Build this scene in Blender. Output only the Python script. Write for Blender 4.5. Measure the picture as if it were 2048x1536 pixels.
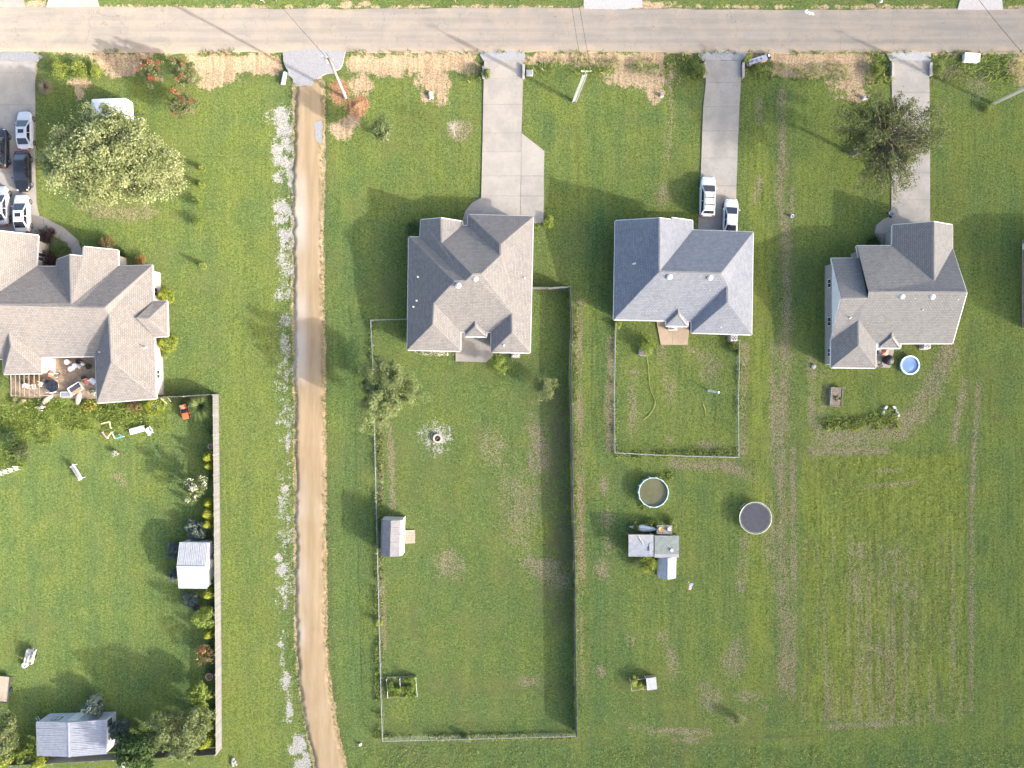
import bpy, math, random
import numpy as np
from mathutils import Vector, Matrix

for _o in list(bpy.data.objects):
    bpy.data.objects.remove(_o)
SC = bpy.context.scene
COL = SC.collection
PI = math.pi
R = math.radians

# ------------------------------------------------------------------ camera, sky, sun, exposure
CAM_H = 88.0                      # flying height above the lawn, looking straight down
PPM = 16.0                        # survey scale of the plan drawing, units per metre at ground level
cam = bpy.data.cameras.new('camera')
cam.sensor_width = 36.0
cam.lens = 36.0 * CAM_H / 128.0
cam.clip_end = 6000.0
camo = bpy.data.objects.new('camera', cam)
COL.objects.link(camo)
camo.location = (0, 0, CAM_H)
SC.camera = camo

SUN_EL = R(22.6)
SUN_DIR = Vector((0.889, -0.458, 0)).normalized()      # horizontal direction towards the sun
wd = bpy.data.worlds.new('World')
SC.world = wd
wd.use_nodes = True
_nt = wd.node_tree
_nt.nodes.clear()
_sky = _nt.nodes.new('ShaderNodeTexSky')
_sky.sky_type = 'NISHITA'
_sky.sun_disc = False
_sky.sun_elevation = SUN_EL
_sky.sun_rotation = math.atan2(SUN_DIR.x, SUN_DIR.y)
_sky.air_density = 1.0
_sky.dust_density = 5.0
_sky.ozone_density = 1.0
_bg = _nt.nodes.new('ShaderNodeBackground')
_bg.inputs['Strength'].default_value = 0.15
_wo = _nt.nodes.new('ShaderNodeOutputWorld')
_nt.links.new(_sky.outputs[0], _bg.inputs[0])
_nt.links.new(_bg.outputs[0], _wo.inputs[0])

sun = bpy.data.lights.new('sun', 'SUN')
sun.energy = 2.05
sun.angle = R(0.7)
sun.color = (1.0, 0.955, 0.89)
suno = bpy.data.objects.new('sun', sun)
COL.objects.link(suno)
_sd = Vector((SUN_DIR.x * math.cos(SUN_EL), SUN_DIR.y * math.cos(SUN_EL), math.sin(SUN_EL)))
suno.rotation_euler = _sd.to_track_quat('Z', 'Y').to_euler()
suno.location = (60, -30, 60)

SC.view_settings.view_transform = 'Standard'
SC.view_settings.look = 'None'
SC.view_settings.gamma = 1.0
SC.view_settings.use_curve_mapping = False
SC.view_settings.exposure = 2.2
SC.render.engine = 'CYCLES'
cy = SC.cycles
cy.max_bounces = 3
cy.diffuse_bounces = 2
cy.glossy_bounces = 2
cy.transmission_bounces = 2
cy.transparent_max_bounces = 6
cy.caustics_reflective = cy.caustics_refractive = False
cy.use_adaptive_sampling = True
cy.adaptive_threshold = 0.03
cy.adaptive_min_samples = 16
cy.use_denoising = True
cy.denoiser = 'OPENIMAGEDENOISE'
cy.time_limit = 700
SC.render.resolution_x = 1024
SC.render.resolution_y = 768

rng = np.random.default_rng(7)
random.seed(7)

# ------------------------------------------------------------------ survey helper
def W(u, v, z=0.0):
    """plan reading (u, v) of a point that lies at height z -> its place in metres"""
    k = (CAM_H - z) / CAM_H / PPM
    return Vector(((u - 1024.0) * k, -(v - 768.0) * k, z))

# ------------------------------------------------------------------ materials
MATS = {}
def _mat(name):
    m = bpy.data.materials.new(name)
    m.use_nodes = True
    nt = m.node_tree
    nt.nodes.clear()
    out = nt.nodes.new('ShaderNodeOutputMaterial')
    return m, nt, out
def N(nt, t, **kw):
    n = nt.nodes.new(t)
    for k, v in kw.items():
        if k.startswith('_'):
            setattr(n, k[1:], v)
        else:
            n.inputs[k].default_value = v
    return n
def L(nt, a, b):
    nt.links.new(a, b)
def c4(c):
    return (c[0], c[1], c[2], 1.0)
def noise(nt, vec, scale, detail=3.0, rough=0.55, dist=0.0):
    n = N(nt, 'ShaderNodeTexNoise')
    n.inputs['Scale'].default_value = scale
    n.inputs['Detail'].default_value = detail
    n.inputs['Roughness'].default_value = rough
    n.inputs['Distortion'].default_value = dist
    if vec is not None:
        L(nt, vec, n.inputs['Vector'])
    return n.outputs['Fac']
def mrange(nt, x, a, b, c=0.0, d=1.0, smooth=True):
    n = N(nt, 'ShaderNodeMapRange')
    if smooth:
        n.interpolation_type = 'SMOOTHSTEP'
    L(nt, x, n.inputs['Value'])
    n.inputs['From Min'].default_value = a
    n.inputs['From Max'].default_value = b
    n.inputs['To Min'].default_value = c
    n.inputs['To Max'].default_value = d
    return n.outputs['Result']
def math2(nt, op, a, b):
    n = N(nt, 'ShaderNodeMath')
    n.operation = op
    for i, x in enumerate((a, b)):
        if isinstance(x, (int, float)):
            n.inputs[i].default_value = x
        else:
            L(nt, x, n.inputs[i])
    return n.outputs[0]
def mixc(nt, f, a, b, mode='MIX'):
    n = N(nt, 'ShaderNodeMix')
    n.data_type = 'RGBA'
    n.blend_type = mode
    fs, aa, bb, oo = n.inputs[0], n.inputs[6], n.inputs[7], n.outputs[2]
    if isinstance(f, (int, float)):
        fs.default_value = f
    else:
        L(nt, f, fs)
    for s, x in ((aa, a), (bb, b)):
        if isinstance(x, tuple):
            s.default_value = c4(x)
        else:
            L(nt, x, s)
    return oo
def bump(nt, h, strength, dist):
    n = N(nt, 'ShaderNodeBump')
    n.inputs['Strength'].default_value = strength
    n.inputs['Distance'].default_value = dist
    L(nt, h, n.inputs['Height'])
    return n.outputs['Normal']
def principled(nt, out, col, rough=0.7, metal=0.0, normal=None, spec=0.3, drough=0.0, coat=0.0):
    p = N(nt, 'ShaderNodeBsdfPrincipled')
    if isinstance(col, tuple):
        p.inputs['Base Color'].default_value = c4(col)
    else:
        L(nt, col, p.inputs['Base Color'])
    p.inputs['Roughness'].default_value = rough
    p.inputs['Metallic'].default_value = metal
    p.inputs['Specular IOR Level'].default_value = spec
    if 'Diffuse Roughness' in p.inputs:
        p.inputs['Diffuse Roughness'].default_value = drough
    p.inputs['Coat Weight'].default_value = coat
    if normal is not None:
        L(nt, normal, p.inputs['Normal'])
    L(nt, p.outputs[0], out.inputs['Surface'])
    return p
def M(name, c1, c2=None, scale=4.0, rough=0.7, metal=0.0, bs=0.0, bscale=None, spec=0.3, world=False, coat=0.0, stretch=None):
    """plain procedural material: two tones mixed by noise, optional fine relief"""
    if name in MATS:
        return MATS[name]
    m, nt, out = _mat(name)
    if c2 is None:
        c2 = tuple(min(1.0, x * 0.78) for x in c1)
    if world:
        vec = N(nt, 'ShaderNodeNewGeometry').outputs['Position']
    else:
        vec = N(nt, 'ShaderNodeTexCoord').outputs['Object']
    if stretch:
        mp = N(nt, 'ShaderNodeMapping')
        mp.inputs['Scale'].default_value = stretch
        L(nt, vec, mp.inputs['Vector'])
        vec = mp.outputs[0]
    f = noise(nt, vec, scale, 5.0, 0.6)
    f = mrange(nt, f, 0.3, 0.7)
    col = mixc(nt, f, c1, c2)
    if 'board' in name:
        oi = N(nt, 'ShaderNodeObjectInfo')
        col = mixc(nt, mrange(nt, oi.outputs['Random'], 0.0, 1.0, 0.0, 0.45, False), col, tuple(x * 0.55 for x in c1))
    nrm = None
    if bs:
        nrm = bump(nt, noise(nt, vec, bscale or scale * 4, 4.0), bs, 0.03)
    principled(nt, out, col, rough, metal, nrm, spec, 0.0, coat)
    MATS[name] = m
    return m
def leaf_mat(name, dark, light, trans=0.35, gloss=0.25):
    if name in MATS:
        return MATS[name]
    m, nt, out = _mat(name)
    a = N(nt, 'ShaderNodeAttribute')
    a.attribute_name = 'tone'
    col = mixc(nt, a.outputs['Fac'], dark, light)
    p = N(nt, 'ShaderNodeBsdfPrincipled')
    L(nt, col, p.inputs['Base Color'])
    p.inputs['Roughness'].default_value = 0.55
    p.inputs['Specular IOR Level'].default_value = gloss
    t = N(nt, 'ShaderNodeBsdfTranslucent')
    tc = mixc(nt, 0.5, col, (light[0] * 1.1, light[1] * 1.2, light[2] * 0.6))
    L(nt, tc, t.inputs['Color'])
    mx = N(nt, 'ShaderNodeMixShader')
    mx.inputs[0].default_value = trans
    L(nt, p.outputs[0], mx.inputs[1])
    L(nt, t.outputs[0], mx.inputs[2])
    L(nt, mx.outputs[0], out.inputs['Surface'])
    MATS[name] = m
    return m

# ------------------------------------------------------------------ mesh helpers
def tag(o, label=None, cat=None, group=None, kind=None):
    if label: o['label'] = label
    if cat: o['category'] = cat
    if group: o['group'] = group
    if kind: o['kind'] = kind
    return o
def link(name, me, parent=None, loc=None, rot=None):
    o = bpy.data.objects.new(name, me)
    COL.objects.link(o)
    if parent is not None:
        o.parent = parent
    if loc is not None:
        o.location = loc
    if rot is not None:
        o.rotation_euler = rot
    return o
def thing(name, label, cat, loc=(0, 0, 0), rz=0.0, group=None):
    o = link(name, None, None, loc, (0, 0, rz))
    o.empty_display_size = 0.2
    return tag(o, label, cat, group)
class MB:
    """collects shapes for ONE mesh"""
    def __init__(s):
        s.v, s.f = [], []
    def add(s, vs, fs):
        b = len(s.v)
        s.v.extend([tuple(x) for x in vs])
        s.f.extend([tuple(b + i for i in f) for f in fs])
        return s
    def box(s, x0, x1, y0, y1, z0, z1, rz=0.0, c=None):
        vs = [(x, y, z) for z in (z0, z1) for (x, y) in ((x0, y0), (x1, y0), (x1, y1), (x0, y1))]
        if rz:
            cx, cy = c if c else ((x0 + x1) / 2, (y0 + y1) / 2)
            ca, sa = math.cos(rz), math.sin(rz)
            vs = [(cx + (x - cx) * ca - (y - cy) * sa, cy + (x - cx) * sa + (y - cy) * ca, z) for x, y, z in vs]
        return s.add(vs, [(3, 2, 1, 0), (4, 5, 6, 7), (0, 1, 5, 4), (1, 2, 6, 5), (2, 3, 7, 6), (3, 0, 4, 7)])
    def bar(s, p, q, w, h=None):
        """rectangular bar from p to q"""
        h = h or w
        p, q = Vector(p), Vector(q)
        d = (q - p).normalized()
        up = Vector((0, 0, 1)) if abs(d.z) < 0.95 else Vector((0, 1, 0))
        a = d.cross(up).normalized() * (w / 2)
        b = a.cross(d).normalized() * (h / 2)
        vs = [p - a - b, p + a - b, p + a + b, p - a + b, q - a - b, q + a - b, q + a + b, q - a + b]
        return s.add(vs, [(3, 2, 1, 0), (4, 5, 6, 7), (0, 1, 5, 4), (1, 2, 6, 5), (2, 3, 7, 6), (3, 0, 4, 7)])
    def tube(s, pts, radii, n=8, cap=True):
        pts = [Vector(p) for p in pts]
        if isinstance(radii, (int, float)):
            radii = [radii] * len(pts)
        rings = []
        for i, p in enumerate(pts):
            d = (pts[min(i + 1, len(pts) - 1)] - pts[max(i - 1, 0)])
            d = d.normalized() if d.length > 1e-9 else Vector((0, 0, 1))
            up = Vector((0, 0, 1)) if abs(d.z) < 0.9 else Vector((1, 0, 0))
            a = d.cross(up).normalized()
            b = d.cross(a).normalized()
            rings.append([p + (a * math.cos(2 * PI * k / n) + b * math.sin(2 * PI * k / n)) * radii[i] for k in range(n)])
        vs = [x for r in rings for x in r]
        fs = []
        for i in range(len(pts) - 1):
            for k in range(n):
                fs.append((i * n + k, i * n + (k + 1) % n, (i + 1) * n + (k + 1) % n, (i + 1) * n + k))
        if cap:
            fs.append(tuple(range(n)))
            fs.append(tuple(reversed(range((len(pts) - 1) * n, len(pts) * n))))
        return s.add(vs, fs)
    def lathe(s, prof, n=24, c=(0, 0, 0), cap=True):
        vs = []
        for r, z in prof:
            for k in range(n):
                a = 2 * PI * k / n
                vs.append((c[0] + r * math.cos(a), c[1] + r * math.sin(a), c[2] + z))
        fs = []
        for i in range(len(prof) - 1):
            for k in range(n):
                fs.append((i * n + k, i * n + (k + 1) % n, (i + 1) * n + (k + 1) % n, (i + 1) * n + k))
        if cap:
            fs.append(tuple(reversed(range(n))))
            fs.append(tuple(range((len(prof) - 1) * n, len(prof) * n)))
        return s.add(vs, fs)
    def prism(s, poly, z0, z1):
        n = len(poly)
        vs = [(p[0], p[1], z0) for p in poly] + [(p[0], p[1], z1) for p in poly]
        fs = [tuple(reversed(range(n))), tuple(range(n, 2 * n))]
        for i in range(n):
            j = (i + 1) % n
            fs.append((i, j, n + j, n + i))
        return s.add(vs, fs)
    def build(s, name, mat, parent=None, smooth=False, loc=None, rot=None, bevel=0.0):
        me = bpy.data.meshes.new(name)
        me.from_pydata([tuple(x) for x in s.v], [], s.f)
        me.materials.append(mat)
        if smooth:
            me.polygons.foreach_set('use_smooth', [True] * len(me.polygons))
        me.update()
        o = link(name, me, parent, loc, rot)
        if bevel:
            b = o.modifiers.new('bevel', 'BEVEL')
            b.width = bevel
            b.segments = 2
        return o
def np_mesh(name, verts, faces, mat, parent=None, tone=None):
    """verts (n,3), faces (m,k)"""
    me = bpy.data.meshes.new(name)
    nv, (nf, k) = len(verts), faces.shape
    me.vertices.add(nv)
    me.vertices.foreach_set('co', np.ascontiguousarray(verts, dtype=np.float32).ravel())
    me.loops.add(nf * k)
    me.loops.foreach_set('vertex_index', np.ascontiguousarray(faces, dtype=np.int32).ravel())
    me.polygons.add(nf)
    me.polygons.foreach_set('loop_start', np.arange(0, nf * k, k, dtype=np.int32))
    if tone is not None:
        a = me.attributes.new('tone', 'FLOAT', 'POINT')
        a.data.foreach_set('value', np.ascontiguousarray(tone, dtype=np.float32))
    me.materials.append(mat)
    me.update(calc_edges=True)
    return link(name, me, parent)
def unit(a):
    return a / np.maximum(np.linalg.norm(a, axis=1, keepdims=True), 1e-9)
def leaves(name, P, size, mat, parent=None, outward=None, bias=0.8, tone=None, aspect=0.5, g=rng):
    """a cloud of small diamond leaves at points P"""
    n = len(P)
    nr = g.normal(size=(n, 3))
    if outward is not None:
        nr = unit(nr) + outward * bias
    nr = unit(nr)
    t1 = unit(np.cross(nr, g.normal(size=(n, 3))))
    t2 = np.cross(nr, t1)
    s = (np.ones(n) * size) * g.uniform(0.7, 1.3, n)
    a = t1 * s[:, None] * 0.5
    b = t2 * s[:, None] * 0.5 * aspect
    V = np.stack([P - a, P - b, P + a, P + b], axis=1).reshape(-1, 3)
    F = np.arange(4 * n).reshape(n, 4)
    if tone is None:
        tone = g.uniform(0, 1, n)
    tone = np.clip(tone + g.uniform(-0.25, 0.25, n), 0, 1)
    return np_mesh(name, V, F, mat, parent, np.repeat(tone, 4))
def blades(name, P, h, lean, mat, parent=None, width=0.03, g=rng, tone=None):
    """grass blades standing on points P"""
    n = len(P)
    ang = g.uniform(0, 2 * PI, n)
    d = np.stack([np.cos(ang), np.sin(ang), np.zeros(n)], 1)
    s = np.stack([-np.sin(ang), np.cos(ang), np.zeros(n)], 1)
    hh = (np.ones(n) * h) * g.uniform(0.55, 1.2, n)
    ll = hh * lean * g.uniform(0.2, 1.3, n)
    w = width * g.uniform(0.7, 1.4, n)
    mid = P + d * (ll * 0.35)[:, None] + np.array([0, 0, 1.0]) * (hh * 0.65)[:, None]
    tip = P + d * ll[:, None] + np.array([0, 0, 1.0]) * hh[:, None]
    V = np.stack([P - s * w[:, None], P + s * w[:, None], mid + s * w[:, None] * 0.8, tip, mid - s * w[:, None] * 0.8], 1).reshape(-1, 3)
    b = np.arange(n)[:, None] * 5
    F3 = np.concatenate([b + np.array([0, 1, 2, 4]), b + np.array([4, 2, 3, 3])], 1).reshape(-1, 4)
    # two faces: quad + triangle (kept as quads of 3 distinct corners is illegal, so split into triangles)
    F = np.concatenate([b + np.array([0, 1, 2]), b + np.array([0, 2, 4]), b + np.array([4, 2, 3])], 1).reshape(-1, 3)
    if tone is None:
        tone = g.uniform(0, 1, n)
    return np_mesh(name, V, F, mat, parent, np.repeat(np.clip(tone + g.uniform(-.2, .2, n), 0, 1), 5))

# ------------------------------------------------------------------ value noise for ground patches
def vnoise(x, y, scale, seed):
    g = np.random.default_rng(seed)
    T = g.uniform(0, 1, (256, 256))
    X, Y = x * scale, y * scale
    xi, yi = np.floor(X).astype(int), np.floor(Y).astype(int)
    fx, fy = X - xi, Y - yi
    fx, fy = fx * fx * (3 - 2 * fx), fy * fy * (3 - 2 * fy)
    a, b = T[xi % 256, yi % 256], T[(xi + 1) % 256, yi % 256]
    c, d = T[xi % 256, (yi + 1) % 256], T[(xi + 1) % 256, (yi + 1) % 256]
    return (a * (1 - fx) + b * fx) * (1 - fy) + (c * (1 - fx) + d * fx) * fy
def fbm(x, y, scale, seed, o=3):
    r, amp, t = 0, 1.0, 0
    for i in range(o):
        r = r + amp * vnoise(x, y, scale * 2 ** i, seed + i)
        t += amp
        amp *= 0.5
    return r / t
def sstep(a, b, x):
    t = np.clip((x - a) / (b - a), 0, 1)
    return t * t * (3 - 2 * t)
# ================================================================== GROUND
def build_ground():
    fx = np.arange(-67.0, 67.01, 0.2)
    fy = np.arange(-51.0, 51.01, 0.2)
    far = np.array([70, 76, 90, 120, 200, 400, 900, 2500.0])
    xs = np.concatenate([-far[::-1], fx, far])
    ys = np.concatenate([-(far[::-1] - 14), fy, far - 14])
    X, Y = np.meshgrid(xs, ys)
    U, V = X * PPM + 1024, 768 - Y * PPM
    n1 = fbm(X, Y, 0.22, 11, 4) - 0.5
    n2 = fbm(X, Y, 0.9, 23, 3) - 0.5
    n3 = fbm(X, Y, 2.2, 37, 2) - 0.5
    def ell(cu, cv, ru, rv, rot=0.0, rag=0.8, soft=0.7):
        a = R(rot)
        du, dv = U - cu, V - cv
        p, q = du * math.cos(a) + dv * math.sin(a), -du * math.sin(a) + dv * math.cos(a)
        d = np.sqrt((p / ru) ** 2 + (q / rv) ** 2) + (n2 * 1.2 + n3 * 0.8) * rag
        return 1 - sstep(1 - soft, 1 + soft, d)
    def rect(u0, u1, v0, v1, soft=10.0, rag=14.0):
        d = np.maximum(np.maximum(u0 - U, U - u1), np.maximum(v0 - V, V - v1)) + (n2 * 1.4 + n3) * rag
        return 1 - sstep(-soft, soft, d)
    def band(pts, w, rag=0.8, soft=0.75):
        best = np.full(U.shape, 1e9)
        for (a, b), (c, d) in zip(pts[:-1], pts[1:]):
            vx, vy = c - a, d - b
            t = np.clip(((U - a) * vx + (V - b) * vy) / (vx * vx + vy * vy + 1e-9), 0, 1)
            best = np.minimum(best, np.hypot(U - a - t * vx, V - b - t * vy))
        d = best / (w * 0.5) + (n2 * 1.2 + n3) * rag
        return 1 - sstep(1 - soft, 1 + soft, d)
    Z0 = np.zeros(U.shape)
    dirt, grav, straw, red = Z0.copy(), Z0.copy(), Z0.copy(), Z0.copy()
    lush, yel, rough, brown = Z0.copy(), Z0.copy(), Z0.copy(), Z0.copy()
    mx = np.maximum
    # --- bare verge along the road
    for a in ((185, 300, 106, 140), (205, 265, 138, 150), (375, 560, 108, 146), (700, 955, 108, 142), (1050, 1140, 106, 122),
              (1150, 1330, 106, 132), (1545, 1745, 106, 150), (2030, 2090, 104, 160)):
        dirt = mx(dirt, rect(*a, soft=7, rag=12))
    dirt = mx(dirt, rect(-400, 2600, 102, 108, soft=4, rag=12) * 0.75)
    dirt = mx(dirt, rect(-400, 2600, 11, 17, soft=3, rag=8) * 0.7)
    for a in ((440, 150, 42, 18), (425, 165, 26, 14), (868, 160, 32, 40), (855, 120, 60, 20), (760, 130, 70, 22), (940, 130, 26, 16),
              (1275, 150, 62, 26), (1305, 178, 20, 26), (1700, 160, 40, 28), (1718, 188, 18, 14), (1610, 138, 55, 16), (1130, 115, 60, 10),
              (160, 165, 18, 12), (159, 185, 8, 14), (720, 165, 22, 24), (680, 262, 22, 18), (700, 245, 18, 14), (1300, 12, 40, 9), (695, 8, 14, 8), (730, 8, 10, 6),
              (2045, 135, 20, 40), (70, 8, 20, 8), (600, 590, 6, 30)):
        dirt = mx(dirt, ell(*a))
    for a in ((678, 182, 18, 26), (714, 214, 22, 18), (722, 208, 16, 16)):
        red = mx(red, ell(*a, rag=0.5))
    dirt = mx(dirt, ell(1050, 118, 10, 10) * 0.8)
    # --- worn ground under the big tree
    for a in ((205, 420, 48, 16, 15), (330, 345, 26, 40), (250, 425, 60, 14)):
        straw = mx(straw, ell(*a) * 0.75)
    # --- pale gravel by the lane
    for a in ((560, 232, 24, 22), (565, 262, 20, 24), (573, 290, 16, 20), (558, 300, 12, 14), (579, 335, 13, 20), (586, 360, 10, 26), (556, 355, 9, 14), (565, 320, 16, 14),
              (567, 415, 20, 16), (560, 440, 16, 14), (570, 470, 16, 20), (566, 490, 14, 18), (563, 515, 13, 16), (572, 545, 10, 14), (562, 590, 12, 12), (568, 640, 13, 14),
              (570, 690, 10, 18), (572, 745, 7, 8), (571, 775, 6, 12), (584, 830, 6, 14), (572, 978, 11, 10), (557, 1115, 11, 9), (566, 1140, 14, 12), (560, 1290, 9, 5),
              (571, 1360, 8, 20), (578, 1420, 9, 26), (598, 1492, 18, 24), (606, 1530, 18, 26), (575, 880, 6, 20)):
        grav = mx(grav, ell(a[0], a[1], a[2] * 0.85, a[3] * 0.85, rag=1.1, soft=0.7) * (1.0 if a[1] < 480 or a[1] > 960 else 0.62))
    for v0, v1 in ((205, 470), (470, 860), (860, 1400)):
        grav = mx(grav, rect(552, 588, v0, v1, soft=10, rag=24) * np.clip(0.26 + n2 * 1.3 + n1, 0, 0.46))
    grav = mx(grav, rect(585, 596, 300, 560, soft=6, rag=8) * 0.6)
    # gravel rings
    grav = mx(grav, ell(873, 876, 28, 26, rag=0.8, soft=0.9) * 0.6)
    straw = mx(straw, ell(919, 260, 22, 22, rag=0.3, soft=0.4) * 0.95)
    # --- dirt blending out of the lane
    lane = [(617, 170), (618, 300), (615, 420), (616, 600), (619, 800), (620, 1000), (621, 1200), (622, 1290), (628, 1360), (636, 1410), (642, 1450), (652, 1500), (661, 1540), (712, 1700), (800, 1900)]
    dirt = mx(dirt, band(lane, 66, rag=0.12, soft=0.10))
    brown = mx(brown, band([(p[0] + 36, p[1]) for p in lane], 12, rag=0.6) * 0.4)
    # --- straw, mown strips, drying patches
    S = [([(1564, 185), (1566, 300), (1558, 400), (1572, 450), (1574, 560), (1572, 640)], 16), ([(1572, 640), (1565, 800), (1560, 940), (1562, 1100), (1572, 1250), (1570, 1370)], 20),
         ([(1585, 900), (1588, 1150), (1586, 1400)], 10), ([(1548, 690), (1546, 940)], 14), ([(1490, 690), (1486, 800), (1488, 905)], 13), ([(1584, 380), (1584, 440)], 7),
         ([(1160, 600), (1157, 720), (1160, 900), (1161, 1050), (1163, 1180)], 13), ([(1163, 1180), (1166, 1400)], 6), ([(1222, 680), (1218, 900)], 14), ([(1520, 360), (1513, 400)], 14),
         ([(1345, 925), (1400, 932), (1460, 932), (1512, 960)], 18), ([(1490, 1080), (1482, 1180)], 16), ([(1545, 1060), (1550, 1150), (1560, 1180)], 20),
         ([(1520, 190), (1517, 240)], 12), ([(1338, 245), (1333, 285)], 12), ([(1895, 705), (1868, 770), (1835, 830), (1800, 858), (1740, 872), (1650, 876)], 38), ([(1640, 876), (1624, 840), (1624, 720)], 16),
         ([(1930, 760), (1912, 850), (1908, 880)], 14), ([(1958, 760), (1950, 900), (1944, 1000), (1944, 1300), (1942, 1420)], 9), ([(1620, 904), (1700, 902), (1770, 902)], 16),
         ([(1265, 1452), (1300, 1462), (1420, 1464)], 12), ([(1760, 942), (1800, 940)], 6), ([(1725, 975), (1830, 965)], 6), ([(1660, 1455), (1760, 1450), (1900, 1438)], 12),
         ([(778, 850), (782, 940), (786, 1010)], 11), ([(763, 1120), (768, 1300)], 10), ([(760, 830), (764, 1000)], 6), ([(1338, 150), (1345, 250), (1330, 330)], 10)]
    for pts, w in S:
        straw = mx(straw, band(pts, w, rag=1.1, soft=0.9) * np.clip(0.80 + n1 * 2.2 + n2 * 1.2, 0.25, 1.0))
    for a in ((1208, 970, 8, 16), (1215, 1040, 11, 20), (1216, 1090, 7, 16), (1206, 1142, 14, 16), (1468, 1322, 20, 38, 12), (1347, 1325, 10, 34, -12), (1422, 1400, 16, 30, -20), (1262, 1282, 10, 9),
              (1325, 1275, 12, 10), (1530, 1415, 8, 6), (1500, 1395, 20, 12), (1200, 1342, 9, 9), (895, 1128, 26, 22), (1085, 1138, 34, 18, 20), (1122, 1160, 22, 20), (1325, 390, 14, 20), (1060, 1365, 20, 10),
              (1075, 900, 18, 60), (985, 895, 22, 30), (1040, 1010, 34, 70), (1325, 705, 10, 16), (1420, 740, 16, 26), (1385, 700, 10, 8), (1410, 710, 12, 10), (1340, 770, 12, 30), (1265, 810, 8, 50),
              (1415, 890, 26, 8), (1340, 880, 10, 8), (1270, 745, 10, 8), (1540, 1070, 12, 60), (235, 955, 14, 10, 30), (248, 965, 8, 8), (1475, 1440, 18, 12), (1375, 1480, 20, 6),
              (1720, 1105, 14, 14), (1800, 1110, 18, 16), (1712, 1170, 8, 40), (1828, 1190, 10, 10), (1800, 1175, 8, 8), (1755, 1300, 12, 14), (1650, 790, 10, 40), (1860, 30, 50, 16), (900, 25, 60, 8), (1960, 170, 16, 26), (1910, 145, 40, 12)):
        straw = mx(straw, ell(*a, rag=1.1, soft=0.85) * (0.55 + 0.4 * ((a[0] * 7 + a[1] * 3) % 10) / 10))
    brown = mx(brown, rect(1096, 1142, 780, 1250, soft=34, rag=60) * 0.75)
    brown = mx(brown, rect(850, 1150, 1352, 1392, soft=8, rag=16) * 0.35)
    brown = mx(brown, band([(1062, 730), (1075, 830), (1085, 1000)], 50, rag=0.8) * 0.35)
    # --- field of long rows behind the right house
    fld = rect(1605, 1930, 905, 1442, soft=6, rag=4)
    rough = mx(rough, fld)
    yel = mx(yel, fld * np.clip(0.8 + n1 * 1.0, 0, 1))
    rows = np.clip(fbm(X * 1.0, Y * 0.03, 2.2, 91, 2) - 0.52, 0, 1) * 4.0
    straw = mx(straw, fld * np.clip(rows, 0, 0.48) * sstep(1040, 1110, V + n1 * 60))
    brown = mx(brown, fld * np.clip(1 - np.abs(fbm(X, Y * 0.05, 1.4, 77, 2) - 0.5) * 14, 0, 1) * 0.7 * sstep(960, 1090, V))
    # --- unmown strip along the bottom, bank on the left, ditch weeds
    rough = mx(rough, rect(700, 2700, 1490, 1800, soft=8, rag=16))
    lush = mx(lush, rect(700, 2700, 1490, 1800, soft=10, rag=16) * 0.35)
    rough = mx(rough, rect(-200, 330, 795, 868, soft=20, rag=30) * 0.8)
    rough = mx(rough, rect(960, 2300, 120, 160, soft=12, rag=30) * 0.5)
    yel = mx(yel, rect(-200, 330, 795, 875, soft=20, rag=30) * 0.7)
    yel = mx(yel, ell(268, 842, 30, 20))
    lush = mx(lush, rect(655, 748, 500, 1536, soft=20, rag=30) * 0.45)
    lush = mx(lush, rect(1165, 1230, 200, 1460, soft=26, rag=40) * 0.6)
    lush = mx(lush, rect(1240, 1480, 1000, 1300, soft=60, rag=60) * 0.35)
    lush = mx(lush, rect(1960, 2400, 100, 1480, soft=40, rag=40) * 0.35)
    lush = mx(lush, rect(0, 440, 880, 1500, soft=40, rag=50) * 0.25)
    yel = mx(yel, rect(1500, 1545, 250, 1300, soft=10, rag=20) * 0.8)
    yel = mx(yel, rect(1110, 1180, 200, 420, soft=18, rag=26) * 0.5)
    yel = mx(yel, rect(1165, 1200, 560, 1000, soft=12, rag=20) * 0.4)
    yel = mx(yel, rect(1590, 1620, 300, 500, soft=16, rag=26) * 0.6)
    yel = mx(yel, rect(445, 560, 150, 1536, soft=30, rag=40) * 0.35)
    yel = mx(yel, rect(660, 960, 150, 400, soft=30, rag=50) * 0.3)
    yel = mx(yel, np.clip(n1 * 1.5 - 0.10, 0, 0.35))
    yel = mx(yel, rect(1240, 1545, 150, 1480, soft=40, rag=40) * 0.28)
    yel = mx(yel, rect(1590, 2300, 150, 1500, soft=40, rag=40) * 0.40)
    lush = mx(lush, np.clip(-n1 * 1.7 - 0.05, 0, 0.45))
    # every owner's lawn has its own tone
    for a, ly, ll in (((75, 560, 150, 480), .22, 0), ((440, 592, 470, 1600), .30, .05), ((655, 962, 150, 440), .34, 0), ((655, 745, 430, 1600), 0, .25), ((1048, 1400, 130, 440), .30, 0), ((1236, 1476, 660, 905), .34, 0),
                      ((-60, 430, 880, 1500), .10, .22), ((1168, 1545, 920, 1300), 0, .26), ((1484, 1550, 150, 1400), .45, 0), ((1590, 1780, 160, 520), .42, 0), ((1860, 2300, 160, 1480), .10, .22), ((1600, 1935, 740, 900), .40, 0)):
        m_ = rect(*a, soft=8, rag=10)
        yel = mx(yel, m_ * ly)
        lush = mx(lush, m_ * ll)
    n4 = fbm(X, Y, 0.10, 61, 3) - 0.5
    n5 = fbm(X, Y, 0.45, 67, 2) - 0.5
    brown = mx(brown, np.clip(n4 * 1.5 + n5 * 0.7 - 0.14, 0, 0.28))
    yel = np.clip(yel + n5 * 0.55, 0, 1)
    lush = np.clip(lush + np.clip(-n5, 0, 1) * 0.5, 0, 1)
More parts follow.
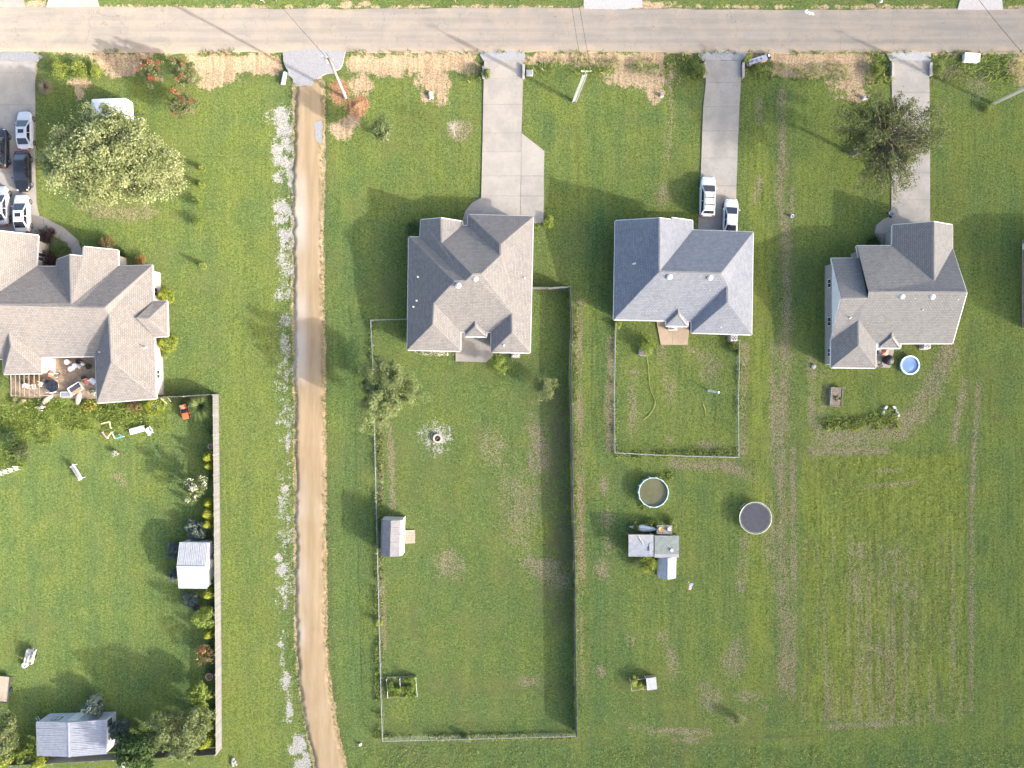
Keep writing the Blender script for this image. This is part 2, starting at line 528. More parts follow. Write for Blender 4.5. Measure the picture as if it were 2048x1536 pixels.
    # mowing swaths: alternating lanes
    sw = 0.5 + 0.5 * np.sin(U / 17.0 * PI * 0.55 + n1 * 5 + 2.5 * np.sin(U / 190.0))
    lush = np.clip(lush + (sw - 0.5) * 0.2 * (1 - fld), 0, 1)
    yel = np.clip(yel + (0.5 - sw) * 0.18 * (1 - fld), 0, 1)
    # mower / tyre tracks, darker turned grass
    for pts, w in (([(1582, 300), (1581, 450), (1579, 700)], 5), ([(1940, 640), (1936, 750), (1942, 860), (1940, 1000), (1938, 1440)], 5), ([(1905, 780), (1850, 850), (1790, 895), (1640, 905)], 4),
                   ([(700, 1486), (1150, 1482), (1300, 1484), (1560, 1474), (1660, 1470)], 5), ([(575, 870), (580, 1300)], 4), ([(660, 860), (664, 1300)], 4), ([(1152, 200), (1160, 480)], 5)):
        brown = mx(brown, band(pts, w, rag=0.5) * 0.55)
    keep = 1 - np.clip(dirt + grav, 0, 1)
    Zv = -0.05 * np.clip(n2 + 0.5, 0, 1) - 0.09 * rough * np.clip(n3 + 0.5, 0, 1) - 0.02
    # ditch along the verge
    Zv = Zv - 0.28 * np.exp(-((V - 135) / 20.0) ** 2)
    # mounds of fresh red soil by the pole
    Zv = Zv + 0.3 * np.exp(-(((U - 716) / 16.0) ** 2 + ((V - 213) / 14.0) ** 2)) * (1 + n3 * 2)
    ny, nx = X.shape
    verts = np.stack([X, Y, Zv], -1).reshape(-1, 3)
    idx = np.arange(nx * ny).reshape(ny, nx)
    F = np.stack([idx[:-1, :-1], idx[:-1, 1:], idx[1:, 1:], idx[1:, :-1]], -1).reshape(-1, 4)
    m, nt, out = _mat('lawn and bare soil')
    pos = N(nt, 'ShaderNodeNewGeometry').outputs['Position']
    at = []
    for nm_ in ('maskA', 'maskB'):
        a = N(nt, 'ShaderNodeAttribute')
        a.attribute_name = nm_
        s = N(nt, 'ShaderNodeSeparateColor')
        L(nt, a.outputs['Color'], s.inputs[0])
        at.append((s.outputs[0], s.outputs[1], s.outputs[2], a.outputs['Alpha']))
    (a_dirt, a_grav, a_straw, a_red), (a_lush, a_yel, a_rough, a_brown) = at
    f1 = noise(nt, pos, 1.1, 1, 0.6)
    f2 = noise(nt, pos, 3.4, 2, 0.65)
    f3 = noise(nt, pos, 6.2, 2, 0.75)
    f4 = noise(nt, pos, 0.28, 1, 0.6)
    fb = mrange(nt, math2(nt, 'ADD', math2(nt, 'MULTIPLY', f2, 0.35), math2(nt, 'MULTIPLY', f3, 0.65)), 0.30, 0.70, 0.0, 1.0, False)
    g = mixc(nt, fb, (0.023, 0.042, 0.010), (0.152, 0.200, 0.066))
    g = mixc(nt, math2(nt, 'MULTIPLY', mrange(nt, f1, 0.4, 0.7), 0.45), g, (0.072, 0.105, 0.030))
    g = mixc(nt, math2(nt, 'MULTIPLY', mrange(nt, f4, 0.45, 0.65), 0.30), g, (0.118, 0.128, 0.050))
    mps = N(nt, 'ShaderNodeMapping')
    mps.inputs['Scale'].default_value = (2.6, 0.16, 1.0)
    L(nt, pos, mps.inputs['Vector'])
    f5 = noise(nt, mps.outputs[0], 1.0, 1, 0.65)
    fb = math2(nt, 'ADD', fb, math2(nt, 'MULTIPLY', math2(nt, 'SUBTRACT', f5, 0.5), 0.7))
    fb = math2(nt, 'MINIMUM', math2(nt, 'MAXIMUM', fb, 0.0), 1.0)
    lu = mixc(nt, fb, (0.018, 0.042, 0.013), (0.112, 0.170, 0.062))
    ye = mixc(nt, fb, (0.046, 0.064, 0.010), (0.206, 0.238, 0.058))
    g = mixc(nt, a_lush, g, lu)
    g = mixc(nt, a_yel, g, ye)
    def edge(mask, amp=0.75, w=0.2):
        mod = math2(nt, 'ADD', math2(nt, 'SUBTRACT', fb, 0.5), math2(nt, 'SUBTRACT', f1, 0.5))
        k = math2(nt, 'MULTIPLY', math2(nt, 'MINIMUM', math2(nt, 'MULTIPLY', mask, 4.0), 1.0), amp)
        return mrange(nt, math2(nt, 'ADD', mask, math2(nt, 'MULTIPLY', mod, k)), 0.5 - w, 0.5 + w)
    br = mixc(nt, f3, (0.055, 0.052, 0.030), (0.12, 0.105, 0.062))
    g = mixc(nt, math2(nt, 'MULTIPLY', edge(a_brown, 0.7, 0.4), 0.7), g, br)
    st = mixc(nt, mrange(nt, f3, 0.3, 0.7), (0.085, 0.068, 0.044), (0.285, 0.232, 0.168))
    g = mixc(nt, math2(nt, 'MULTIPLY', edge(a_straw, 0.9, 0.6), 0.68), g, st)
    so = mixc(nt, mrange(nt, fb, 0.3, 0.7), (0.22, 0.160, 0.100), (0.36, 0.275, 0.185))
    g = mixc(nt, math2(nt, 'MULTIPLY', edge(a_dirt, 0.62, 0.26), 0.96), g, so)
    rd = mixc(nt, mrange(nt, fb, 0.3, 0.7), (0.165, 0.088, 0.048), (0.29, 0.17, 0.10))
    g = mixc(nt, edge(a_red, 0.6), g, rd)
    gv = mixc(nt, mrange(nt, f3, 0.3, 0.7), (0.17, 0.165, 0.158), (0.36, 0.35, 0.335))
    g = mixc(nt, math2(nt, 'MULTIPLY', edge(a_grav, 1.0, 0.30), 0.9), g, gv)
    h = math2(nt, 'ADD', math2(nt, 'MULTIPLY', f3, 0.75), math2(nt, 'MULTIPLY', f2, math2(nt, 'ADD', 0.35, math2(nt, 'MULTIPLY', a_rough, 0.6))))
    bare = math2(nt, 'MINIMUM', math2(nt, 'ADD', a_dirt, a_grav), 1.0)
    h = math2(nt, 'MULTIPLY', h, math2(nt, 'SUBTRACT', 1.0, math2(nt, 'MULTIPLY', bare, 0.6)))
    nrm = bump(nt, h, 0.85, 0.12)
    d = N(nt, 'ShaderNodeBsdfDiffuse')
    d.inputs['Roughness'].default_value = 1.0
    L(nt, g, d.inputs['Color'])
    L(nt, nrm, d.inputs['Normal'])
    L(nt, d.outputs[0], out.inputs['Surface'])
    o = np_mesh('ground', verts, F, m)
    me = o.data
    for nm_, chans in (('maskA', (dirt, grav, straw, red)), ('maskB', (lush, yel, rough, brown))):
        a = me.attributes.new(nm_, 'FLOAT_COLOR', 'POINT')
        a.data.foreach_set('color', np.stack(chans, -1).reshape(-1, 4).astype(np.float32).ravel())
    me.polygons.foreach_set('use_smooth', np.ones(len(me.polygons), dtype=bool))
    tag(o, 'mown green lawns with worn patches and bare verges', None, None, 'structure')
build_ground()

# ================================================================== ROAD, LANE, DRIVEWAYS
def road_material():
    m, nt, out = _mat('weathered asphalt')
    pos = N(nt, 'ShaderNodeNewGeometry').outputs['Position']
    mp = N(nt, 'ShaderNodeMapping')
    mp.inputs['Scale'].default_value = (0.05, 1.0, 1.0)
    L(nt, pos, mp.inputs['Vector'])
    streak = noise(nt, mp.outputs[0], 1.6, 5, 0.6)
    blot = noise(nt, pos, 0.35, 5, 0.6)
    fine = noise(nt, pos, 16, 3, 0.7)
    base = mixc(nt, mrange(nt, streak, 0.3, 0.7), (0.205, 0.187, 0.166), (0.265, 0.240, 0.212))
    base = mixc(nt, math2(nt, 'MULTIPLY', mrange(nt, blot, 0.42, 0.62), 0.6), base, (0.30, 0.255, 0.205))
    base = mixc(nt, math2(nt, 'MULTIPLY', mrange(nt, fine, 0.3, 0.7), 0.55), base, (0.17, 0.155, 0.14))
    # cracks: thin dark voronoi seams
    wv = N(nt, 'ShaderNodeTexVoronoi')
    wv.feature = 'DISTANCE_TO_EDGE'
    wv.inputs['Scale'].default_value = 0.42
    ds = N(nt, 'ShaderNodeVectorMath')
    ds.operation = 'ADD'
    nz = N(nt, 'ShaderNodeTexNoise')
    nz.inputs['Scale'].default_value = 1.3
    L(nt, pos, nz.inputs['Vector'])
    L(nt, pos, ds.inputs[0])
    L(nt, nz.outputs['Color'], ds.inputs[1])
    L(nt, ds.outputs[0], wv.inputs['Vector'])
    cr = mrange(nt, wv.outputs['Distance'], 0.004, 0.016, 1.0, 0.0)
    cr = math2(nt, 'MULTIPLY', cr, mrange(nt, noise(nt, pos, 0.5, 2), 0.42, 0.6))
    mp2 = N(nt, 'ShaderNodeMapping')
    mp2.inputs['Scale'].default_value = (0.17, 0.022, 1.0)
    L(nt, ds.outputs[0], mp2.inputs['Vector'])
    wt = N(nt, 'ShaderNodeTexVoronoi')
    wt.feature = 'DISTANCE_TO_EDGE'
    wt.inputs['Scale'].default_value = 1.0
    L(nt, mp2.outputs[0], wt.inputs['Vector'])
    tc_ = mrange(nt, wt.outputs['Distance'], 0.002, 0.007, 0.55, 0.0)
    cr = math2(nt, 'MAXIMUM', math2(nt, 'MULTIPLY', cr, 0.55), tc_)
    base = mixc(nt, math2(nt, 'MULTIPLY', cr, 0.6), base, (0.09, 0.08, 0.07))
    sy = N(nt, 'ShaderNodeSeparateXYZ')
    L(nt, pos, sy.inputs[0])
    trk = N(nt, 'ShaderNodeMath')
    trk.operation = 'SINE'
    L(nt, math2(nt, 'MULTIPLY', math2(nt, 'ADD', sy.outputs[1], math2(nt, 'MULTIPLY', blot, 0.6)), 4.55), trk.inputs[0])
    base = mixc(nt, mrange(nt, trk.outputs[0], 0.1, 1.0, 0.0, 0.28), base, (0.185, 0.165, 0.145))
    # tan dust washed along both edges
    sx = N(nt, 'ShaderNodeSeparateXYZ')
    L(nt, pos, sx.inputs[0])
    yy = math2(nt, 'ADD', sx.outputs[1], math2(nt, 'MULTIPLY', math2(nt, 'SUBTRACT', blot, 0.5), 3.0))
    dust = math2(nt, 'ADD', mrange(nt, yy, 42.6, 41.2, 0.0, 1.0), mrange(nt, yy, 46.4, 47.6, 0.0, 0.6))
    base = mixc(nt, math2(nt, 'MULTIPLY', dust, 0.6), base, (0.36, 0.285, 0.20))
    nrm = bump(nt, fine, 0.3, 0.02)
    principled(nt, out, base, 0.9, 0, nrm, 0.1, 1.0)
    return m
M_ROAD = road_material()
def ragged(poly, step=0.5, amp=0.06, seed=1):
    g = random.Random(seed)
    res = []
    n = len(poly)
    for i in range(n):
        a, b = Vector(poly[i][:2]), Vector(poly[(i + 1) % n][:2])
        k = max(1, int((b - a).length / step))
        for j in range(k):
            p = a.lerp(b, j / k)
            res.append((p.x + g.uniform(-amp, amp), p.y + g.uniform(-amp, amp)))
    return res
def sheet(name, poly, z, mat, kind='structure', rag=0.0, step=0.6, seed=1, parent=None, thick=0.5):
    """flat slab laid on the ground, its skirt sunk into the soil"""
    if rag:
        poly = ragged(poly, step, rag, seed)
    mb = MB().prism(poly, z - thick, z)
    o = mb.build(name, mat, parent)
    if kind:
        o['kind'] = kind
    return o
def px(*pts, z=0.0):
    return [tuple(W(u, v, z)[:2]) for u, v in pts]
# the road in pieces along its length so both edges wander
def road():
    g = random.Random(5)
    xs = [-420 + i * 1.0 for i in range(0, 841)]
    top = [(x, 46.95 + 0.05 * math.sin(x * 0.7) + 0.10 * math.sin(x * 0.11 + 1) + g.uniform(-.04, .04) - 0.002 * x) for x in xs]
    bot = [(x, 41.45 + 0.06 * math.sin(x * 0.5) + 0.07 * math.sin(x * 0.17) + g.uniform(-.05, .05) - 0.0004 * x) for x in xs]
    n = len(xs)
    vs, fs = [], []
    for i in range(n):
        crown = 0.05
        t, b = top[i], bot[i]
        for k in range(5):
            f = k / 4
            y = b[1] + (t[1] - b[1]) * f
            vs.append((xs[i], y, 0.012 + crown * (1 - (2 * f - 1) ** 2)))
    for i in range(n - 1):
        for k in range(4):
            a = i * 5 + k
            fs.append((a, a + 5, a + 6, a + 1))
    # skirts
    mb = MB().add(vs, fs)
    mb.add([(x, y, 0.012) for x, y in bot] + [(x, y, -0.5) for x, y in bot], [(i, n + i, n + i + 1, i + 1) for i in range(n - 1)])
    mb.add([(x, y, 0.012) for x, y in top] + [(x, y, -0.5) for x, y in top], [(i, i + 1, n + i + 1, n + i) for i in range(n - 1)])
    o = mb.build('road', M_ROAD, None, smooth=True)
    tag(o, 'pale weathered asphalt road with fine cracks', None, None, 'structure')
road()
# sprayed utility arrow on the road
mk = MB()
for p, q in (((1609, 23), (1627, 27)), ((1609, 23), (1615, 20)), ((1609, 23), (1614, 28)), ((1617, 29), (1622, 29)), ((1624, 30), (1628, 29))):
    a, b = W(*p), W(*q)
    a.z = b.z = 0.064
    mk.bar(a, b, 0.12, 0.006)
o = mk.build('road_marking', M('faded white paint', (0.7, 0.7, 0.68), (0.45, 0.44, 0.42), 9))
tag(o, 'faded white sprayed arrow on the asphalt near its upper edge', None, None, 'structure')

def lane_material():
    m, nt, out = _mat('packed sand and limestone')
    pos = N(nt, 'ShaderNodeNewGeometry').outputs['Position']
    mp = N(nt, 'ShaderNodeMapping')
    mp.inputs['Scale'].default_value = (1.0, 0.09, 1.0)
    L(nt, pos, mp.inputs['Vector'])
    st = noise(nt, mp.outputs[0], 1.5, 4, 0.6)
    bl = noise(nt, pos, 0.16, 4, 0.55)
    fi = noise(nt, pos, 12, 4, 0.7)
    c = mixc(nt, mrange(nt, st, 0.3, 0.7), (0.232, 0.172, 0.106), (0.282, 0.221, 0.146))
    c = mixc(nt, math2(nt, 'MULTIPLY', mrange(nt, bl, 0.5, 0.7), 0.35), c, (0.30, 0.24, 0.165))
    c = mixc(nt, math2(nt, 'MULTIPLY', mrange(nt, fi, 0.55, 0.75), 0.5), c, (0.175, 0.125, 0.082))
    sx = N(nt, 'ShaderNodeSeparateXYZ')
    L(nt, pos, sx.inputs[0])
    # limestone dressing spilled on the west wheel track
    wob = math2(nt, 'MULTIPLY', math2(nt, 'SUBTRACT', fi, 0.5), 1.4)
    xx = math2(nt, 'ADD', sx.outputs[0], wob)
    ctr = math2(nt, 'ABSOLUTE', math2(nt, 'ADD', xx, 25.45), 0.0)
    c = mixc(nt, mrange(nt, ctr, 0.25, 0.6, 0.25, 0.0), c, (0.19, 0.138, 0.085))
    side = mrange(nt, xx, -26.3, -25.0, 1.0, 0.0)
    ynoise = N(nt, 'ShaderNodeTexNoise')
    ynoise.noise_dimensions = '1D'
    ynoise.inputs['Scale'].default_value = 0.075
    ynoise.inputs['Detail'].default_value = 2
    L(nt, sx.outputs[1], ynoise.inputs['W'])
    sel = mrange(nt, ynoise.outputs['Fac'], 0.42, 0.66)
    c = mixc(nt, math2(nt, 'MULTIPLY', math2(nt, 'MULTIPLY', side, sel), 0.8), c, (0.34, 0.31, 0.275))
    nrm = bump(nt, math2(nt, 'ADD', fi, st), 0.35, 0.04)
    d = N(nt, 'ShaderNodeBsdfDiffuse')
    d.inputs['Roughness'].default_value = 0.8
    L(nt, c, d.inputs['Color'])
    L(nt, nrm, d.inputs['Normal'])
    L(nt, d.outputs[0], out.inputs['Surface'])
    return m
M_LANE = lane_material()
LE = [(160, 592, 642), (200, 590, 648), (250, 590, 650), (300, 588, 645), (400, 586, 643), (500, 587, 645), (600, 587, 645), (700, 589, 646), (800, 590, 648), (900, 591, 650), (1000, 591, 650),
      (1100, 592, 650), (1200, 592, 650), (1280, 592, 652), (1350, 596, 658), (1400, 604, 664), (1450, 612, 672), (1500, 622, 683), (1540, 631, 693), (1700, 682, 745), (1900, 770, 830)]
def lane():
    g = random.Random(11)
    vs_ = [LE[0][0] + k * 3.5 for k in range(int((LE[-1][0] - LE[0][0]) / 3.5))]
    a_ = np.interp(vs_, [e[0] for e in LE], [e[1] for e in LE])
    b_ = np.interp(vs_, [e[0] for e in LE], [e[2] for e in LE])
    V_, F_ = [], []
    n = 7
    ra = rb = 0.0
    for i, v in enumerate(vs_):
        ra = ra * 0.7 + g.uniform(-2.2, 2.2)
        rb = rb * 0.7 + g.uniform(-2.2, 2.2)
        u0, u1 = a_[i] + ra, b_[i] + rb
        p, q_ = W(u0, v), W(u1, v)
        V_.append((p.x, p.y, -0.4))
        for k in range(n):
            r_ = p.lerp(q_, k / (n - 1))
            rut = -0.012 * (math.exp(-((k - 1.4) / 0.8) ** 2) + math.exp(-((k - 4.6) / 0.8) ** 2)) + g.uniform(-.008, .008)
            V_.append((r_.x, r_.y, 0.006 + (rut if 0 < k < n - 1 else -0.03)))
        V_.append((q_.x, q_.y, -0.4))
    m = n + 2
    for i in range(len(vs_) - 1):
        for k in range(m - 1):
            F_.append((i * m + k, i * m + k + 1, (i + 1) * m + k + 1, (i + 1) * m + k))
    o = MB().add(V_, F_).build('dirt_lane', M_LANE, None, smooth=True)
    tag(o, 'straight tan dirt lane running down from the road', None, None, 'structure')
lane()
M_GRAV = M('grey crushed stone', (0.17, 0.168, 0.172), (0.28, 0.275, 0.278), 14, 0.95, world=True, bs=0.5, bscale=20)
M_PALEGRAV = M('pale limestone gravel', (0.21, 0.21, 0.212), (0.31, 0.305, 0.30), 9, 0.95, world=True, bs=0.4, bscale=18)
sheet('gravel_apron', px((566, 104), (600, 99), (640, 98), (690, 103), (684, 130), (668, 145), (650, 146), (632, 158), (622, 170), (592, 172), (578, 150), (568, 128)), 0.03, M_GRAV, rag=0.1, step=0.4, seed=4)['label'] = 'grey gravel apron where the dirt lane meets the road'
sheet('gravel_apron', px((958, 104), (990, 100), (1030, 100), (1050, 105), (1049, 121), (1010, 124), (968, 122), (960, 112)), 0.020, M_GRAV, rag=0.08, step=0.4, seed=5)['label'] = 'grey gravel apron of the driveway with the side pad'
sheet('gravel_apron', px((1396, 104), (1440, 101), (1490, 103), (1492, 112), (1483, 121), (1406, 121), (1398, 112)), 0.020, M_GRAV, rag=0.08, step=0.4, seed=6)['label'] = 'grey gravel apron of the driveway with two white cars'
sheet('gravel_apron', px((1770, 104), (1812, 102), (1862, 104), (1862, 122), (1782, 122)), 0.020, M_GRAV, rag=0.08, step=0.4, seed=7)['label'] = 'grey gravel apron of the driveway under the dark tree'
sheet('gravel_apron', px((-60, 106), (60, 104), (84, 112), (74, 123), (-60, 122)), 0.020, M_GRAV, rag=0.08, step=0.4, seed=8)['label'] = 'grey gravel apron of the driveway with five parked cars'
sheet('gravel_apron', px((1165, -30), (1283, -30), (1285, 14), (1240, 19), (1168, 18)), 0.020, M_PALEGRAV, rag=0.08, step=0.4, seed=9)['label'] = 'pale limestone gravel entrance across the road'
sheet('gravel_patch', px((628, 244), (644, 242), (646, 262), (645, 286), (634, 284), (630, 266)), 0.022, M_GRAV, rag=0.1, step=0.3, seed=12)['label'] = 'grey gravel patch on the right side of the dirt lane'
# far-side drives
def concrete_material(name, c1, c2, stain):
    m, nt, out = _mat(name)
    pos = N(nt, 'ShaderNodeNewGeometry').outputs['Position']
    a = noise(nt, pos, 0.5, 6, 0.6)
    b = noise(nt, pos, 3.0, 5, 0.65)
    f = noise(nt, pos, 22, 3, 0.7)
    c = mixc(nt, mrange(nt, a, 0.35, 0.65), c1, c2)
    c = mixc(nt, math2(nt, 'MULTIPLY', mrange(nt, b, 0.5, 0.75), 0.5), c, stain)
    c = mixc(nt, math2(nt, 'MULTIPLY', mrange(nt, f, 0.35, 0.7), 0.2), c, (0.16, 0.15, 0.14))
    principled(nt, out, c, 0.9, 0, bump(nt, f, 0.15, 0.01), 0.1, 0.5)
    return m
M_CONC = concrete_material('driveway concrete', (0.285, 0.262, 0.232), (0.24, 0.224, 0.203), (0.185, 0.172, 0.155))
M_CONCG = concrete_material('grey driveway concrete', (0.272, 0.255, 0.233), (0.230, 0.217, 0.199), (0.175, 0.164, 0.15))
M_CONCL = concrete_material('bright concrete', (0.34, 0.315, 0.28), (0.29, 0.268, 0.238), (0.23, 0.21, 0.19))
M_CONCM = concrete_material('clean driveway concrete', (0.305, 0.282, 0.252), (0.27, 0.25, 0.222), (0.215, 0.198, 0.176))
M_CONCT = concrete_material('tan patio concrete', (0.31, 0.245, 0.18), (0.255, 0.2, 0.145), (0.18, 0.14, 0.10))
M_JOINT = M('joint dirt', (0.10, 0.09, 0.07), (0.16, 0.14, 0.11), 5, 0.95, world=True)
def slabs(name, label, polys, mat, z=None, seed=0, mats=None):
    """a paved area: bed sheet + every poured slab as its own piece"""
    allp = [p for poly in polys for p in poly]
    z = z or (0.055 if name == 'driveway' else 0.078)
    mb = MB()
    for poly in polys:
        mb.prism(poly, -0.5, z - 0.03)
    base = mb.build(name, M_JOINT)
    tag(base, label, None, None, 'structure')
    for i, poly in enumerate(polys):
        c = Vector((sum(p[0] for p in poly) / len(poly), sum(p[1] for p in poly) / len(poly)))
        ins = []
        for p in poly:
            d = (c - Vector(p))
            ins.append(tuple(Vector(p) + d * min(0.4, 0.028 / max(d.length, .1))))
        mm = mats[i % len(mats)] if mats else mat
        MB().prism(ins, z - 0.12, z + (i % 3) * 0.004).build('slab', mm, base, bevel=0.012)
    return base
def strip(edges):
    """edges: list of (v, u0, u1) -> consecutive quads"""
    res = []
    for (v0, a0, b0), (v1, a1, b1) in zip(edges[:-1], edges[1:]):
        res.append(px((a0, v1 * 0 + v0), (b0, v0), (b1, v1), (a1, v1))[::-1])
    return res
slabs('driveway', 'concrete driveway leading to the left house, cars parked on it',
      strip([(121, -64, 72), (146, -64, 71), (210, -64, 71), (280, -64, 71), (345, -64, 71), (405, -64, 73), (440, -64, 80), (470, -64, 90)]), M_CONC, mats=[M_CONCG, M_CONC])
B = strip([(121, 968, 1047), (158, 967, 1046), (209, 966, 1045), (266, 965, 1043), (304, 964, 1043), (352, 963, 1042), (392, 962, 1041), (440, 960, 1040)])
B += [px((1043, 266), (1089, 302), (1088, 352), (1042, 352))[::-1], px((1042, 352), (1088, 352), (1088, 392), (1041, 392))[::-1], px((1041, 392), (1088, 392), (1087, 446), (1040, 446))[::-1]]
slabs('driveway', 'concrete driveway with an angled side pad before the middle-left house', B, M_CONC, mats=[M_CONC, M_CONC, M_CONC, M_CONC, M_CONCM, M_CONCM, M_CONCM, M_CONCM])
slabs('driveway', 'concrete driveway with two white cars before the blue-grey roof', strip([(121, 1409, 1482), (165, 1411, 1482), (213, 1406, 1479), (262, 1404, 1477), (316, 1402, 1475), (372, 1400, 1473), (420, 1398, 1472), (470, 1394, 1470)]), M_CONC, mats=[M_CONCG, M_CONC])
slabs('driveway', 'concrete driveway under the sparse dark tree', strip([(122, 1782, 1858), (140, 1782, 1858), (185, 1783, 1859), (228, 1783, 1859), (285, 1783, 1860), (345, 1782, 1860), (400, 1782, 1860), (460, 1780, 1860)]), M_CONCG)
slabs('driveway', 'bright concrete driveway across the road at the upper left', strip([(-40, 108, 184), (15, 92, 200)]), M_CONCL)
slabs('driveway', 'pale grey driveway across the road at the far upper left', strip([(-40, -40, 36), (15, -40, 52)]), M_CONCG)
slabs('driveway', 'grey asphalt driveway across the road at the upper right', strip([(-40, 1930, 2000), (20, 1914, 2006)]), M_GRAV)
def arc_walk(c, r0, r1, a0, a1, n):
    res = []
    for i in range(n):
        t0, t1 = R(a0 + (a1 - a0) * i / n), R(a0 + (a1 - a0) * (i + 1) / n)
        q = []
        for r, t in ((r0, t0), (r1, t0), (r1, t1), (r0, t1)):
            q.append((c[0] + r * math.cos(t), c[1] + r * math.sin(t)))
        res.append(px(*q))
    return res
slabs('walkway', 'curved concrete walk to the porch of the left house', [px((72, 430), (88, 434), (88, 462), (66, 458))[::-1], px((88, 434), (128, 455), (118, 478), (88, 462))[::-1], px((128, 455), (156, 480), (142, 498), (118, 478))[::-1], px((156, 480), (168, 512), (146, 514), (142, 498))[::-1]], M_CONCG)
slabs('walkway', 'fan shaped grey walk at the porch of the middle-left house', [px((962, 396), (976, 400), (958, 440), (925, 440), (930, 422), (944, 405))[::-1], px((925, 440), (958, 440), (956, 462), (924, 462))[::-1]], M_CONCG)
slabs('walkway', 'rounded grey walk at the porch of the right house', [px((1782, 432), (1783, 462), (1766, 470), (1748, 468), (1752, 450), (1766, 438))[::-1], px((1748, 468), (1766, 470), (1783, 462), (1784, 492), (1764, 494), (1752, 480))[::-1]], M_CONCG)
slabs('patio', 'stained concrete patio behind the middle-left house', [px((911, 655), (950, 655), (950, 724), (911, 723))[::-1], px((950, 655), (986, 655), (986, 712), (972, 725), (950, 724))[::-1]], M_CONC)
slabs('patio', 'tan concrete patio behind the blue-grey roof', [px((1312, 640), (1345, 640), (1345, 690), (1321, 690))[::-1], px((1345, 640), (1380, 640), (1375, 690), (1345, 690))[::-1]], M_CONCT)
slabs('patio', 'small tan patio with parasol behind the right house', [px((1745, 680), (1790, 690), (1780, 736), (1748, 734))[::-1]], M_CONC)
M_PAV = M('brown patio pavers', (0.17, 0.125, 0.085), (0.26, 0.20, 0.145), 3, 0.9, world=True, bs=0.4, bscale=14)
slabs('patio', 'brown paved courtyard with garden furniture behind the left house', [px((76, 705), (135, 705), (135, 752), (76, 752))[::-1], px((135, 705), (198, 705), (198, 752), (135, 752))[::-1], px((20, 752), (110, 752), (110, 796), (24, 796))[::-1], px((110, 752), (198, 752), (198, 798), (110, 796))[::-1]], M_PAV)
# culvert head walls beside the drives
def headwall(label, u, v0, v1, flip=1):
    t = thing('headwall', label, 'headwall', W(u, (v0 + v1) / 2))
    ln = (v1 - v0) / PPM
    MB().box(-0.12, 0.12, -ln / 2, ln / 2, -0.5, 0.32).build('wall', M_CONCL, t, bevel=0.02)
    MB().box(-0.16, 0.16, -ln / 2 - .04, ln / 2 + .04, 0.322, 0.40).build('coping', M_CONCL, t, bevel=0.02)
headwall('short pale culvert wall left of the driveway with the side pad', 967, 136, 158)
headwall('short pale culvert wall right of the driveway with the side pad', 1047, 132, 158)
headwall('short pale culvert wall left of the driveway with two white cars', 1408, 128, 156)
headwall('short pale culvert wall right of the driveway with two white cars', 1485, 128, 156)
headwall('short grey culvert wall left of the driveway under the dark tree', 1783, 128, 153)
headwall('short grey culvert wall right of the driveway under the dark tree', 1859, 128, 153)
# ================================================================== HOUSES
def shingle_mat(name, a, b, c):
    if name in MATS:
        return MATS[name]
    m, nt, out = _mat(name)
    uv = N(nt, 'ShaderNodeUVMap')
    uv.uv_map = 'UVMap'
    br = N(nt, 'ShaderNodeTexBrick')
    br.inputs['Scale'].default_value = 1.0
    br.inputs['Brick Width'].default_value = 0.36
    br.inputs['Row Height'].default_value = 0.21
    br.inputs['Mortar Size'].default_value = 0.016
    br.inputs['Mortar Smooth'].default_value = 0.2
    br.inputs['Color1'].default_value = c4(a)
    br.inputs['Color2'].default_value = c4(b)
    br.inputs['Mortar'].default_value = c4(tuple(x * 0.45 for x in a))
    L(nt, uv.outputs[0], br.inputs['Vector'])
    pos = N(nt, 'ShaderNodeNewGeometry').outputs['Position']
    big = noise(nt, pos, 0.5, 5, 0.6)
    mp = N(nt, 'ShaderNodeMapping')
    mp.inputs['Scale'].default_value = (1.6, 0.12, 1)
    L(nt, uv.outputs[0], mp.inputs['Vector'])
    stk = noise(nt, mp.outputs[0], 1.0, 4, 0.6)
    fin = noise(nt, pos, 9, 3, 0.7)
    col = mixc(nt, math2(nt, 'MULTIPLY', mrange(nt, big, 0.35, 0.7), 0.35), br.outputs['Color'], c)
    col = mixc(nt, math2(nt, 'MULTIPLY', mrange(nt, stk, 0.5, 0.75), 0.28), col, tuple(x * 0.6 for x in c))
    col = mixc(nt, math2(nt, 'MULTIPLY', mrange(nt, fin, 0.35, 0.7), 0.30), col, tuple(x * 0.55 for x in a))
    h = math2(nt, 'SUBTRACT', math2(nt, 'MULTIPLY', fin, 0.5), br.outputs['Fac'])
    principled(nt, out, col, 0.92, 0, bump(nt, h, 0.5, 0.02), 0.15, 0.5)
    MATS[name] = m
    return m
M_FASCIA = M('cream gutter metal', (0.55, 0.55, 0.55), (0.48, 0.48, 0.47), 3, 0.5)
M_SOFFIT = M('soffit board', (0.30, 0.27, 0.24), None, 2)
M_CAP = M('ridge cap shingle', (0.20, 0.19, 0.182), (0.15, 0.142, 0.136), 8, 0.9, bs=0.3)
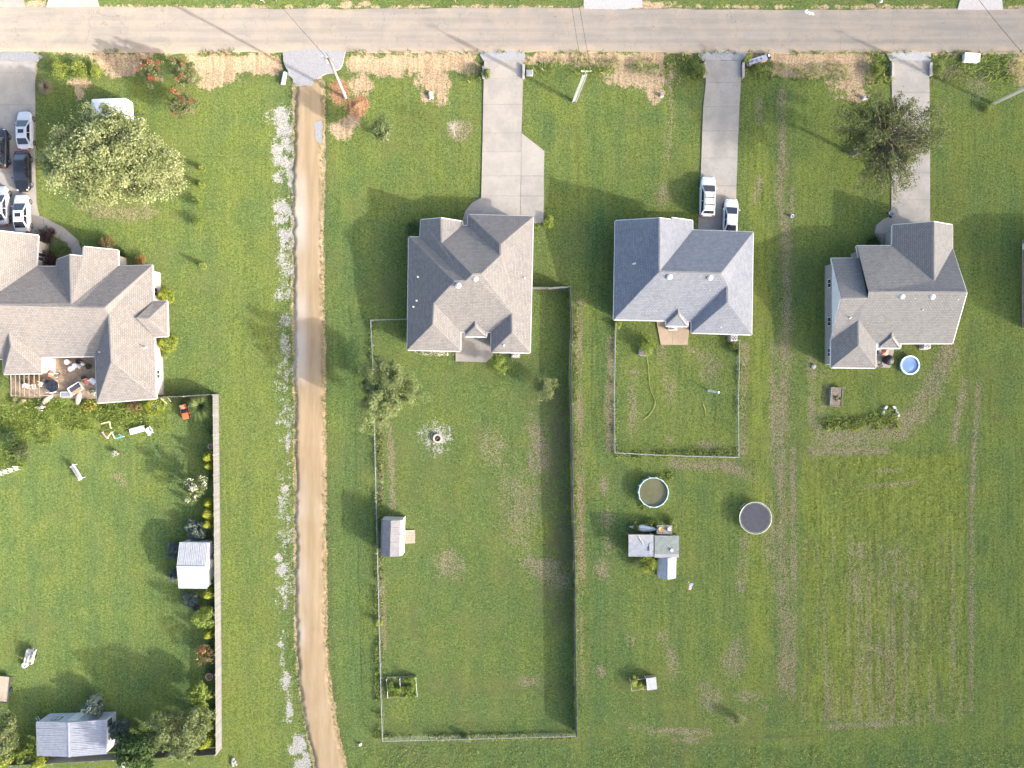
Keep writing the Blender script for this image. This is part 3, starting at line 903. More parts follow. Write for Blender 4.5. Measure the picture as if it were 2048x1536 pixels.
def brick_mat(name, a, b, mortar):
    m, nt, out = _mat(name)
    tc = N(nt, 'ShaderNodeTexCoord').outputs['Object']
    sx = N(nt, 'ShaderNodeSeparateXYZ')
    L(nt, tc, sx.inputs[0])
    cx = N(nt, 'ShaderNodeCombineXYZ')
    L(nt, math2(nt, 'ADD', sx.outputs[0], sx.outputs[1]), cx.inputs[0])
    L(nt, sx.outputs[2], cx.inputs[1])
    br = N(nt, 'ShaderNodeTexBrick')
    br.inputs['Scale'].default_value = 1.0
    br.inputs['Brick Width'].default_value = 0.21
    br.inputs['Row Height'].default_value = 0.075
    br.inputs['Mortar Size'].default_value = 0.008
    br.inputs['Color1'].default_value = c4(a)
    br.inputs['Color2'].default_value = c4(b)
    br.inputs['Mortar'].default_value = c4(mortar)
    L(nt, cx.outputs[0], br.inputs['Vector'])
    principled(nt, out, br.outputs['Color'], 0.85, 0, bump(nt, br.outputs['Fac'], -0.4, 0.01), 0.2)
    return m
M_BR1 = brick_mat('pale brick', (0.42, 0.36, 0.31), (0.34, 0.28, 0.24), (0.45, 0.42, 0.38))
M_BR2 = brick_mat('grey brick', (0.26, 0.24, 0.235), (0.20, 0.185, 0.18), (0.33, 0.32, 0.30))
M_BR3 = brick_mat('red brick', (0.24, 0.10, 0.075), (0.19, 0.075, 0.06), (0.36, 0.30, 0.27))
M_WHITE = M('white siding paint', (0.60, 0.60, 0.61), (0.53, 0.53, 0.54), 2, 0.5)
M_GLASS = M('dark window glass', (0.03, 0.035, 0.045), (0.05, 0.055, 0.065), 1.5, 0.08, spec=0.6)
M_DOOR = M('white panel door', (0.62, 0.60, 0.56), None, 2, 0.5)

def solve_roof(V, eave, faces, pitch, ez):
    """V: name -> reading; faces start with their two eave corners. Heights follow from the pitch of each plane."""
    z = {k: (ez if k in eave else ez + 2.5) for k in V}
    for it in range(30):
        P = {k: W(V[k][0], V[k][1], z[k]) for k in V}
        acc = {k: [] for k in V}
        for f in faces:
            a, b = P[f[0]], P[f[1]]
            d = Vector((b.x - a.x, b.y - a.y)).normalized()
            cen = Vector((sum(P[k].x for k in f) / len(f), sum(P[k].y for k in f) / len(f)))
            nrm = Vector((-d.y, d.x))
            if nrm.dot(cen - Vector((a.x, a.y))) < 0:
                nrm = -nrm
            for k in f:
                if k not in eave:
                    acc[k].append(ez + pitch * nrm.dot(Vector((P[k].x - a.x, P[k].y - a.y))))
        for k in V:
            if k not in eave and acc[k]:
                z[k] = sum(acc[k]) / len(acc[k])
    return {k: W(V[k][0], V[k][1], z[k]) for k in V}

def roof_mesh(name, P, faces, mat, parent):
    keys = list(P)
    ix = {k: i for i, k in enumerate(keys)}
    me = bpy.data.meshes.new(name)
    me.from_pydata([tuple(P[k]) for k in keys], [], [tuple(ix[k] for k in f) for f in faces])
    uvl = me.uv_layers.new(name='UVMap')
    for poly, f in zip(me.polygons, faces):
        a, b = P[f[0]], P[f[1]]
        d = (b - a); d.z = 0
        d.normalize()
        for li in poly.loop_indices:
            p = me.vertices[me.loops[li].vertex_index].co - a
            along = p.dot(d)
            perp = (p - d * along).length
            uvl.data[li].uv = (along + hash(f[0]) % 7, perp)
    me.materials.append(mat)
    me.update()
    return link(name, me, parent)

def house(label, V, outline, eave, faces, ridges, pitch, ez, rmat, wmat, base, dormers=(), inset=0.45, gables=()):
    t = thing('house', label, 'house', W(*base))
    inv = t.location
    P = solve_roof(V, eave, faces, pitch, ez)
    P = {k: p - inv for k, p in P.items()}
    roof = roof_mesh('roof', P, faces, rmat, t)
    sol = roof.modifiers.new('thick', 'SOLIDIFY')
    sol.thickness = 0.10
    sol.offset = -1
    # ridge caps
    for k, (a, b) in enumerate(ridges):
        up = Vector((0, 0, 0.03))
        MB().bar(P[a] + up, P[b] + up, 0.26, 0.05).build('ridge_cap', M_CAP, roof)
    n = len(outline)
    pts = [P[k] for k in outline]
    # fascia and gutter, one piece per side
    for i in range(n):
        a, b = pts[i], pts[(i + 1) % n]
        if (a - b).length < 0.3:
            continue
        dn = Vector((0, 0, -0.055))
        MB().bar(a + dn, b + dn, 0.22, 0.15).build('gutter', M_FASCIA, t)
    flat = [Vector((p.x, p.y)) for p in pts]
    area = sum(flat[i].x * flat[(i + 1) % n].y - flat[(i + 1) % n].x * flat[i].y for i in range(n))
    if area < 0:
        flat.reverse()
    MB().prism([tuple(p) for p in flat], ez - 0.20, ez - 0.17).build('soffit', M_SOFFIT, t)
    # walls follow the eaves, set back under the overhang
    ins = []
    m = len(flat)
    for i in range(m):
        p0, p1, p2 = flat[i - 1], flat[i], flat[(i + 1) % m]
        d1, d2 = (p1 - p0).normalized(), (p2 - p1).normalized()
        n1, n2 = Vector((-d1.y, d1.x)), Vector((-d2.y, d2.x))
        bis = n1 + n2
        if bis.length < 0.2:
            bis = n1
        bis = bis / max(bis.length, 1e-6)
        k = inset / max(0.5, bis.dot(n1))
        ins.append(p1 + bis * k)
    wall = MB()
    wall.prism([tuple(p) for p in ins], -0.3, ez - 0.19)
    w = wall.build('wall', wmat, t)
    MB().prism([tuple(p1 + (p2 - p1) * 0.0) for p1, p2 in zip(ins, ins)], -0.3, 0.12).build('foundation', M_CONCG, t).scale = (1.004, 1.004, 1)
    # gable end walls
    for (a, pk, b, mt) in gables:
        A, K, Bv = P[a], P[pk], P[b]
        cen = Vector((sum(p.x for p in pts) / n, sum(p.y for p in pts) / n, 0))
        d = Vector((Bv.x - A.x, Bv.y - A.y, 0)).normalized()
        nn = Vector((-d.y, d.x, 0))
        if nn.dot(Vector((A.x, A.y, 0)) - cen) > 0:
            nn = -nn
        off = nn * 0.12
        off2 = nn * 0.24
        lo = Vector((0, 0, -0.15))
        vs = [A + off + lo, Bv + off + lo, K + off + Vector((0, 0, -.12)), A + off2 + lo, Bv + off2 + lo, K + off2 + Vector((0, 0, -.12))]
        MB().add(vs, [(0, 1, 2), (5, 4, 3), (0, 3, 4, 1), (1, 4, 5, 2), (2, 5, 3, 0)]).build('gable_wall', mt, t)
    # windows along the longer walls
    for i in range(m):
        a, b = ins[i], ins[(i + 1) % m]
        ln = (b - a).length
        if ln < 2.6:
            continue
        d = (b - a).normalized()
        o = Vector((d.y, -d.x))
        k = max(1, int(ln // 4.2))
        for j in range(k):
            c = a + d * (ln * (j + 0.5) / k)
            win = MB().bar((*(c - d * 0.55 + o * 0.0), 1.5), (*(c + d * 0.55 + o * 0.0), 1.5), 0.10, 1.35).build('window', M_WHITE, t)
            MB().bar((*(c - d * 0.47 + o * 0.055), 1.5), (*(c - d * 0.03 + o * 0.055), 1.5), 0.02, 1.2).build('pane', M_GLASS, win)
            MB().bar((*(c + d * 0.03 + o * 0.055), 1.5), (*(c + d * 0.47 + o * 0.055), 1.5), 0.02, 1.2).build('pane', M_GLASS, win)
    # small dormer hips
    for (DV, Df, De, Dr) in dormers:
        DP = solve_roof(DV, De, Df, pitch, ez + 0.03)
        DP = {k: p - inv for k, p in DP.items()}
        dr = roof_mesh('dormer_roof', DP, Df, rmat, t)
        s2 = dr.modifiers.new('thick', 'SOLIDIFY')
        s2.thickness = 0.08
        s2.offset = -1
        for a, b in Dr:
            MB().bar(DP[a] + Vector((0, 0, .03)), DP[b] + Vector((0, 0, .03)), 0.22, 0.05).build('ridge_cap', M_CAP, dr)
        ek = [k for k in DV if k in De]
        for a, b in zip(ek[:-1], ek[1:]):
            MB().bar(DP[a] + Vector((0, 0, -.06)), DP[b] + Vector((0, 0, -.06)), 0.20, 0.14).build('gutter', M_FASCIA, dr)
    return t, P

M_VENT = M('white enamelled vent', (0.80, 0.80, 0.80), (0.7, 0.7, 0.7), 6, 0.35)
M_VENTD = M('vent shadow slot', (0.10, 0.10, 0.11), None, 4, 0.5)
M_PIPE = M('pale vent pipe', (0.66, 0.66, 0.64), None, 4, 0.5)
def turbine(parent, u, v, z):
    p = W(u, v, z) - parent.location
    tv = MB().lathe([(0.16, -0.35), (0.16, 0.02), (0.20, 0.05)], 16, p).build('turbine_vent', M_VENT, parent, smooth=True)
    dome = MB()
    n = 20
    for k in range(n):
        a0 = 2 * PI * k / n
        vs = []
        for r, zz, tw in ((0.20, 0.05, 0), (0.33, 0.16, 0.10), (0.34, 0.26, 0.18), (0.22, 0.38, 0.25), (0.06, 0.42, 0.3)):
            for da in (0, 0.22):
                vs.append((p.x + r * math.cos(a0 + tw + da), p.y + r * math.sin(a0 + tw + da), p.z + zz))
        dome.add(vs, [(2 * i, 2 * i + 1, 2 * i + 3, 2 * i + 2) for i in range(4)])
    dome.build('fin', M_VENT, tv, smooth=True)
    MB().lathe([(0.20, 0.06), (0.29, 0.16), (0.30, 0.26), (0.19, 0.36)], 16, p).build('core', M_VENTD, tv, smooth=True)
    MB().lathe([(0.10, 0.40), (0.10, 0.44), (0.03, 0.46)], 12, p).build('cap', M_VENT, tv)
def pipe(parent, u, v, z):
    p = W(u, v, z) - parent.location
    MB().lathe([(0.14, -0.12), (0.07, 0.0), (0.055, 0.06), (0.055, 0.34), (0.035, 0.34), (0.035, 0.2)], 12, p).build('vent_pipe', M_PIPE, parent, smooth=True)

def zf(x0, y0, s):
    return lambda a, b: (x0 + a * s, y0 + b * s)
# ---------------- middle-left house
q = zf(670, 360, 0.2539)
V = dict(a=q(678, 315), b=q(835, 302), c=q(1003, 328), d=q(1003, 362), e=q(1048, 362), f=q(1052, 275), g=q(1560, 290), h=q(1535, 1360), i=q(1232, 1355), j=q(1232, 1197),
         o=q(987, 1193), p=q(987, 1347), q=q(572, 1338), r=q(583, 452), s=q(672, 452), G=q(842, 500), Tm=q(1080, 745), Vb=q(1030, 795), R2=q(940, 800),
         T1=q(1303, 510), T2=q(1303, 595), T3=q(1150, 740), T4=q(1393, 1048), T5=q(1393, 1200), S1=q(782, 965), S2=q(772, 1135))
M_SH2 = shingle_mat('weathered brown-grey shingle', (0.150, 0.143, 0.142), (0.198, 0.189, 0.184), (0.185, 0.170, 0.158))
D2V = dict(w=q(1025, 1190), x=q(1025, 1232), y=q(1193, 1235), z=q(1196, 1197), A=q(1108, 1105), B=q(1110, 1150))
dorm = (D2V, [('w', 'x', 'B', 'A'), ('x', 'y', 'B'), ('y', 'z', 'A', 'B')], {'w', 'x', 'y', 'z'}, [('A', 'B'), ('B', 'x'), ('B', 'y')])
H2, _ = house('brown-grey hip roofed house with a stained patio, between the dirt lane and wood fence', V,
      ['a', 'b', 'c', 'd', 'e', 'f', 'g', 'h', 'i', 'j', 'o', 'p', 'q', 'r', 's'], set('acdefghijopqrs'),
      [('s', 'a', 'b', 'G', 'Tm', 'Vb'), ('c', 'd', 'G', 'b'), ('d', 'e', 'T2', 'T3', 'Tm', 'G'), ('e', 'f', 'T1', 'T2'), ('f', 'g', 'T1'), ('g', 'h', 'T5', 'T4', 'T3', 'T2', 'T1'),
       ('h', 'i', 'T5'), ('i', 'j', 'T4', 'T5'), ('j', 'o', 'S1', 'R2', 'Vb', 'Tm', 'T3', 'T4'), ('o', 'p', 'S2', 'S1'), ('p', 'q', 'S2'), ('q', 'r', 'R2', 'S1', 'S2'), ('r', 's', 'Vb', 'R2')],
      [('b', 'G'), ('G', 'Tm'), ('Tm', 'T3'), ('T2', 'T3'), ('T1', 'T2'), ('f', 'T1'), ('g', 'T1'), ('T3', 'T4'), ('T4', 'T5'), ('T5', 'h'), ('T5', 'i'), ('R2', 'S1'), ('S1', 'S2'), ('S2', 'q'), ('S2', 'p'), ('r', 'R2'), ('R2', 'Vb')],
      0.667, 2.65, M_SH2, M_BR1, (940, 570), [dorm], gables=[('a', 'b', 'c', M_WHITE)])
turbine(H2, *q(972, 833), 6.35)
turbine(H2, *q(1108, 778), 6.5)
for a in ((652, 762, 4.0), (642, 950, 3.9), (616, 998, 3.6), (1493, 772, 3.4), (1330, 1300, 3.5)):
    pipe(H2, *q(a[0], a[1]), a[2])
# ---------------- blue-grey house
q = zf(1180, 330, 0.2408)
V = dict(a=q(212, 465), b=q(577, 443), k=q(672, 456), l=q(680, 440), c=q(850, 465), d=q(850, 543), e=q(1352, 560), f=q(1340, 1408), g=q(845, 1392), h=q(845, 1295), j=q(198, 1283),
         R1=q(577, 885), R2=q(1085, 900), T4=q(1140, 1000), T5=q(1140, 1140))
M_SH3 = shingle_mat('blue-grey shingle', (0.142, 0.155, 0.186), (0.192, 0.205, 0.236), (0.178, 0.186, 0.205))
D3V = dict(w=q(632, 1293), x=q(632, 1337), y=q(812, 1340), z=q(812, 1296), A=q(735, 1190), B=q(738, 1238))
dorm = (D3V, [('w', 'x', 'B', 'A'), ('x', 'y', 'B'), ('y', 'z', 'A', 'B')], {'w', 'x', 'y', 'z'}, [('A', 'B'), ('B', 'x'), ('B', 'y')])
H3, _ = house('blue-grey roofed house behind the two white cars', V, ['a', 'b', 'k', 'l', 'c', 'd', 'e', 'f', 'g', 'h', 'j'], set('acdefghj'),
      [('j', 'a', 'b', 'R1'), ('c', 'd', 'R1', 'b', 'k', 'l'), ('d', 'e', 'R2', 'R1'), ('e', 'f', 'T5', 'T4', 'R2'), ('f', 'g', 'T5'), ('g', 'h', 'T4', 'T5'), ('h', 'j', 'R1', 'R2', 'T4')],
      [('b', 'R1'), ('R1', 'R2'), ('R2', 'e'), ('R2', 'T4'), ('T4', 'T5'), ('T5', 'f'), ('T5', 'g'), ('R1', 'j')], 0.667, 2.65, M_SH3, M_BR2, (1365, 550), [dorm], gables=[('a', 'b', 'c', M_WHITE)])
turbine(H3, *q(657, 930), 5.7)
turbine(H3, *q(993, 937), 5.7)
for a in ((362, 820, 4.2), (376, 818, 4.3), (990, 1040, 4.8), (1082, 1350, 3.0)):
    pipe(H3, *q(a[0], a[1]), a[2])
# ---------------- right house
q = zf(1600, 400, 0.2344)
V = dict(a=q(790, 215), b=q(1140, 188), c=q(1297, 215), d=q(1297, 415), e=q(787, 393), e2=q(482, 393), R=q(1142, 697), P=q(1420, 790), Q=q(582, 785), f=q(1298, 1222), g=q(645, 1222),
         m=q(267, 500), n=q(505, 500), Lq=q(575, 835), Lp=q(350, 840), w=q(267, 1195), A=q(497, 1025), Bk=q(497, 1240), s=q(265, 1428), u=q(642, 1432))
M_SH4 = shingle_mat('taupe-grey shingle', (0.150, 0.147, 0.146), (0.190, 0.187, 0.184), (0.175, 0.170, 0.162))
D4V = dict(w=q(672, 1222), x=q(675, 1263), y=q(856, 1265), z=q(858, 1222), A=q(787, 1130), B=q(789, 1172))
dorm = (D4V, [('w', 'x', 'B', 'A'), ('x', 'y', 'B'), ('y', 'z', 'A', 'B')], {'w', 'x', 'y', 'z'}, [('A', 'B'), ('B', 'x'), ('B', 'y')])
H4, _ = house('grey gabled house beside the small round blue pool', V, ['a', 'b', 'c', 'd', 'P', 'f', 'g', 'u', 's', 'w', 'Lp', 'm', 'n', 'e2', 'e'], {'a', 'c', 'd', 'e', 'e2', 'f', 'g', 'm', 'n', 'w', 's', 'u'},
      [('e', 'a', 'b', 'R'), ('c', 'd', 'R', 'b'), ('e2', 'e', 'R', 'd', 'P', 'Q'), ('m', 'n', 'Lq', 'Lp'), ('f', 'g', 'A', 'w', 'Lp', 'Lq', 'Q', 'P'), ('s', 'w', 'A', 'Bk'), ('u', 's', 'Bk'), ('g', 'u', 'Bk', 'A')],
      [('b', 'R'), ('Q', 'P'), ('Lp', 'Lq'), ('A', 'Bk'), ('Bk', 's'), ('Bk', 'u')], 0.5, 2.65, M_SH4, M_BR2, (1790, 580), [dorm], gables=[('a', 'b', 'c', M_WHITE), ('m', 'Lp', 'w', M_WHITE), ('d', 'P', 'f', M_WHITE)])
turbine(H4, *q(862, 822), 5.2)
turbine(H4, *q(1120, 825), 5.2)
for a in ((970, 842, 5.0), (1338, 853, 5.0), (1040, 940, 4.6), (427, 1005, 4.2)):
    pipe(H4, *q(a[0], a[1]), a[2])
# ---------------- left house (runs out of the picture on the left)
q = zf(0, 440, 0.254)
V = dict(a=q(-560, 60), pk=q(-150, 72), b=q(300, 123), c=q(286, 368), d=q(450, 368), e=q(450, 315), pe=q(553, 276), k=q(655, 288), l=q(660, 212), f=q(928, 240), g=q(931, 366), h=q(1200, 358), i=q(1230, 1405),
         j=q(768, 1440), m=q(755, 1072), n=q(325, 1080), o=q(325, 1207), p=q(32, 1214), r=q(28, 1094), s=q(-560, 1094),
         G1=q(-150, 668), R1=q(563, 668), R2=q(605, 686), R3=q(825, 690), S1=q(860, 740), S2=q(880, 1115), A=q(75, 885), B=q(90, 990), X=q(-560, 668))
M_SH1 = shingle_mat('warm taupe shingle', (0.155, 0.145, 0.141), (0.203, 0.191, 0.184), (0.19, 0.168, 0.150))
E1V = dict(w=q(1215, 640), x=q(1316, 641), y=q(1322, 915), z=q(1222, 920), A=q(1075, 772), B=q(1165, 781))
dorm = (E1V, [('w', 'x', 'B', 'A'), ('x', 'y', 'B'), ('y', 'z', 'A', 'B')], {'w', 'x', 'y', 'z'}, [('A', 'B'), ('B', 'x'), ('B', 'y')])
H1, _ = house('large taupe roofed house with a courtyard, cut off by the left edge', V, ['a', 'pk', 'b', 'c', 'd', 'e', 'pe', 'k', 'l', 'f', 'g', 'h', 'i', 'j', 'm', 'n', 'o', 'p', 'r', 's', 'X'], {'a', 'b', 'c', 'd', 'e', 'f', 'g', 'h', 'i', 'j', 'm', 'n', 'o', 'p', 'r', 's'},
      [('b', 'c', 'G1', 'pk'), ('a', 'X', 'G1', 'pk'), ('c', 'd', 'R1', 'G1'), ('d', 'e', 'pe', 'R1'), ('f', 'g', 'R2', 'R1', 'pe', 'k', 'l'), ('g', 'h', 'R3', 'R2'), ('h', 'i', 'S2', 'S1', 'R3'), ('i', 'j', 'S2'), ('j', 'm', 'S1', 'S2'),
       ('m', 'n', 'A', 'G1', 'R1', 'R2', 'R3', 'S1'), ('n', 'o', 'B', 'A'), ('o', 'p', 'B'), ('p', 'r', 'A', 'B'), ('r', 's', 'X', 'G1', 'A')],
      [('pk', 'G1'), ('G1', 'R1'), ('pe', 'R1'), ('R2', 'R3'), ('R3', 'h'), ('S1', 'S2'), ('S2', 'i'), ('S2', 'j'), ('A', 'B'), ('B', 'o'), ('B', 'p')], 0.62, 2.7, M_SH1, M_BR1, (120, 620), [dorm], gables=[('e', 'pe', 'f', M_WHITE), ('a', 'pk', 'b', M_WHITE)])
pipe(H1, *q(790, 1040), 3.6)
pipe(H1, *q(1145, 1005), 3.6)
# ---------------- sliver of a brick house at the right edge: only its near side stands in view
V = dict(a=(2075, 468), b=(2420, 468), c=(2420, 655), d=(2075, 655), R1=(2150, 560), R2=(2330, 560))
H5, _ = house('red brick house showing only its wall at the right edge', V, list('abcd'), set('abcd'), [('a', 'b', 'R2', 'R1'), ('b', 'c', 'R2'), ('c', 'd', 'R1', 'R2'), ('d', 'a', 'R1')], [('R1', 'R2'), ('R1', 'a'), ('R1', 'd'), ('R2', 'b'), ('R2', 'c')], 0.667, 2.7, M_SH2, M_BR3, (2150, 560), inset=0.15)
MB().box(-0.1, 0.1, -0.35, 0.35, 0.3, 0.5).build('sill', M_WHITE, H5, loc=W(2043, 494) - H5.location)

# ---------------- AC condensers
M_AC = M('grey painted steel', (0.40, 0.40, 0.40), (0.30, 0.30, 0.30), 5, 0.5)
M_DARK = M('dark metal', (0.045, 0.045, 0.05), None, 5, 0.45)
def condenser(label, u, v):
    t = thing('air_conditioner', label, 'air conditioner', W(u, v), 0, 'condensers behind the houses')
    MB().box(-.55, .55, -.55, .55, 0, 0.10).build('pad', M_CONCL, t)
    MB().box(-.42, .42, -.42, .42, 0.10, 0.85).build('cabinet', M_AC, t, bevel=0.04)
    MB().lathe([(0.37, 0.852), (0.37, 0.86), (0.30, 0.87)], 24).build('fan_opening', M_DARK, t)
    g = MB()
    for r in (0.12, 0.22, 0.32, 0.38):
        g.tube([(r * math.cos(2 * PI * k / 24), r * math.sin(2 * PI * k / 24), 0.89) for k in range(25)], 0.012, 5, False)
    g.build('grille', M_PIPE, t)
    b = MB()
    for k in range(4):
        a = k * PI / 2
        b.add([(0.05 * math.cos(a), 0.05 * math.sin(a), .88), (.28 * math.cos(a - .3), .28 * math.sin(a - .3), .885), (.28 * math.cos(a + .3), .28 * math.sin(a + .3), .875)], [(0, 1, 2)])
    b.build('fan_blade', M_AC, t)
condenser('grey condenser at the back wall beside the small round tree', 1031, 707)
condenser('grey condenser at the back corner of the blue-grey roofed house', 1464, 676)
condenser('grey condenser at the back wall beside the round blue pool', 1847, 691)
# ================================================================== VEGETATION
M_BARK = M('grey-brown bark', (0.10, 0.08, 0.06), (0.16, 0.135, 0.11), 6, 0.9, bs=0.6, bscale=18)
M_TWIG = M('pale dead twig', (0.26, 0.24, 0.21), (0.34, 0.32, 0.29), 6, 0.9)
LM = dict(
    silver=leaf_mat('silvery maple leaf', (0.10, 0.13, 0.042), (0.38, 0.40, 0.215), 0.45),
    young=leaf_mat('pale young leaf', (0.075, 0.105, 0.038), (0.27, 0.31, 0.15), 0.45),
    mid=leaf_mat('fresh tree leaf', (0.055, 0.082, 0.028), (0.205, 0.24, 0.11), 0.4),
    dark=leaf_mat('dark oak leaf', (0.030, 0.042, 0.018), (0.130, 0.150, 0.062), 0.35),
    darkg=leaf_mat('dark evergreen leaf', (0.018, 0.036, 0.012), (0.060, 0.105, 0.028), 0.2),
    bright=leaf_mat('bright shrub leaf', (0.075, 0.115, 0.022), (0.21, 0.27, 0.060), 0.35),
    yellow=leaf_mat('golden conifer spray', (0.11, 0.135, 0.010), (0.30, 0.33, 0.030), 0.3),
    lime=leaf_mat('lime shrub leaf', (0.12, 0.155, 0.025), (0.33, 0.37, 0.085), 0.4),
    blue=leaf_mat('blue juniper spray', (0.045, 0.068, 0.058), (0.16, 0.20, 0.175), 0.25),
    purple=leaf_mat('purple plum leaf', (0.020, 0.010, 0.012), (0.075, 0.040, 0.042), 0.2),
    brown=leaf_mat('bronze shrub leaf', (0.070, 0.055, 0.022), (0.20, 0.155, 0.065), 0.25),
    orange=leaf_mat('rusty shrub leaf', (0.12, 0.065, 0.022), (0.27, 0.16, 0.06), 0.25),
    red=leaf_mat('red blossom', (0.20, 0.018, 0.016), (0.42, 0.06, 0.045), 0.25),
    white=leaf_mat('white blossom', (0.42, 0.42, 0.34), (0.62, 0.61, 0.52), 0.25),
    ygold=leaf_mat('yellow blossom', (0.38, 0.27, 0.02), (0.55, 0.42, 0.05), 0.25),
    myrtle=leaf_mat('crape myrtle leaf', (0.055, 0.075, 0.03), (0.21, 0.225, 0.105), 0.35),
    weed=leaf_mat('weed leaf', (0.055, 0.085, 0.024), (0.20, 0.245, 0.075), 0.4),
    grass=leaf_mat('long grass blade', (0.075, 0.105, 0.028), (0.235, 0.265, 0.085), 0.4),
    dry=leaf_mat('dry grass blade', (0.12, 0.10, 0.055), (0.27, 0.23, 0.14), 0.25))
def ball(g, n, shell=0.5):
    d = unit(g.normal(size=(n, 3)))
    return d * (shell + (1 - shell) * g.uniform(0, 1, (n, 1)) ** 0.6)
def tree(label, u, v, zc, rx, ry, rz, mat, h_trunk=None, clumps=60, per=120, leaf=0.26, cr=0.9, trunk=0.22, seed=1, base=None, blossom=None, nb=0, group=None, name='tree', cat='tree', shell=0.55, droop=0.0, limbs=26, bias=0.9, stems=1, flat=0.75, feather=0.0):
    """crown centre reads at (u, v) at height zc; trunk, limbs and leaf clumps spread through the crown"""
    g = np.random.default_rng(seed)
    c = W(u, v, zc)
    b = W(*base) if base else Vector((c.x, c.y, 0))
    t = thing(name, label, cat, (b.x, b.y, -0.03), 0, group)
    off = np.array([c.x - b.x, c.y - b.y, zc + 0.03])
    C = ball(g, clumps, shell) * np.array([rx, ry, rz])
    # uneven outline
    lob = 1 + (0.22 if rx < 7 else 0.10) * np.sin(3 * np.arctan2(C[:, 1], C[:, 0]) + seed) + g.uniform(-0.16, 0.12, clumps)
    C = C * lob[:, None]
    C[:, 2] -= droop * (np.hypot(C[:, 0], C[:, 1]) / max(rx, ry)) ** 2
    C[:, 2] = np.maximum(C[:, 2], -zc + cr * 0.6 + 0.15)
    ctone = g.uniform(0.15, 0.85, clumps)
    rad = cr * g.uniform(0.6, 1.3, clumps)
    idx = np.repeat(np.arange(clumps), per)
    dirs = unit(g.normal(size=(clumps * per, 3)))
    rr = g.uniform(0, 1, (clumps * per, 1)) ** 0.45
    P = C[idx] + dirs * rr * rad[idx][:, None] * np.array([1, 1, flat]) + off
    if feather > 0:
        # sprays: leaves strung along the outer part of each limb
        sel = g.uniform(0, 1, len(P)) < feather
        k_ = idx[sel]
        f_ = g.uniform(0.3, 1.12, (len(k_), 1)) ** 0.7
        hub = np.array([off[0] * 0.55, off[1] * 0.55, off[2] * 0.62])
        line = hub + (C[k_] + off - hub) * f_
        line[:, 2] += 0.25 * rz * np.sin(f_[:, 0] * PI)
        P[sel] = line + g.normal(size=(len(k_), 3)) * (rad[k_] * 0.34)[:, None]
    P[:, 2] = np.maximum(P[:, 2], 0.08)
    outw = unit(dirs + unit(C[idx] + 1e-6) * 0.5 + np.array([0, 0, 0.45]))
    leaves('crown', P, leaf, mat, t, outw, bias, ctone[idx] * 0.8 + 0.1, 0.55, g)
    if blossom is not None:
        top = np.argsort(-(C[:, 2] + 0.35 * np.hypot(C[:, 0], C[:, 1])))[:nb]
        ii = g.permutation(np.repeat(top, max(30, per // 2)))
        d2 = unit(g.normal(size=(len(ii), 3)))
        d2[:, 2] = np.abs(d2[:, 2])
        ii = ii[:len(ii) * 6 // 10]
        d2 = d2[:len(ii)]
        PB = C[ii] + unit(C[ii]) * (rad[ii] * 0.6)[:, None] + d2 * (rad[ii] * 1.0 * g.uniform(0.1, 1, len(ii)) ** 0.6)[:, None] + off
        leaves('blossom', PB, leaf * 0.8, blossom, t, d2, 0.6, None, 0.7, g)
    mb = MB()
    order = g.permutation(clumps)[:limbs]
    if stems == 1:
        fork = Vector(off) * 0.55 if zc > 2.2 else Vector(off) * 0.4
        mb.tube([(0, 0, -0.1), Vector((off[0] * .2 + g.uniform(-.1, .1), off[1] * .2, off[2] * 0.25)), fork, Vector(off)], [trunk * 1.3, trunk, trunk * 0.75, trunk * 0.4], 9)
        for k in order:
            e = Vector(C[k] + off)
            s0 = fork.lerp(Vector(off), float(g.uniform(0, 0.9)))
            mid = s0.lerp(e, 0.5) + Vector((0, 0, 0.12 * (e - s0).length))
            mb.tube([s0, mid, e], [trunk * 0.42, trunk * 0.24, trunk * 0.07], 6)
    else:
        for k in order[:max(stems * 3, 6)]:
            e = Vector(C[k] + off)
            a = float(g.uniform(0, 2 * PI))
            s0 = Vector((0.18 * math.cos(a), 0.18 * math.sin(a), -0.1))
            mid = s0.lerp(e, 0.5)
            mid.x *= 0.75
            mid.y *= 0.75
            mb.tube([s0, mid, e], [trunk, trunk * 0.6, trunk * 0.15], 6)
    mb.build('trunk', M_BARK, t, smooth=True)
    return t
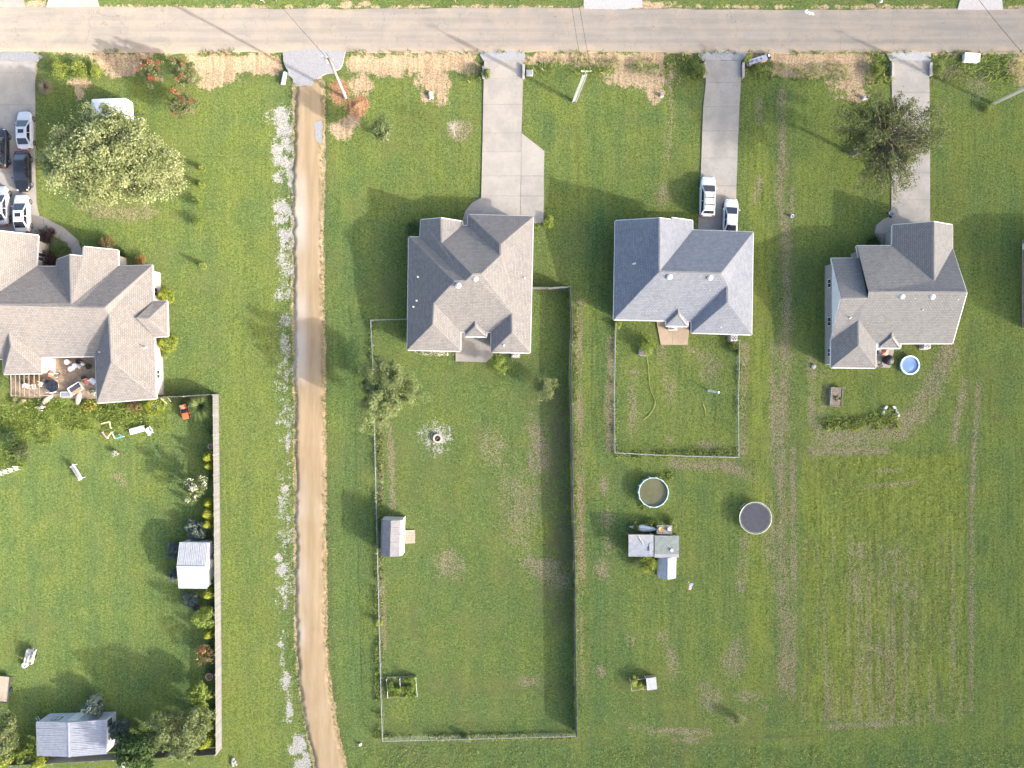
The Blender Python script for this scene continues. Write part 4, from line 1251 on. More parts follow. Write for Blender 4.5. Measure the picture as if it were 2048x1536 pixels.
def shrub(label, u, v, r, h, mat, seed=1, group=None, n=900, leaf=0.14, ry=None, name='shrub', blossom=None, nb=0, zread=None, rz=0.0):
    """dense rounded bush standing on the ground, read at about two thirds of its height"""
    g = np.random.default_rng(seed + 500)
    zr = h * 0.6 if zread is None else zread
    c = W(u, v, zr)
    t = thing(name, label, 'shrub', (c.x, c.y, -0.02), rz, group)
    ry = ry or r
    k = max(5, int(10 + r * 8))
    C = ball(g, k, 0.35) * np.array([r * 0.75, ry * 0.75, h * 0.33]) + np.array([0, 0, h * 0.55])
    idx = g.integers(0, k, n)
    d = unit(g.normal(size=(n, 3)))
    P = C[idx] + d * g.uniform(0.5, 1, (n, 1)) * np.array([r * 0.42, ry * 0.42, h * 0.3])
    P[:, 2] = np.clip(P[:, 2], 0.04, h * 1.05)
    out = unit(d + unit(P - np.array([0, 0, h * 0.4])) * 0.7)
    leaves('foliage', P, leaf, mat, t, out, 0.9, g.uniform(0.1, 0.9, k)[idx], 0.55, g)
    if blossom is not None:
        ii = g.permutation(n)[:nb]
        PB = P[ii] + out[ii] * 0.07
        leaves('blossom', PB, leaf * 1.1, blossom, t, out[ii], 1.0, None, 0.8, g)
    mb = MB()
    for q_ in range(4):
        e = Vector(C[q_ % k])
        mb.tube([(0.05 * math.cos(q_ * 1.6), 0.05 * math.sin(q_ * 1.6), -0.05), e * 0.5, e], [0.035, 0.025, 0.01], 5)
    mb.build('stem', M_BARK, t)
    return t
def conifer(label, u, v, r, h, mat, seed=1, group=None, n=1100, leaf=0.13, name='conifer', zread=None, round_=0.6):
    """clipped upright conifer: feathery sprays on a flame shaped body; read at mid height"""
    g = np.random.default_rng(seed + 900)
    c = W(u, v, h * 0.5 if zread is None else zread)
    t = thing(name, label, 'conifer', (c.x, c.y, -0.02), 0, group)
    f = g.uniform(0, 1, n)
    prof = np.sin(np.clip(f * 0.96 + 0.04, 0, 1) ** round_ * PI) ** 0.7
    a = g.uniform(0, 2 * PI, n)
    rr = r * prof * (0.78 + 0.22 * g.uniform(0, 1, n)) * (1 + 0.10 * np.sin(4 * a + seed + f * 6))
    P = np.stack([rr * np.cos(a), rr * np.sin(a), 0.03 + f * h], 1)
    out = unit(np.stack([np.cos(a), np.sin(a), 0.35 + f * 0.5], 1))
    leaves('foliage', P, leaf, mat, t, out, 1.1, 0.25 + 0.5 * g.uniform(0, 1, n), 0.5, g)
    MB().tube([(0, 0, -0.08), (0, 0, h * 0.7)], [0.06, 0.02], 6).build('trunk', M_BARK, t)
    # inner mass keeps the sky from showing through
    core = MB()
    core.lathe([(0.02, 0.05)] + [(r * 0.72 * math.sin((0.04 + 0.96 * k / 8) ** round_ * PI) ** 0.7 + 0.01, 0.05 + h * 0.95 * k / 8) for k in range(1, 8)] + [(0.01, h * 0.97)], 10)
    core.build('inner_foliage', LM['darkg'], t, smooth=True)
    return t
def tuft(label, u, v, r, h, mat, seed=1, n=260, group=None, width=0.035, name='ornamental_grass', lean=1.0):
    g = np.random.default_rng(seed + 1300)
    c = W(u, v, 0.3)
    t = thing(name, label, 'ornamental grass', (c.x, c.y, -0.02), 0, group)
    a = g.uniform(0, 2 * PI, n)
    d = np.stack([np.cos(a), np.sin(a), np.zeros(n)], 1) * (r * 0.25 * np.sqrt(g.uniform(0, 1, n)))[:, None]
    # arching blades: five-sided strips bending outward
    V, F, T = [], [], []
    for i in range(n):
        o = np.array([math.cos(a[i]), math.sin(a[i]), 0])
        s = np.array([-o[1], o[0], 0]) * width
        L_ = r * g.uniform(0.6, 1.1) * lean
        H_ = h * g.uniform(0.6, 1.1)
        tb = g.uniform(0, 1)
        base_i = len(V)
        for k, f in enumerate((0, 0.4, 0.75, 1.0)):
            p = d[i] + o * L_ * f ** 1.6 + np.array([0, 0, H_ * (1 - (f - 0.62) ** 2 / 0.40) if f > 0 else 0.0])
            w = s * (1 - f * 0.85)
            V += [p - w, p + w]
            T += [tb, tb]
        for k in range(3):
            F.append([base_i + 2 * k, base_i + 2 * k + 1, base_i + 2 * k + 3, base_i + 2 * k + 2])
    np_mesh('blades', np.array(V), np.array(F), mat, t, np.array(T))
    MB().lathe([(r * 0.22, -0.05), (r * 0.16, 0.1), (0.02, 0.14)], 10).build('crown', M_BARK, t)
    return t

# ---- trees
tree('very large silvery-leaved tree hanging over the parked cars on the left', 206, 316, 6.3, 7.8, 5.3, 3.1, LM['silver'], clumps=280, per=400, leaf=0.25, cr=1.15, trunk=0.42, seed=3, limbs=60, droop=1.6, shell=0.42, feather=0.45)
tree('slim tree with a long shadow crossing the dirt lane', 764, 258, 3.8, 1.0, 1.1, 2.3, LM['mid'], clumps=44, per=150, leaf=0.2, cr=0.55, trunk=0.10, seed=5, limbs=20)
tree('loose green tree leaning over the chain link fence', 774, 783, 5.2, 3.9, 4.2, 2.6, LM['young'], clumps=150, per=200, leaf=0.20, cr=0.62, trunk=0.22, seed=8, limbs=50, droop=0.5, shell=0.4, bias=0.6, feather=0.6)
tree('sparse dark tree spreading over the right driveway', 1780, 276, 7.6, 6.5, 5.9, 3.0, LM['dark'], clumps=170, per=190, leaf=0.20, cr=0.80, trunk=0.26, seed=13, base=(1706, 308), limbs=120, shell=0.55, droop=0.4, bias=0.4, feather=0.85)
tree('small bright tree beside the stained patio', 995, 726, 2.4, 1.15, 1.15, 1.1, LM['bright'], clumps=36, per=80, leaf=0.17, cr=0.5, trunk=0.08, seed=17, limbs=14)
tree('small round dark green tree by the wood fence', 1091, 775, 2.5, 1.4, 1.4, 1.2, LM['mid'], clumps=46, per=90, leaf=0.17, cr=0.5, trunk=0.09, seed=19, limbs=18)
tree('green fruit tree beside the wood fence below the white shed', 406, 1234, 2.2, 1.1, 1.2, 1.2, LM['bright'], clumps=34, per=80, leaf=0.2, cr=0.45, trunk=0.08, seed=23, limbs=14)
tree('dark green tree by the fence above the large corner tree', 398, 1388, 2.2, 1.4, 1.4, 1.3, LM['bright'], clumps=36, per=80, leaf=0.24, cr=0.5, trunk=0.09, seed=29, limbs=14)
tree('large leafy tree in the lower corner of the wood fence', 366, 1462, 4.0, 3.0, 2.9, 2.2, LM['mid'], clumps=110, per=130, leaf=0.24, cr=0.7, trunk=0.18, seed=31, limbs=40)
tree('dark glossy evergreen tree below the big pale shed', 272, 1503, 3.4, 2.4, 2.2, 2.0, LM['darkg'], clumps=70, per=120, leaf=0.26, cr=0.7, trunk=0.15, seed=37, limbs=20, blossom=LM['white'], nb=3)
tree('pale green tree cut by the left edge beside the big shed', -4, 1478, 3.4, 2.0, 2.8, 2.0, LM['mid'], clumps=70, per=110, leaf=0.22, cr=0.6, trunk=0.14, seed=41, limbs=20)
tree('leafy young tree left of the big pale shed', 50, 1501, 1.8, 1.2, 1.2, 1.0, LM['bright'], clumps=30, per=80, leaf=0.2, cr=0.42, trunk=0.07, seed=43, limbs=12)
tree('bushy tree between the corner tree and the big pale shed', 318, 1482, 2.4, 1.4, 1.5, 1.4, LM['mid'], clumps=40, per=90, leaf=0.22, cr=0.5, trunk=0.1, seed=47, limbs=14)
# trees standing just outside the left edge whose crowns reach in
for k, (u, v, lab) in enumerate(((303, 141, 'red flowering crape myrtle nearest the three lime bushes'), (366, 142, 'red flowering crape myrtle on the bare verge, right one of the upper two'), (366, 207, 'red flowering crape myrtle standing lowest on the lawn'))):
    tree(lab, u, v, 2.6, 1.5, 1.5, 1.3, LM['myrtle'], clumps=44, per=70, leaf=0.20, cr=0.40, trunk=0.05, seed=50 + k, stems=5, limbs=26, blossom=LM['red'], nb=(11, 4, 7)[k], group='red crape myrtles by the road', shell=0.5, bias=0.5, flat=1.3)
tree('white flowering crape myrtle against the wood fence', 390, 976, 2.4, 1.5, 1.6, 1.2, LM['mid'], clumps=44, per=80, leaf=0.2, cr=0.42, trunk=0.05, seed=57, stems=5, limbs=24, blossom=LM['white'], nb=10, shell=0.5)
tree('bronze red shrub tree in front of the wood fence', 408, 1310, 1.8, 1.1, 1.3, 1.0, LM['brown'], clumps=26, per=34, leaf=0.22, cr=0.4, trunk=0.05, seed=59, stems=5, limbs=22, blossom=LM['red'], nb=1)
# leafless sapling on its worn circle
def sapling():
    c = W(910, 272)
    t = thing('sapling', 'bare grey sapling on a worn circle in the lawn', 'sapling', (c.x, c.y, -0.02))
    g = random.Random(3)
    mb = MB().tube([(0, 0, -0.1), (0.02, 0.03, 1.4), (-0.03, 0, 3.6)], [0.06, 0.045, 0.012], 6)
    tw = MB()
    for k in range(46):
        z = g.uniform(1.2, 3.5)
        a = g.uniform(0, 2 * PI)
        ln = (3.9 - z) * 0.45 + 0.2
        e = (ln * math.cos(a), ln * math.sin(a), z + ln * 0.8)
        tw.tube([(0, 0, z), (e[0] * .5, e[1] * .5, z + ln * 0.3), e], [0.014, 0.01, 0.004], 4, False)
        for j in range(4):
            f = g.uniform(0.35, 1)
            p = (e[0] * f, e[1] * f, z + ln * 0.7 * f)
            tw.tube([p, (p[0] + g.uniform(-.3, .3), p[1] + g.uniform(-.3, .3), p[2] + g.uniform(.05, .3))], [0.007, 0.003], 3, False)
    mb.build('trunk', M_TWIG, t)
    tw.build('twigs', M_TWIG, t)
sapling()
# ---- shrubs
for a in ((119, 136, 1.15, 1.3, 'lime green bush nearest the gravel apron, largest of three'), (156, 138, 1.0, 1.2, 'lime green bush in the middle of three by the road'), (191, 142, 0.8, 1.0, 'smallest of three lime green bushes by the road')):
    shrub(a[4], a[0], a[1], a[2] * 1.25, a[3] * 1.1, LM['lime'], int(a[0]), 'lime bushes on the verge', n=1300, leaf=0.15)
tuft('pale fountain grass beside the driveway end', 92, 176, 0.95, 0.9, LM['dry'], 1)
S_ = ((826, 455, 0.95, 1.2, LM['darkg'], 'dark rounded bush at the left corner of the brown-grey roof'), (1098, 443, 0.85, 1.1, LM['lime'], 'yellow-green bush at the end of the side pad'), (1072, 455, 0.5, 0.8, LM['bright'], 'little bush tucked between the wall and the side pad'),
      (90, 468, 1.3, 1.5, LM['purple'], 'dark purple bush under the white sedan'), (92, 517, 1.35, 1.7, LM['purple'], 'dark purple bush in the corner of the left house'), (116, 490, 1.1, 1.3, LM['mid'], 'grey-green bush inside the curved walk'),
      (212, 486, 1.1, 1.2, LM['brown'], 'bronze bush before the front gable of the left house'), (283, 521, 0.9, 0.9, LM['orange'], 'rusty orange bush at the front corner of the left house'), (245, 505, 0.7, 0.8, LM['darkg'], 'low dark bush between the bronze and rusty bushes'),
      (330, 706, 0.75, 0.7, LM['bright'], 'bush with yellow flowers beside the left house wall'), (1296, 690, 1.35, 1.5, LM['bright'], 'large bush beside the tan patio'), (1747, 483, 1.05, 1.0, LM['darkg'], 'dark clipped bush at the right house porch'),
      (1466, 690, 0.9, 0.7, LM['weed'], 'weedy bush below the condenser of the blue-grey roofed house'), (1478, 1440, 0.75, 1.6, LM['mid'], 'lone little bush on the lawn near the bottom'), (1299, 1129, 1.45, 1.9, LM['lime'], 'leafy vine mound below the metal coop roofs'),
      (1275, 1122, 1.0, 1.0, LM['mid'], 'dull green brush left of the vine mound'), (1345, 1045, 0.8, 0.8, LM['weed'], 'weeds standing behind the grey table'), (1272, 1052, 0.8, 0.7, LM['weed'], 'weeds growing round the canoe tip'), (1300, 1046, 0.7, 0.7, LM['weed'], 'weeds between the canoe and grey table'),
      (1267, 1362, 0.7, 1.0, LM['lime'], 'yellowish vine on the little wire run'), (1280, 1372, 0.6, 0.8, LM['lime'], 'yellowish vine at the front of the little wire run'), (1676, 798, 0.55, 0.6, LM['mid'], 'pale herb bush in the raised bed'),
      (1398, 140, 1.1, 1.2, LM['weed'], 'dark weeds left of the drive with the two white cars'), (1497, 118, 0.6, 0.9, LM['lime'], 'bright weed at the end of the grey crate'), (1520, 133, 1.0, 0.7, LM['weed'], 'weeds below the grey crate'), (972, 146, 0.7, 0.9, LM['weed'], 'weeds left of the drive with the side pad'),
      (1755, 140, 0.9, 0.8, LM['weed'], 'weeds left of the drive under the dark tree'), (1880, 138, 1.0, 0.8, LM['weed'], 'weeds right of the drive under the dark tree'), (1976, 214, 0.8, 0.9, LM['weed'], 'weeds at the foot of the right steel pole'), (45, 905, 1.3, 1.0, LM['mid'], 'spreading grey-green plant on the left bank'),
      (268, 812, 1.1, 1.3, LM['brown'], 'bronze twiggy bush behind the left house'), (14, 875, 1.6, 2.2, LM['darkg'], 'dark bush on the left bank at the picture edge'), (1236, 650, 0.55, 1.0, LM['lime'], 'weed at the corner post of the small fenced yard'), (1476, 705, 0.5, 0.9, LM['weed'], 'weeds on the right fence of the small yard'),
      (935, 1478, 0.5, 1.2, LM['mid'], 'weed growing through the bottom chain link fence'), (759, 1245, 0.45, 1.2, LM['lime'], 'vine on the chain link fence beside the lane'), (1143, 1174, 0.35, 0.9, LM['bright'], 'bright weed at the foot of the long wood fence'), (1258, 1435, 0.01, 0.01, LM['weed'], ''))
for i, (u, v, r, h, mt, lab) in enumerate(S_):
    if lab:
        shrub(lab, u, v, r, h, mt, 20 + i, n=int(500 + 700 * r), leaf=0.13 + 0.03 * (r > 1))
sb = shrub('low white flowering bed along the back wall', 872, 704, 2.9, 0.55, LM['mid'], 77, n=1500, leaf=0.12, ry=0.5, name='flower_bed', blossom=LM['white'], nb=800, zread=0.3)
shrub('orange and yellow flowers below the left courtyard', 180, 813, 1.0, 0.6, LM['weed'], 78, n=700, blossom=LM['ygold'], nb=180, name='flower_bed', zread=0.3)
# low dark growth filling the foot of the long picket fence
for i, (v, r, lab) in enumerate(((862, .8, 'low dark shrub at the fence foot just above the terracotta pot'), (952, .8, 'low dark shrub at the fence foot right of the white crape myrtle'), (1080, .8, 'low dark shrub at the fence foot above the narrow juniper'), (1160, .7, 'low dark shrub squeezed below the narrow juniper at the fence'),
                                 (1212, .8, 'low dark shrub at the fence foot beside the two red pots'), (1290, .9, 'low dark shrub at the fence foot above the bronze red shrub'), (1335, .9, 'low dark shrub at the fence foot above the oval tan pot'), (1420, 1.0, 'low dark shrub at the fence foot above the corner conifers'))):
    shrub(lab, 424, v, r, 0.9, LM['darkg'], 300 + i, 'dark shrubs at the fence foot', n=700, leaf=0.15)
# ---- upright conifers
for i, (u, v, r, h, lab) in enumerate(((403, 336, 0.42, 1.3, 'tiny clipped conifer, topmost of the lawn row'), (402, 369, 0.40, 1.3, 'tiny clipped conifer, second of the lawn row'), (404, 531, 0.42, 1.5, 'tiny clipped conifer standing alone before the left house'))):
    conifer(lab, u, v, r, h, LM['lime'], i, 'small conifers on the lawn', n=500, leaf=0.11)
shrub('feathery young shrub, third of the lawn row', 398, 405, 0.75, 1.5, LM['bright'], 90, n=420, leaf=0.17)
shrub('feathery young shrub, lowest of the lawn row', 397, 446, 0.75, 1.5, LM['bright'], 91, n=420, leaf=0.17)
YC = ((328, 592, 0.75, 2.3, 'golden conifer at the upper east wall of the left house'), (331, 685, 0.95, 2.3, 'golden conifer at the lower east wall of the left house'), (306, 807, 1.1, 2.2, 'golden conifer at the back corner of the left house'),
      (416, 914, 0.55, 2.0, 'golden conifer by the fence, topmost of the row'), (417, 931, 0.45, 1.6, 'golden conifer by the fence, second of the row'), (417, 1006, 0.5, 1.7, 'golden conifer by the fence below the white crape myrtle'), (415, 1027, 0.55, 2.1, 'golden conifer by the fence, middle of three above the white shed'),
      (415, 1048, 0.5, 1.8, 'golden conifer by the fence just above the white shed'), (417, 1188, 0.55, 2.0, 'golden conifer by the fence just below the white shed'), (417, 1269, 0.5, 1.9, 'golden conifer by the fence below the fruit tree'), (413, 1452, 0.6, 2.6, 'golden conifer by the fence beside the corner tree'),
      (411, 1484, 0.6, 2.8, 'golden conifer in the lower fence corner'), (12, 1518, 0.65, 3.0, 'golden conifer at the lower left picture corner'), (80, 1523, 0.6, 2.8, 'golden conifer below the left end of the big pale shed'))
for i, (u, v, r, h, lab) in enumerate(YC):
    conifer(lab, u, v, r * 1.3, h * 1.2, LM['yellow'], 10 + i, 'golden conifers', n=1600)
for i, (u, v, r, h, lab) in enumerate(((392, 1062, 1.6, 1.6, 'blue juniper spreading above the white shed'), (349, 1100, 0.9, 1.2, 'blue juniper at the upper left corner of the white shed'), (349, 1150, 0.7, 0.9, 'blue juniper at the lower left corner of the white shed'), (188, 1412, 1.5, 2.6, 'blue spruce above the big pale shed'), (240, 1462, 1.5, 2.2, 'blue spruce right of the big pale shed'), (418, 1110, 0.6, 1.2, 'narrow juniper squeezed between the white shed and fence'), (380, 1200, 0.9, 1.0, 'dark juniper below the white shed'))):
    tree(lab, u, v, h * 0.55, r * 0.85, r * 0.85, h * 0.35, LM['blue'], clumps=int(20 + r * 26), per=60, leaf=0.22, cr=0.36, trunk=0.05, seed=120 + i, limbs=10, name='juniper', cat='conifer', bias=0.3)
tuft('big arching grass clump in the upper fence corner', 405, 812, 1.7, 1.5, LM['weed'], 5, n=420, width=0.05)
tuft('spiky pale yucca clump on the left bank', 36, 800, 0.8, 0.6, LM['grass'], 6, n=160, width=0.04)
# ---- uncounted weeds, banks and long grass
def px_area(poly_rects, per_m2, g):
    out = []
    for (u0, u1, v0, v1) in poly_rects:
        a = (u1 - u0) * (v1 - v0) / PPM ** 2
        n = int(a * per_m2)
        if n < 1:
            continue
        u = g.uniform(u0, u1, n)
        v = g.uniform(v0, v1, n)
        out.append(np.stack([(u - 1024) / PPM, -(v - 768) / PPM, np.full(n, -0.05)], 1))
    P = np.concatenate(out)
    k = fbm(P[:, 0], P[:, 1], 0.7, 5, 3) + g.uniform(-0.15, 0.15, len(P))
    return P[k > 0.44]
g_ = np.random.default_rng(77)
P = px_area([(0, 130, 796, 850), (130, 330, 815, 862), (0, 60, 850, 935), (60, 110, 850, 890), (190, 300, 800, 822)], 110, g_)
P[:, 2] = g_.uniform(0.0, 0.35, len(P))
tag(leaves('bank_weeds', P, 0.20, LM['bright'], None, np.tile([0, 0, 1.0], (len(P), 1)), 0.6, None, 0.5, g_), 'bright leafy ground cover on the bank behind the left house', 'ground cover', None, 'stuff')
P = px_area([(1055, 1330, 118, 150), (1330, 1410, 104, 160), (1490, 1700, 130, 162), (1730, 1785, 105, 170), (1860, 2048, 112, 165), (930, 970, 130, 165), (200, 260, 100, 108), (400, 470, 100, 112), (700, 1300, 103, 109), (1400, 2048, 103, 109)], 26, g_)
tag(blades('verge_grass', P, 0.42, 0.9, LM['grass'], None, 0.045, g_), 'rank green grass and weeds along the ditch verge', 'grass', None, 'stuff')
P = px_area([(700, 2070, 1492, 1560)], 16, g_)
tag(blades('field_grass', P, 0.18, 1.1, LM['grass'], None, 0.032, g_), 'unmown long grass along the bottom of the picture', 'grass', None, 'stuff')
P = px_area([(1608, 1928, 905, 1440)], 14, g_)
tag(blades('meadow_grass', P, 0.14, 1.0, LM['grass'], None, 0.035, g_), 'rougher long grass in the field behind the right house', 'grass', None, 'stuff')
P = px_area([(1228, 1236, 640, 908), (1474, 1484, 690, 915), (1231, 1480, 900, 916), (1640, 1800, 835, 862), (770, 1150, 1466, 1480), (741, 750, 640, 860), (750, 768, 860, 1480), (1148, 1156, 600, 1470), (1280, 1292, 965, 1020), (1285, 1345, 945, 962)], 55, g_)
tag(blades('fence_grass', P, 0.45, 0.6, LM['grass'], None, 0.04, g_), 'untrimmed grass left standing along the fence lines', 'grass', None, 'stuff')
P = px_area([(1552, 1592, 650, 1400), (1155, 1166, 600, 1180), (1555, 1574, 190, 640), (1484, 1494, 690, 910), (1214, 1226, 680, 900), (1450, 1490, 1290, 1350), (1350, 1520, 922, 945)], 20, g_)
tag(blades('straw_stubble', P, 0.10, 1.6, LM['dry'], None, 0.04, g_), 'dry cut straw lying along the mown strips', 'straw', None, 'stuff')
P = px_area([(1625, 1805, 800, 870)], 110, g_)
_u, _v = P[:, 0] * PPM + 1024, 768 - P[:, 1] * PPM
_c = np.interp(_u, [1636, 1680, 1730, 1765, 1795], [856, 852, 844, 832, 826])
_h = np.interp(_u, [1630, 1645, 1700, 1760, 1785, 1800], [2, 7, 10, 15, 13, 3])
P = P[np.abs(_v - _c) < _h * g_.uniform(0.6, 1.15, len(P))]
P[:, 2] = g_.uniform(0.0, 0.35, len(P))
tag(leaves('weed_bed', P, 0.22, LM['weed'], None, np.tile([0, 0, 1.0], (len(P), 1)), 0.6, None, 0.5, g_), 'strip of leafy weeds before the ring of white stones', 'ground cover', None, 'stuff')

PL = []
for (v0, a0, b0), (v1, a1, b1) in zip(LE[:-1], LE[1:]):
    if v0 > 1560:
        break
    n = int((v1 - v0) / PPM * 26)
    f = g_.uniform(0, 1, n)
    for e0, e1, sgn in ((a0, a1, -1), (b0, b1, 1)):
        u = e0 + (e1 - e0) * f + sgn * (g_.gamma(1.6, 4.5, n) - 5.0)
        PL.append(np.stack([(u - 1024) / PPM, -(v0 + (v1 - v0) * f - 768) / PPM, np.full(n, -0.02)], 1))
tag(blades('lane_edge_grass', np.concatenate(PL), 0.16, 1.1, LM['grass'], None, 0.035, g_), 'short ragged grass creeping over both edges of the dirt lane', 'grass', None, 'stuff')
# ================================================================== VEHICLES
def paint(name, c, rough=0.25, metal=0.0):
    return M(name, c, tuple(x * 0.93 for x in c), 1.5, rough, metal, spec=0.4, coat=0.25)
P_WHITE = paint('white car paint', (0.40, 0.41, 0.435))
P_PEARL = paint('pearl white car paint', (0.47, 0.475, 0.50))
P_BLACK = paint('black car paint', (0.010, 0.011, 0.014))
P_NAVY = paint('charcoal car paint', (0.018, 0.020, 0.026))
P_SILV = paint('silver car paint', (0.33, 0.34, 0.37))
M_CGLASS = M('tinted car glass', (0.012, 0.014, 0.022), (0.02, 0.022, 0.03), 1, 0.05, spec=0.7)
M_TYRE = M('tyre rubber', (0.018, 0.018, 0.018), None, 8, 0.85)
M_RIM = M('alloy rim', (0.42, 0.42, 0.43), (0.3, 0.3, 0.31), 6, 0.3, 0.8)
M_LAMP = M('clear lamp', (0.55, 0.56, 0.58), None, 3, 0.12, spec=0.6)
M_TAIL = M('red lamp', (0.30, 0.015, 0.012), None, 3, 0.2, spec=0.6)
M_TRIM = M('black plastic trim', (0.02, 0.02, 0.021), None, 6, 0.6)
def car(label, u, v, rz, Ln, Wd, H, pm, kind='sedan', sunroof=False, rails=False, group='parked cars'):
    """nose points along +Y of the car"""
    t = thing('car', label, 'car', W(u, v, 0.7).xy.to_3d() + Vector((0, 0, 0.06)), rz, group)
    w = Wd / 2
    suv = kind == 'suv'
    hood = 0.98 if suv else 0.88
    belt = 1.02 if suv else 0.93
    tail = belt if suv else belt - 0.01
    st = [(0.0, .62, .55, tail - .30), (0.012, .78, .40, tail - .14), (0.04, .91, .30, tail - .03), (0.10, .98, .24, tail), (0.2, 1.0, .21, tail + .01), (0.35, 1.0, .2, belt), (0.55, 1.0, .2, belt), (0.70, 1.0, .2, belt - .01),
          (0.78, .99, .2, hood), (0.87, .965, .22, hood - .05), (0.925, .90, .25, hood - .10), (0.96, .79, .30, hood - .15), (0.985, .62, .36, hood - .21), (1.0, .38, .44, hood - .30)]
    mb = MB()
    rings = []
    for f, wf, zb, zt in st:
        y = (f - 0.5) * Ln
        ww = w * wf
        half = [(ww * .86, zb), (ww * .97, zb + .10), (ww, zb + (zt - zb) * .45), (ww * .985, zb + (zt - zb) * .72), (ww * .93, zt - .035), (ww * .80, zt), (ww * .4, zt + .018), (0, zt + .024)]
        ring = [(x, y, z) for x, z in half] + [(-x, y, z) for x, z in reversed(half[:-1])]
        rings.append(ring)
    n = len(rings[0])
    vs = [p for r in rings for p in r]
    fs = []
    for i in range(len(rings) - 1):
        for k in range(n):
            fs.append((i * n + k, (i + 1) * n + k, (i + 1) * n + (k + 1) % n, i * n + (k + 1) % n))
    fs.append(tuple(range(n)))
    fs.append(tuple(reversed(range((len(rings) - 1) * n, len(rings) * n))))
    mb.add(vs, fs)
    body = mb.build('body', pm, t, smooth=True)
    # cabin
    if suv:
        yb0, yb1, yt0, yt1 = 0.012, 0.765, 0.10, 0.56
    else:
        yb0, yb1, yt0, yt1 = 0.085, 0.755, 0.265, 0.535
    Y = lambda f: (f - 0.5) * Ln
    wb, wt = w * 0.91, w * 0.70
    lo = [(-wb, Y(yb0), belt + .03), (wb, Y(yb0), belt + .03), (wb * .95, Y(yb1), belt + .02), (-wb * .95, Y(yb1), belt + .02)]
    hi = [(-wt, Y(yt0), H - .03), (wt, Y(yt0), H - .03), (wt, Y(yt1), H - .03), (-wt, Y(yt1), H - .03)]
    ym = (Y(yt0) + Y(yt1)) / 2
    crown = [(-wt * .6, Y(yt0) + .18, H), (wt * .6, Y(yt0) + .18, H), (wt * .6, Y(yt1) - .18, H), (-wt * .6, Y(yt1) - .18, H)]
    cab = MB().add(lo + hi + crown, [(0, 1, 5, 4), (1, 2, 6, 5), (2, 3, 7, 6), (3, 0, 4, 7), (4, 5, 9, 8), (5, 6, 10, 9), (6, 7, 11, 10), (7, 4, 8, 11), (8, 9, 10, 11), (3, 2, 1, 0)])
    cab.build('cabin', pm, t, bevel=0.05)
    def pane(name, a, b, c, d, s0, s1, t0, t1, parent=t):
        a, b, c, d = map(Vector, (a, b, c, d))       # a-b bottom, d-c top
        f = lambda s, tt: a.lerp(b, s).lerp(d.lerp(c, s), tt)
        q_ = [f(s0, t0), f(s1, t0), f(s1, t1), f(s0, t1)]
        nn = (q_[1] - q_[0]).cross(q_[3] - q_[0]).normalized()
        cen = sum(q_, Vector()) / 4
        if nn.dot(cen - Vector((0, ym, belt))) < 0:
            nn = -nn
        vs = [p + nn * 0.012 for p in q_] + [p - nn * 0.03 for p in q_]
        MB().add(vs, [(0, 1, 2, 3), (7, 6, 5, 4), (0, 4, 5, 1), (1, 5, 6, 2), (2, 6, 7, 3), (3, 7, 4, 0)]).build(name, M_CGLASS, parent)
    pane('windshield', lo[3], lo[2], hi[2], hi[3], 0.05, 0.95, 0.08, 0.94)
    pane('rear_window', lo[0], lo[1], hi[1], hi[0], 0.09, 0.91, 0.15 if not suv else 0.35, 0.9)
    for sgn, (a, b, c, d) in ((1, (lo[1], lo[2], hi[2], hi[1])), (-1, (lo[0], lo[3], hi[3], hi[0]))):
        pane('side_window', a, b, c, d, 0.10 if not suv else 0.05, 0.47, 0.12, 0.88)
        pane('side_window', a, b, c, d, 0.50, 0.90, 0.12, 0.88)
        x = sgn * w
        MB().box(x * 0.98 - .0, x * 0.98 + sgn * 0.17, Y(0.665), Y(0.69), belt - .02, belt + .11).build('mirror', pm, t, bevel=0.02)
        for yy in (0.19, 0.815):
            wh = MB().lathe([(0.20, -.10), (0.29, -.11), (0.335, -.07), (0.335, .07), (0.29, .11), (0.20, .10)], 20)
            wo = wh.build('wheel', M_TYRE, t, smooth=True, loc=(sgn * (w - 0.10), Y(yy), 0.33), rot=(0, PI / 2, 0))
            MB().lathe([(0.22, -.105), (0.22, -.07), (0.05, -.06), (0.05, .06), (0.22, .07), (0.22, .105)], 16).build('rim', M_RIM, wo)
        MB().box(sgn * w * .48, sgn * w * .74, Y(0.945), Y(0.978), hood - .25, hood - .14).build('headlight', M_LAMP, t, bevel=0.03)
        MB().box(sgn * w * .55, sgn * w * .90, Y(-0.002), Y(0.03), tail - .22, tail - .08).build('taillight', M_TAIL, t, bevel=0.02)
        if rails:
            MB().tube([(sgn * wt * .86, Y(yt0) + .15, H + .0), (sgn * wt * .86, Y(yt0) + .3, H + .06), (sgn * wt * .86, Y(yt1) - .4, H + .06), (sgn * wt * .86, Y(yt1) - .2, H + .0)], 0.025, 6).build('roof_rail', M_TRIM, t)
    if rails:
        for f in (0.3, 0.68):
            yy = Y(yt0) + (Y(yt1) - Y(yt0)) * f
            MB().box(-wt * .84, wt * .84, yy - .03, yy + .03, H + .055, H + .085).build('cross_bar', M_TRIM, t)
    if sunroof:
        MB().box(-wt * .55, wt * .55, Y(yt1) - .75, Y(yt1) - .28, H - .02, H + .012).build('sunroof', M_CGLASS, t)
    MB().box(-w * .55, w * .55, Y(0.985), Y(1.0) + .01, .42, .58).build('grille', M_TRIM, t, bevel=0.02)
    return t
car('white sedan with sunroof parked nearest the road under the tree', 50, 261, R(1), 4.75, 1.84, 1.45, P_WHITE, 'sedan', True)
car('black sedan with its tail under the big tree', 45, 343, R(181), 4.95, 1.9, 1.42, P_BLACK, 'sedan')
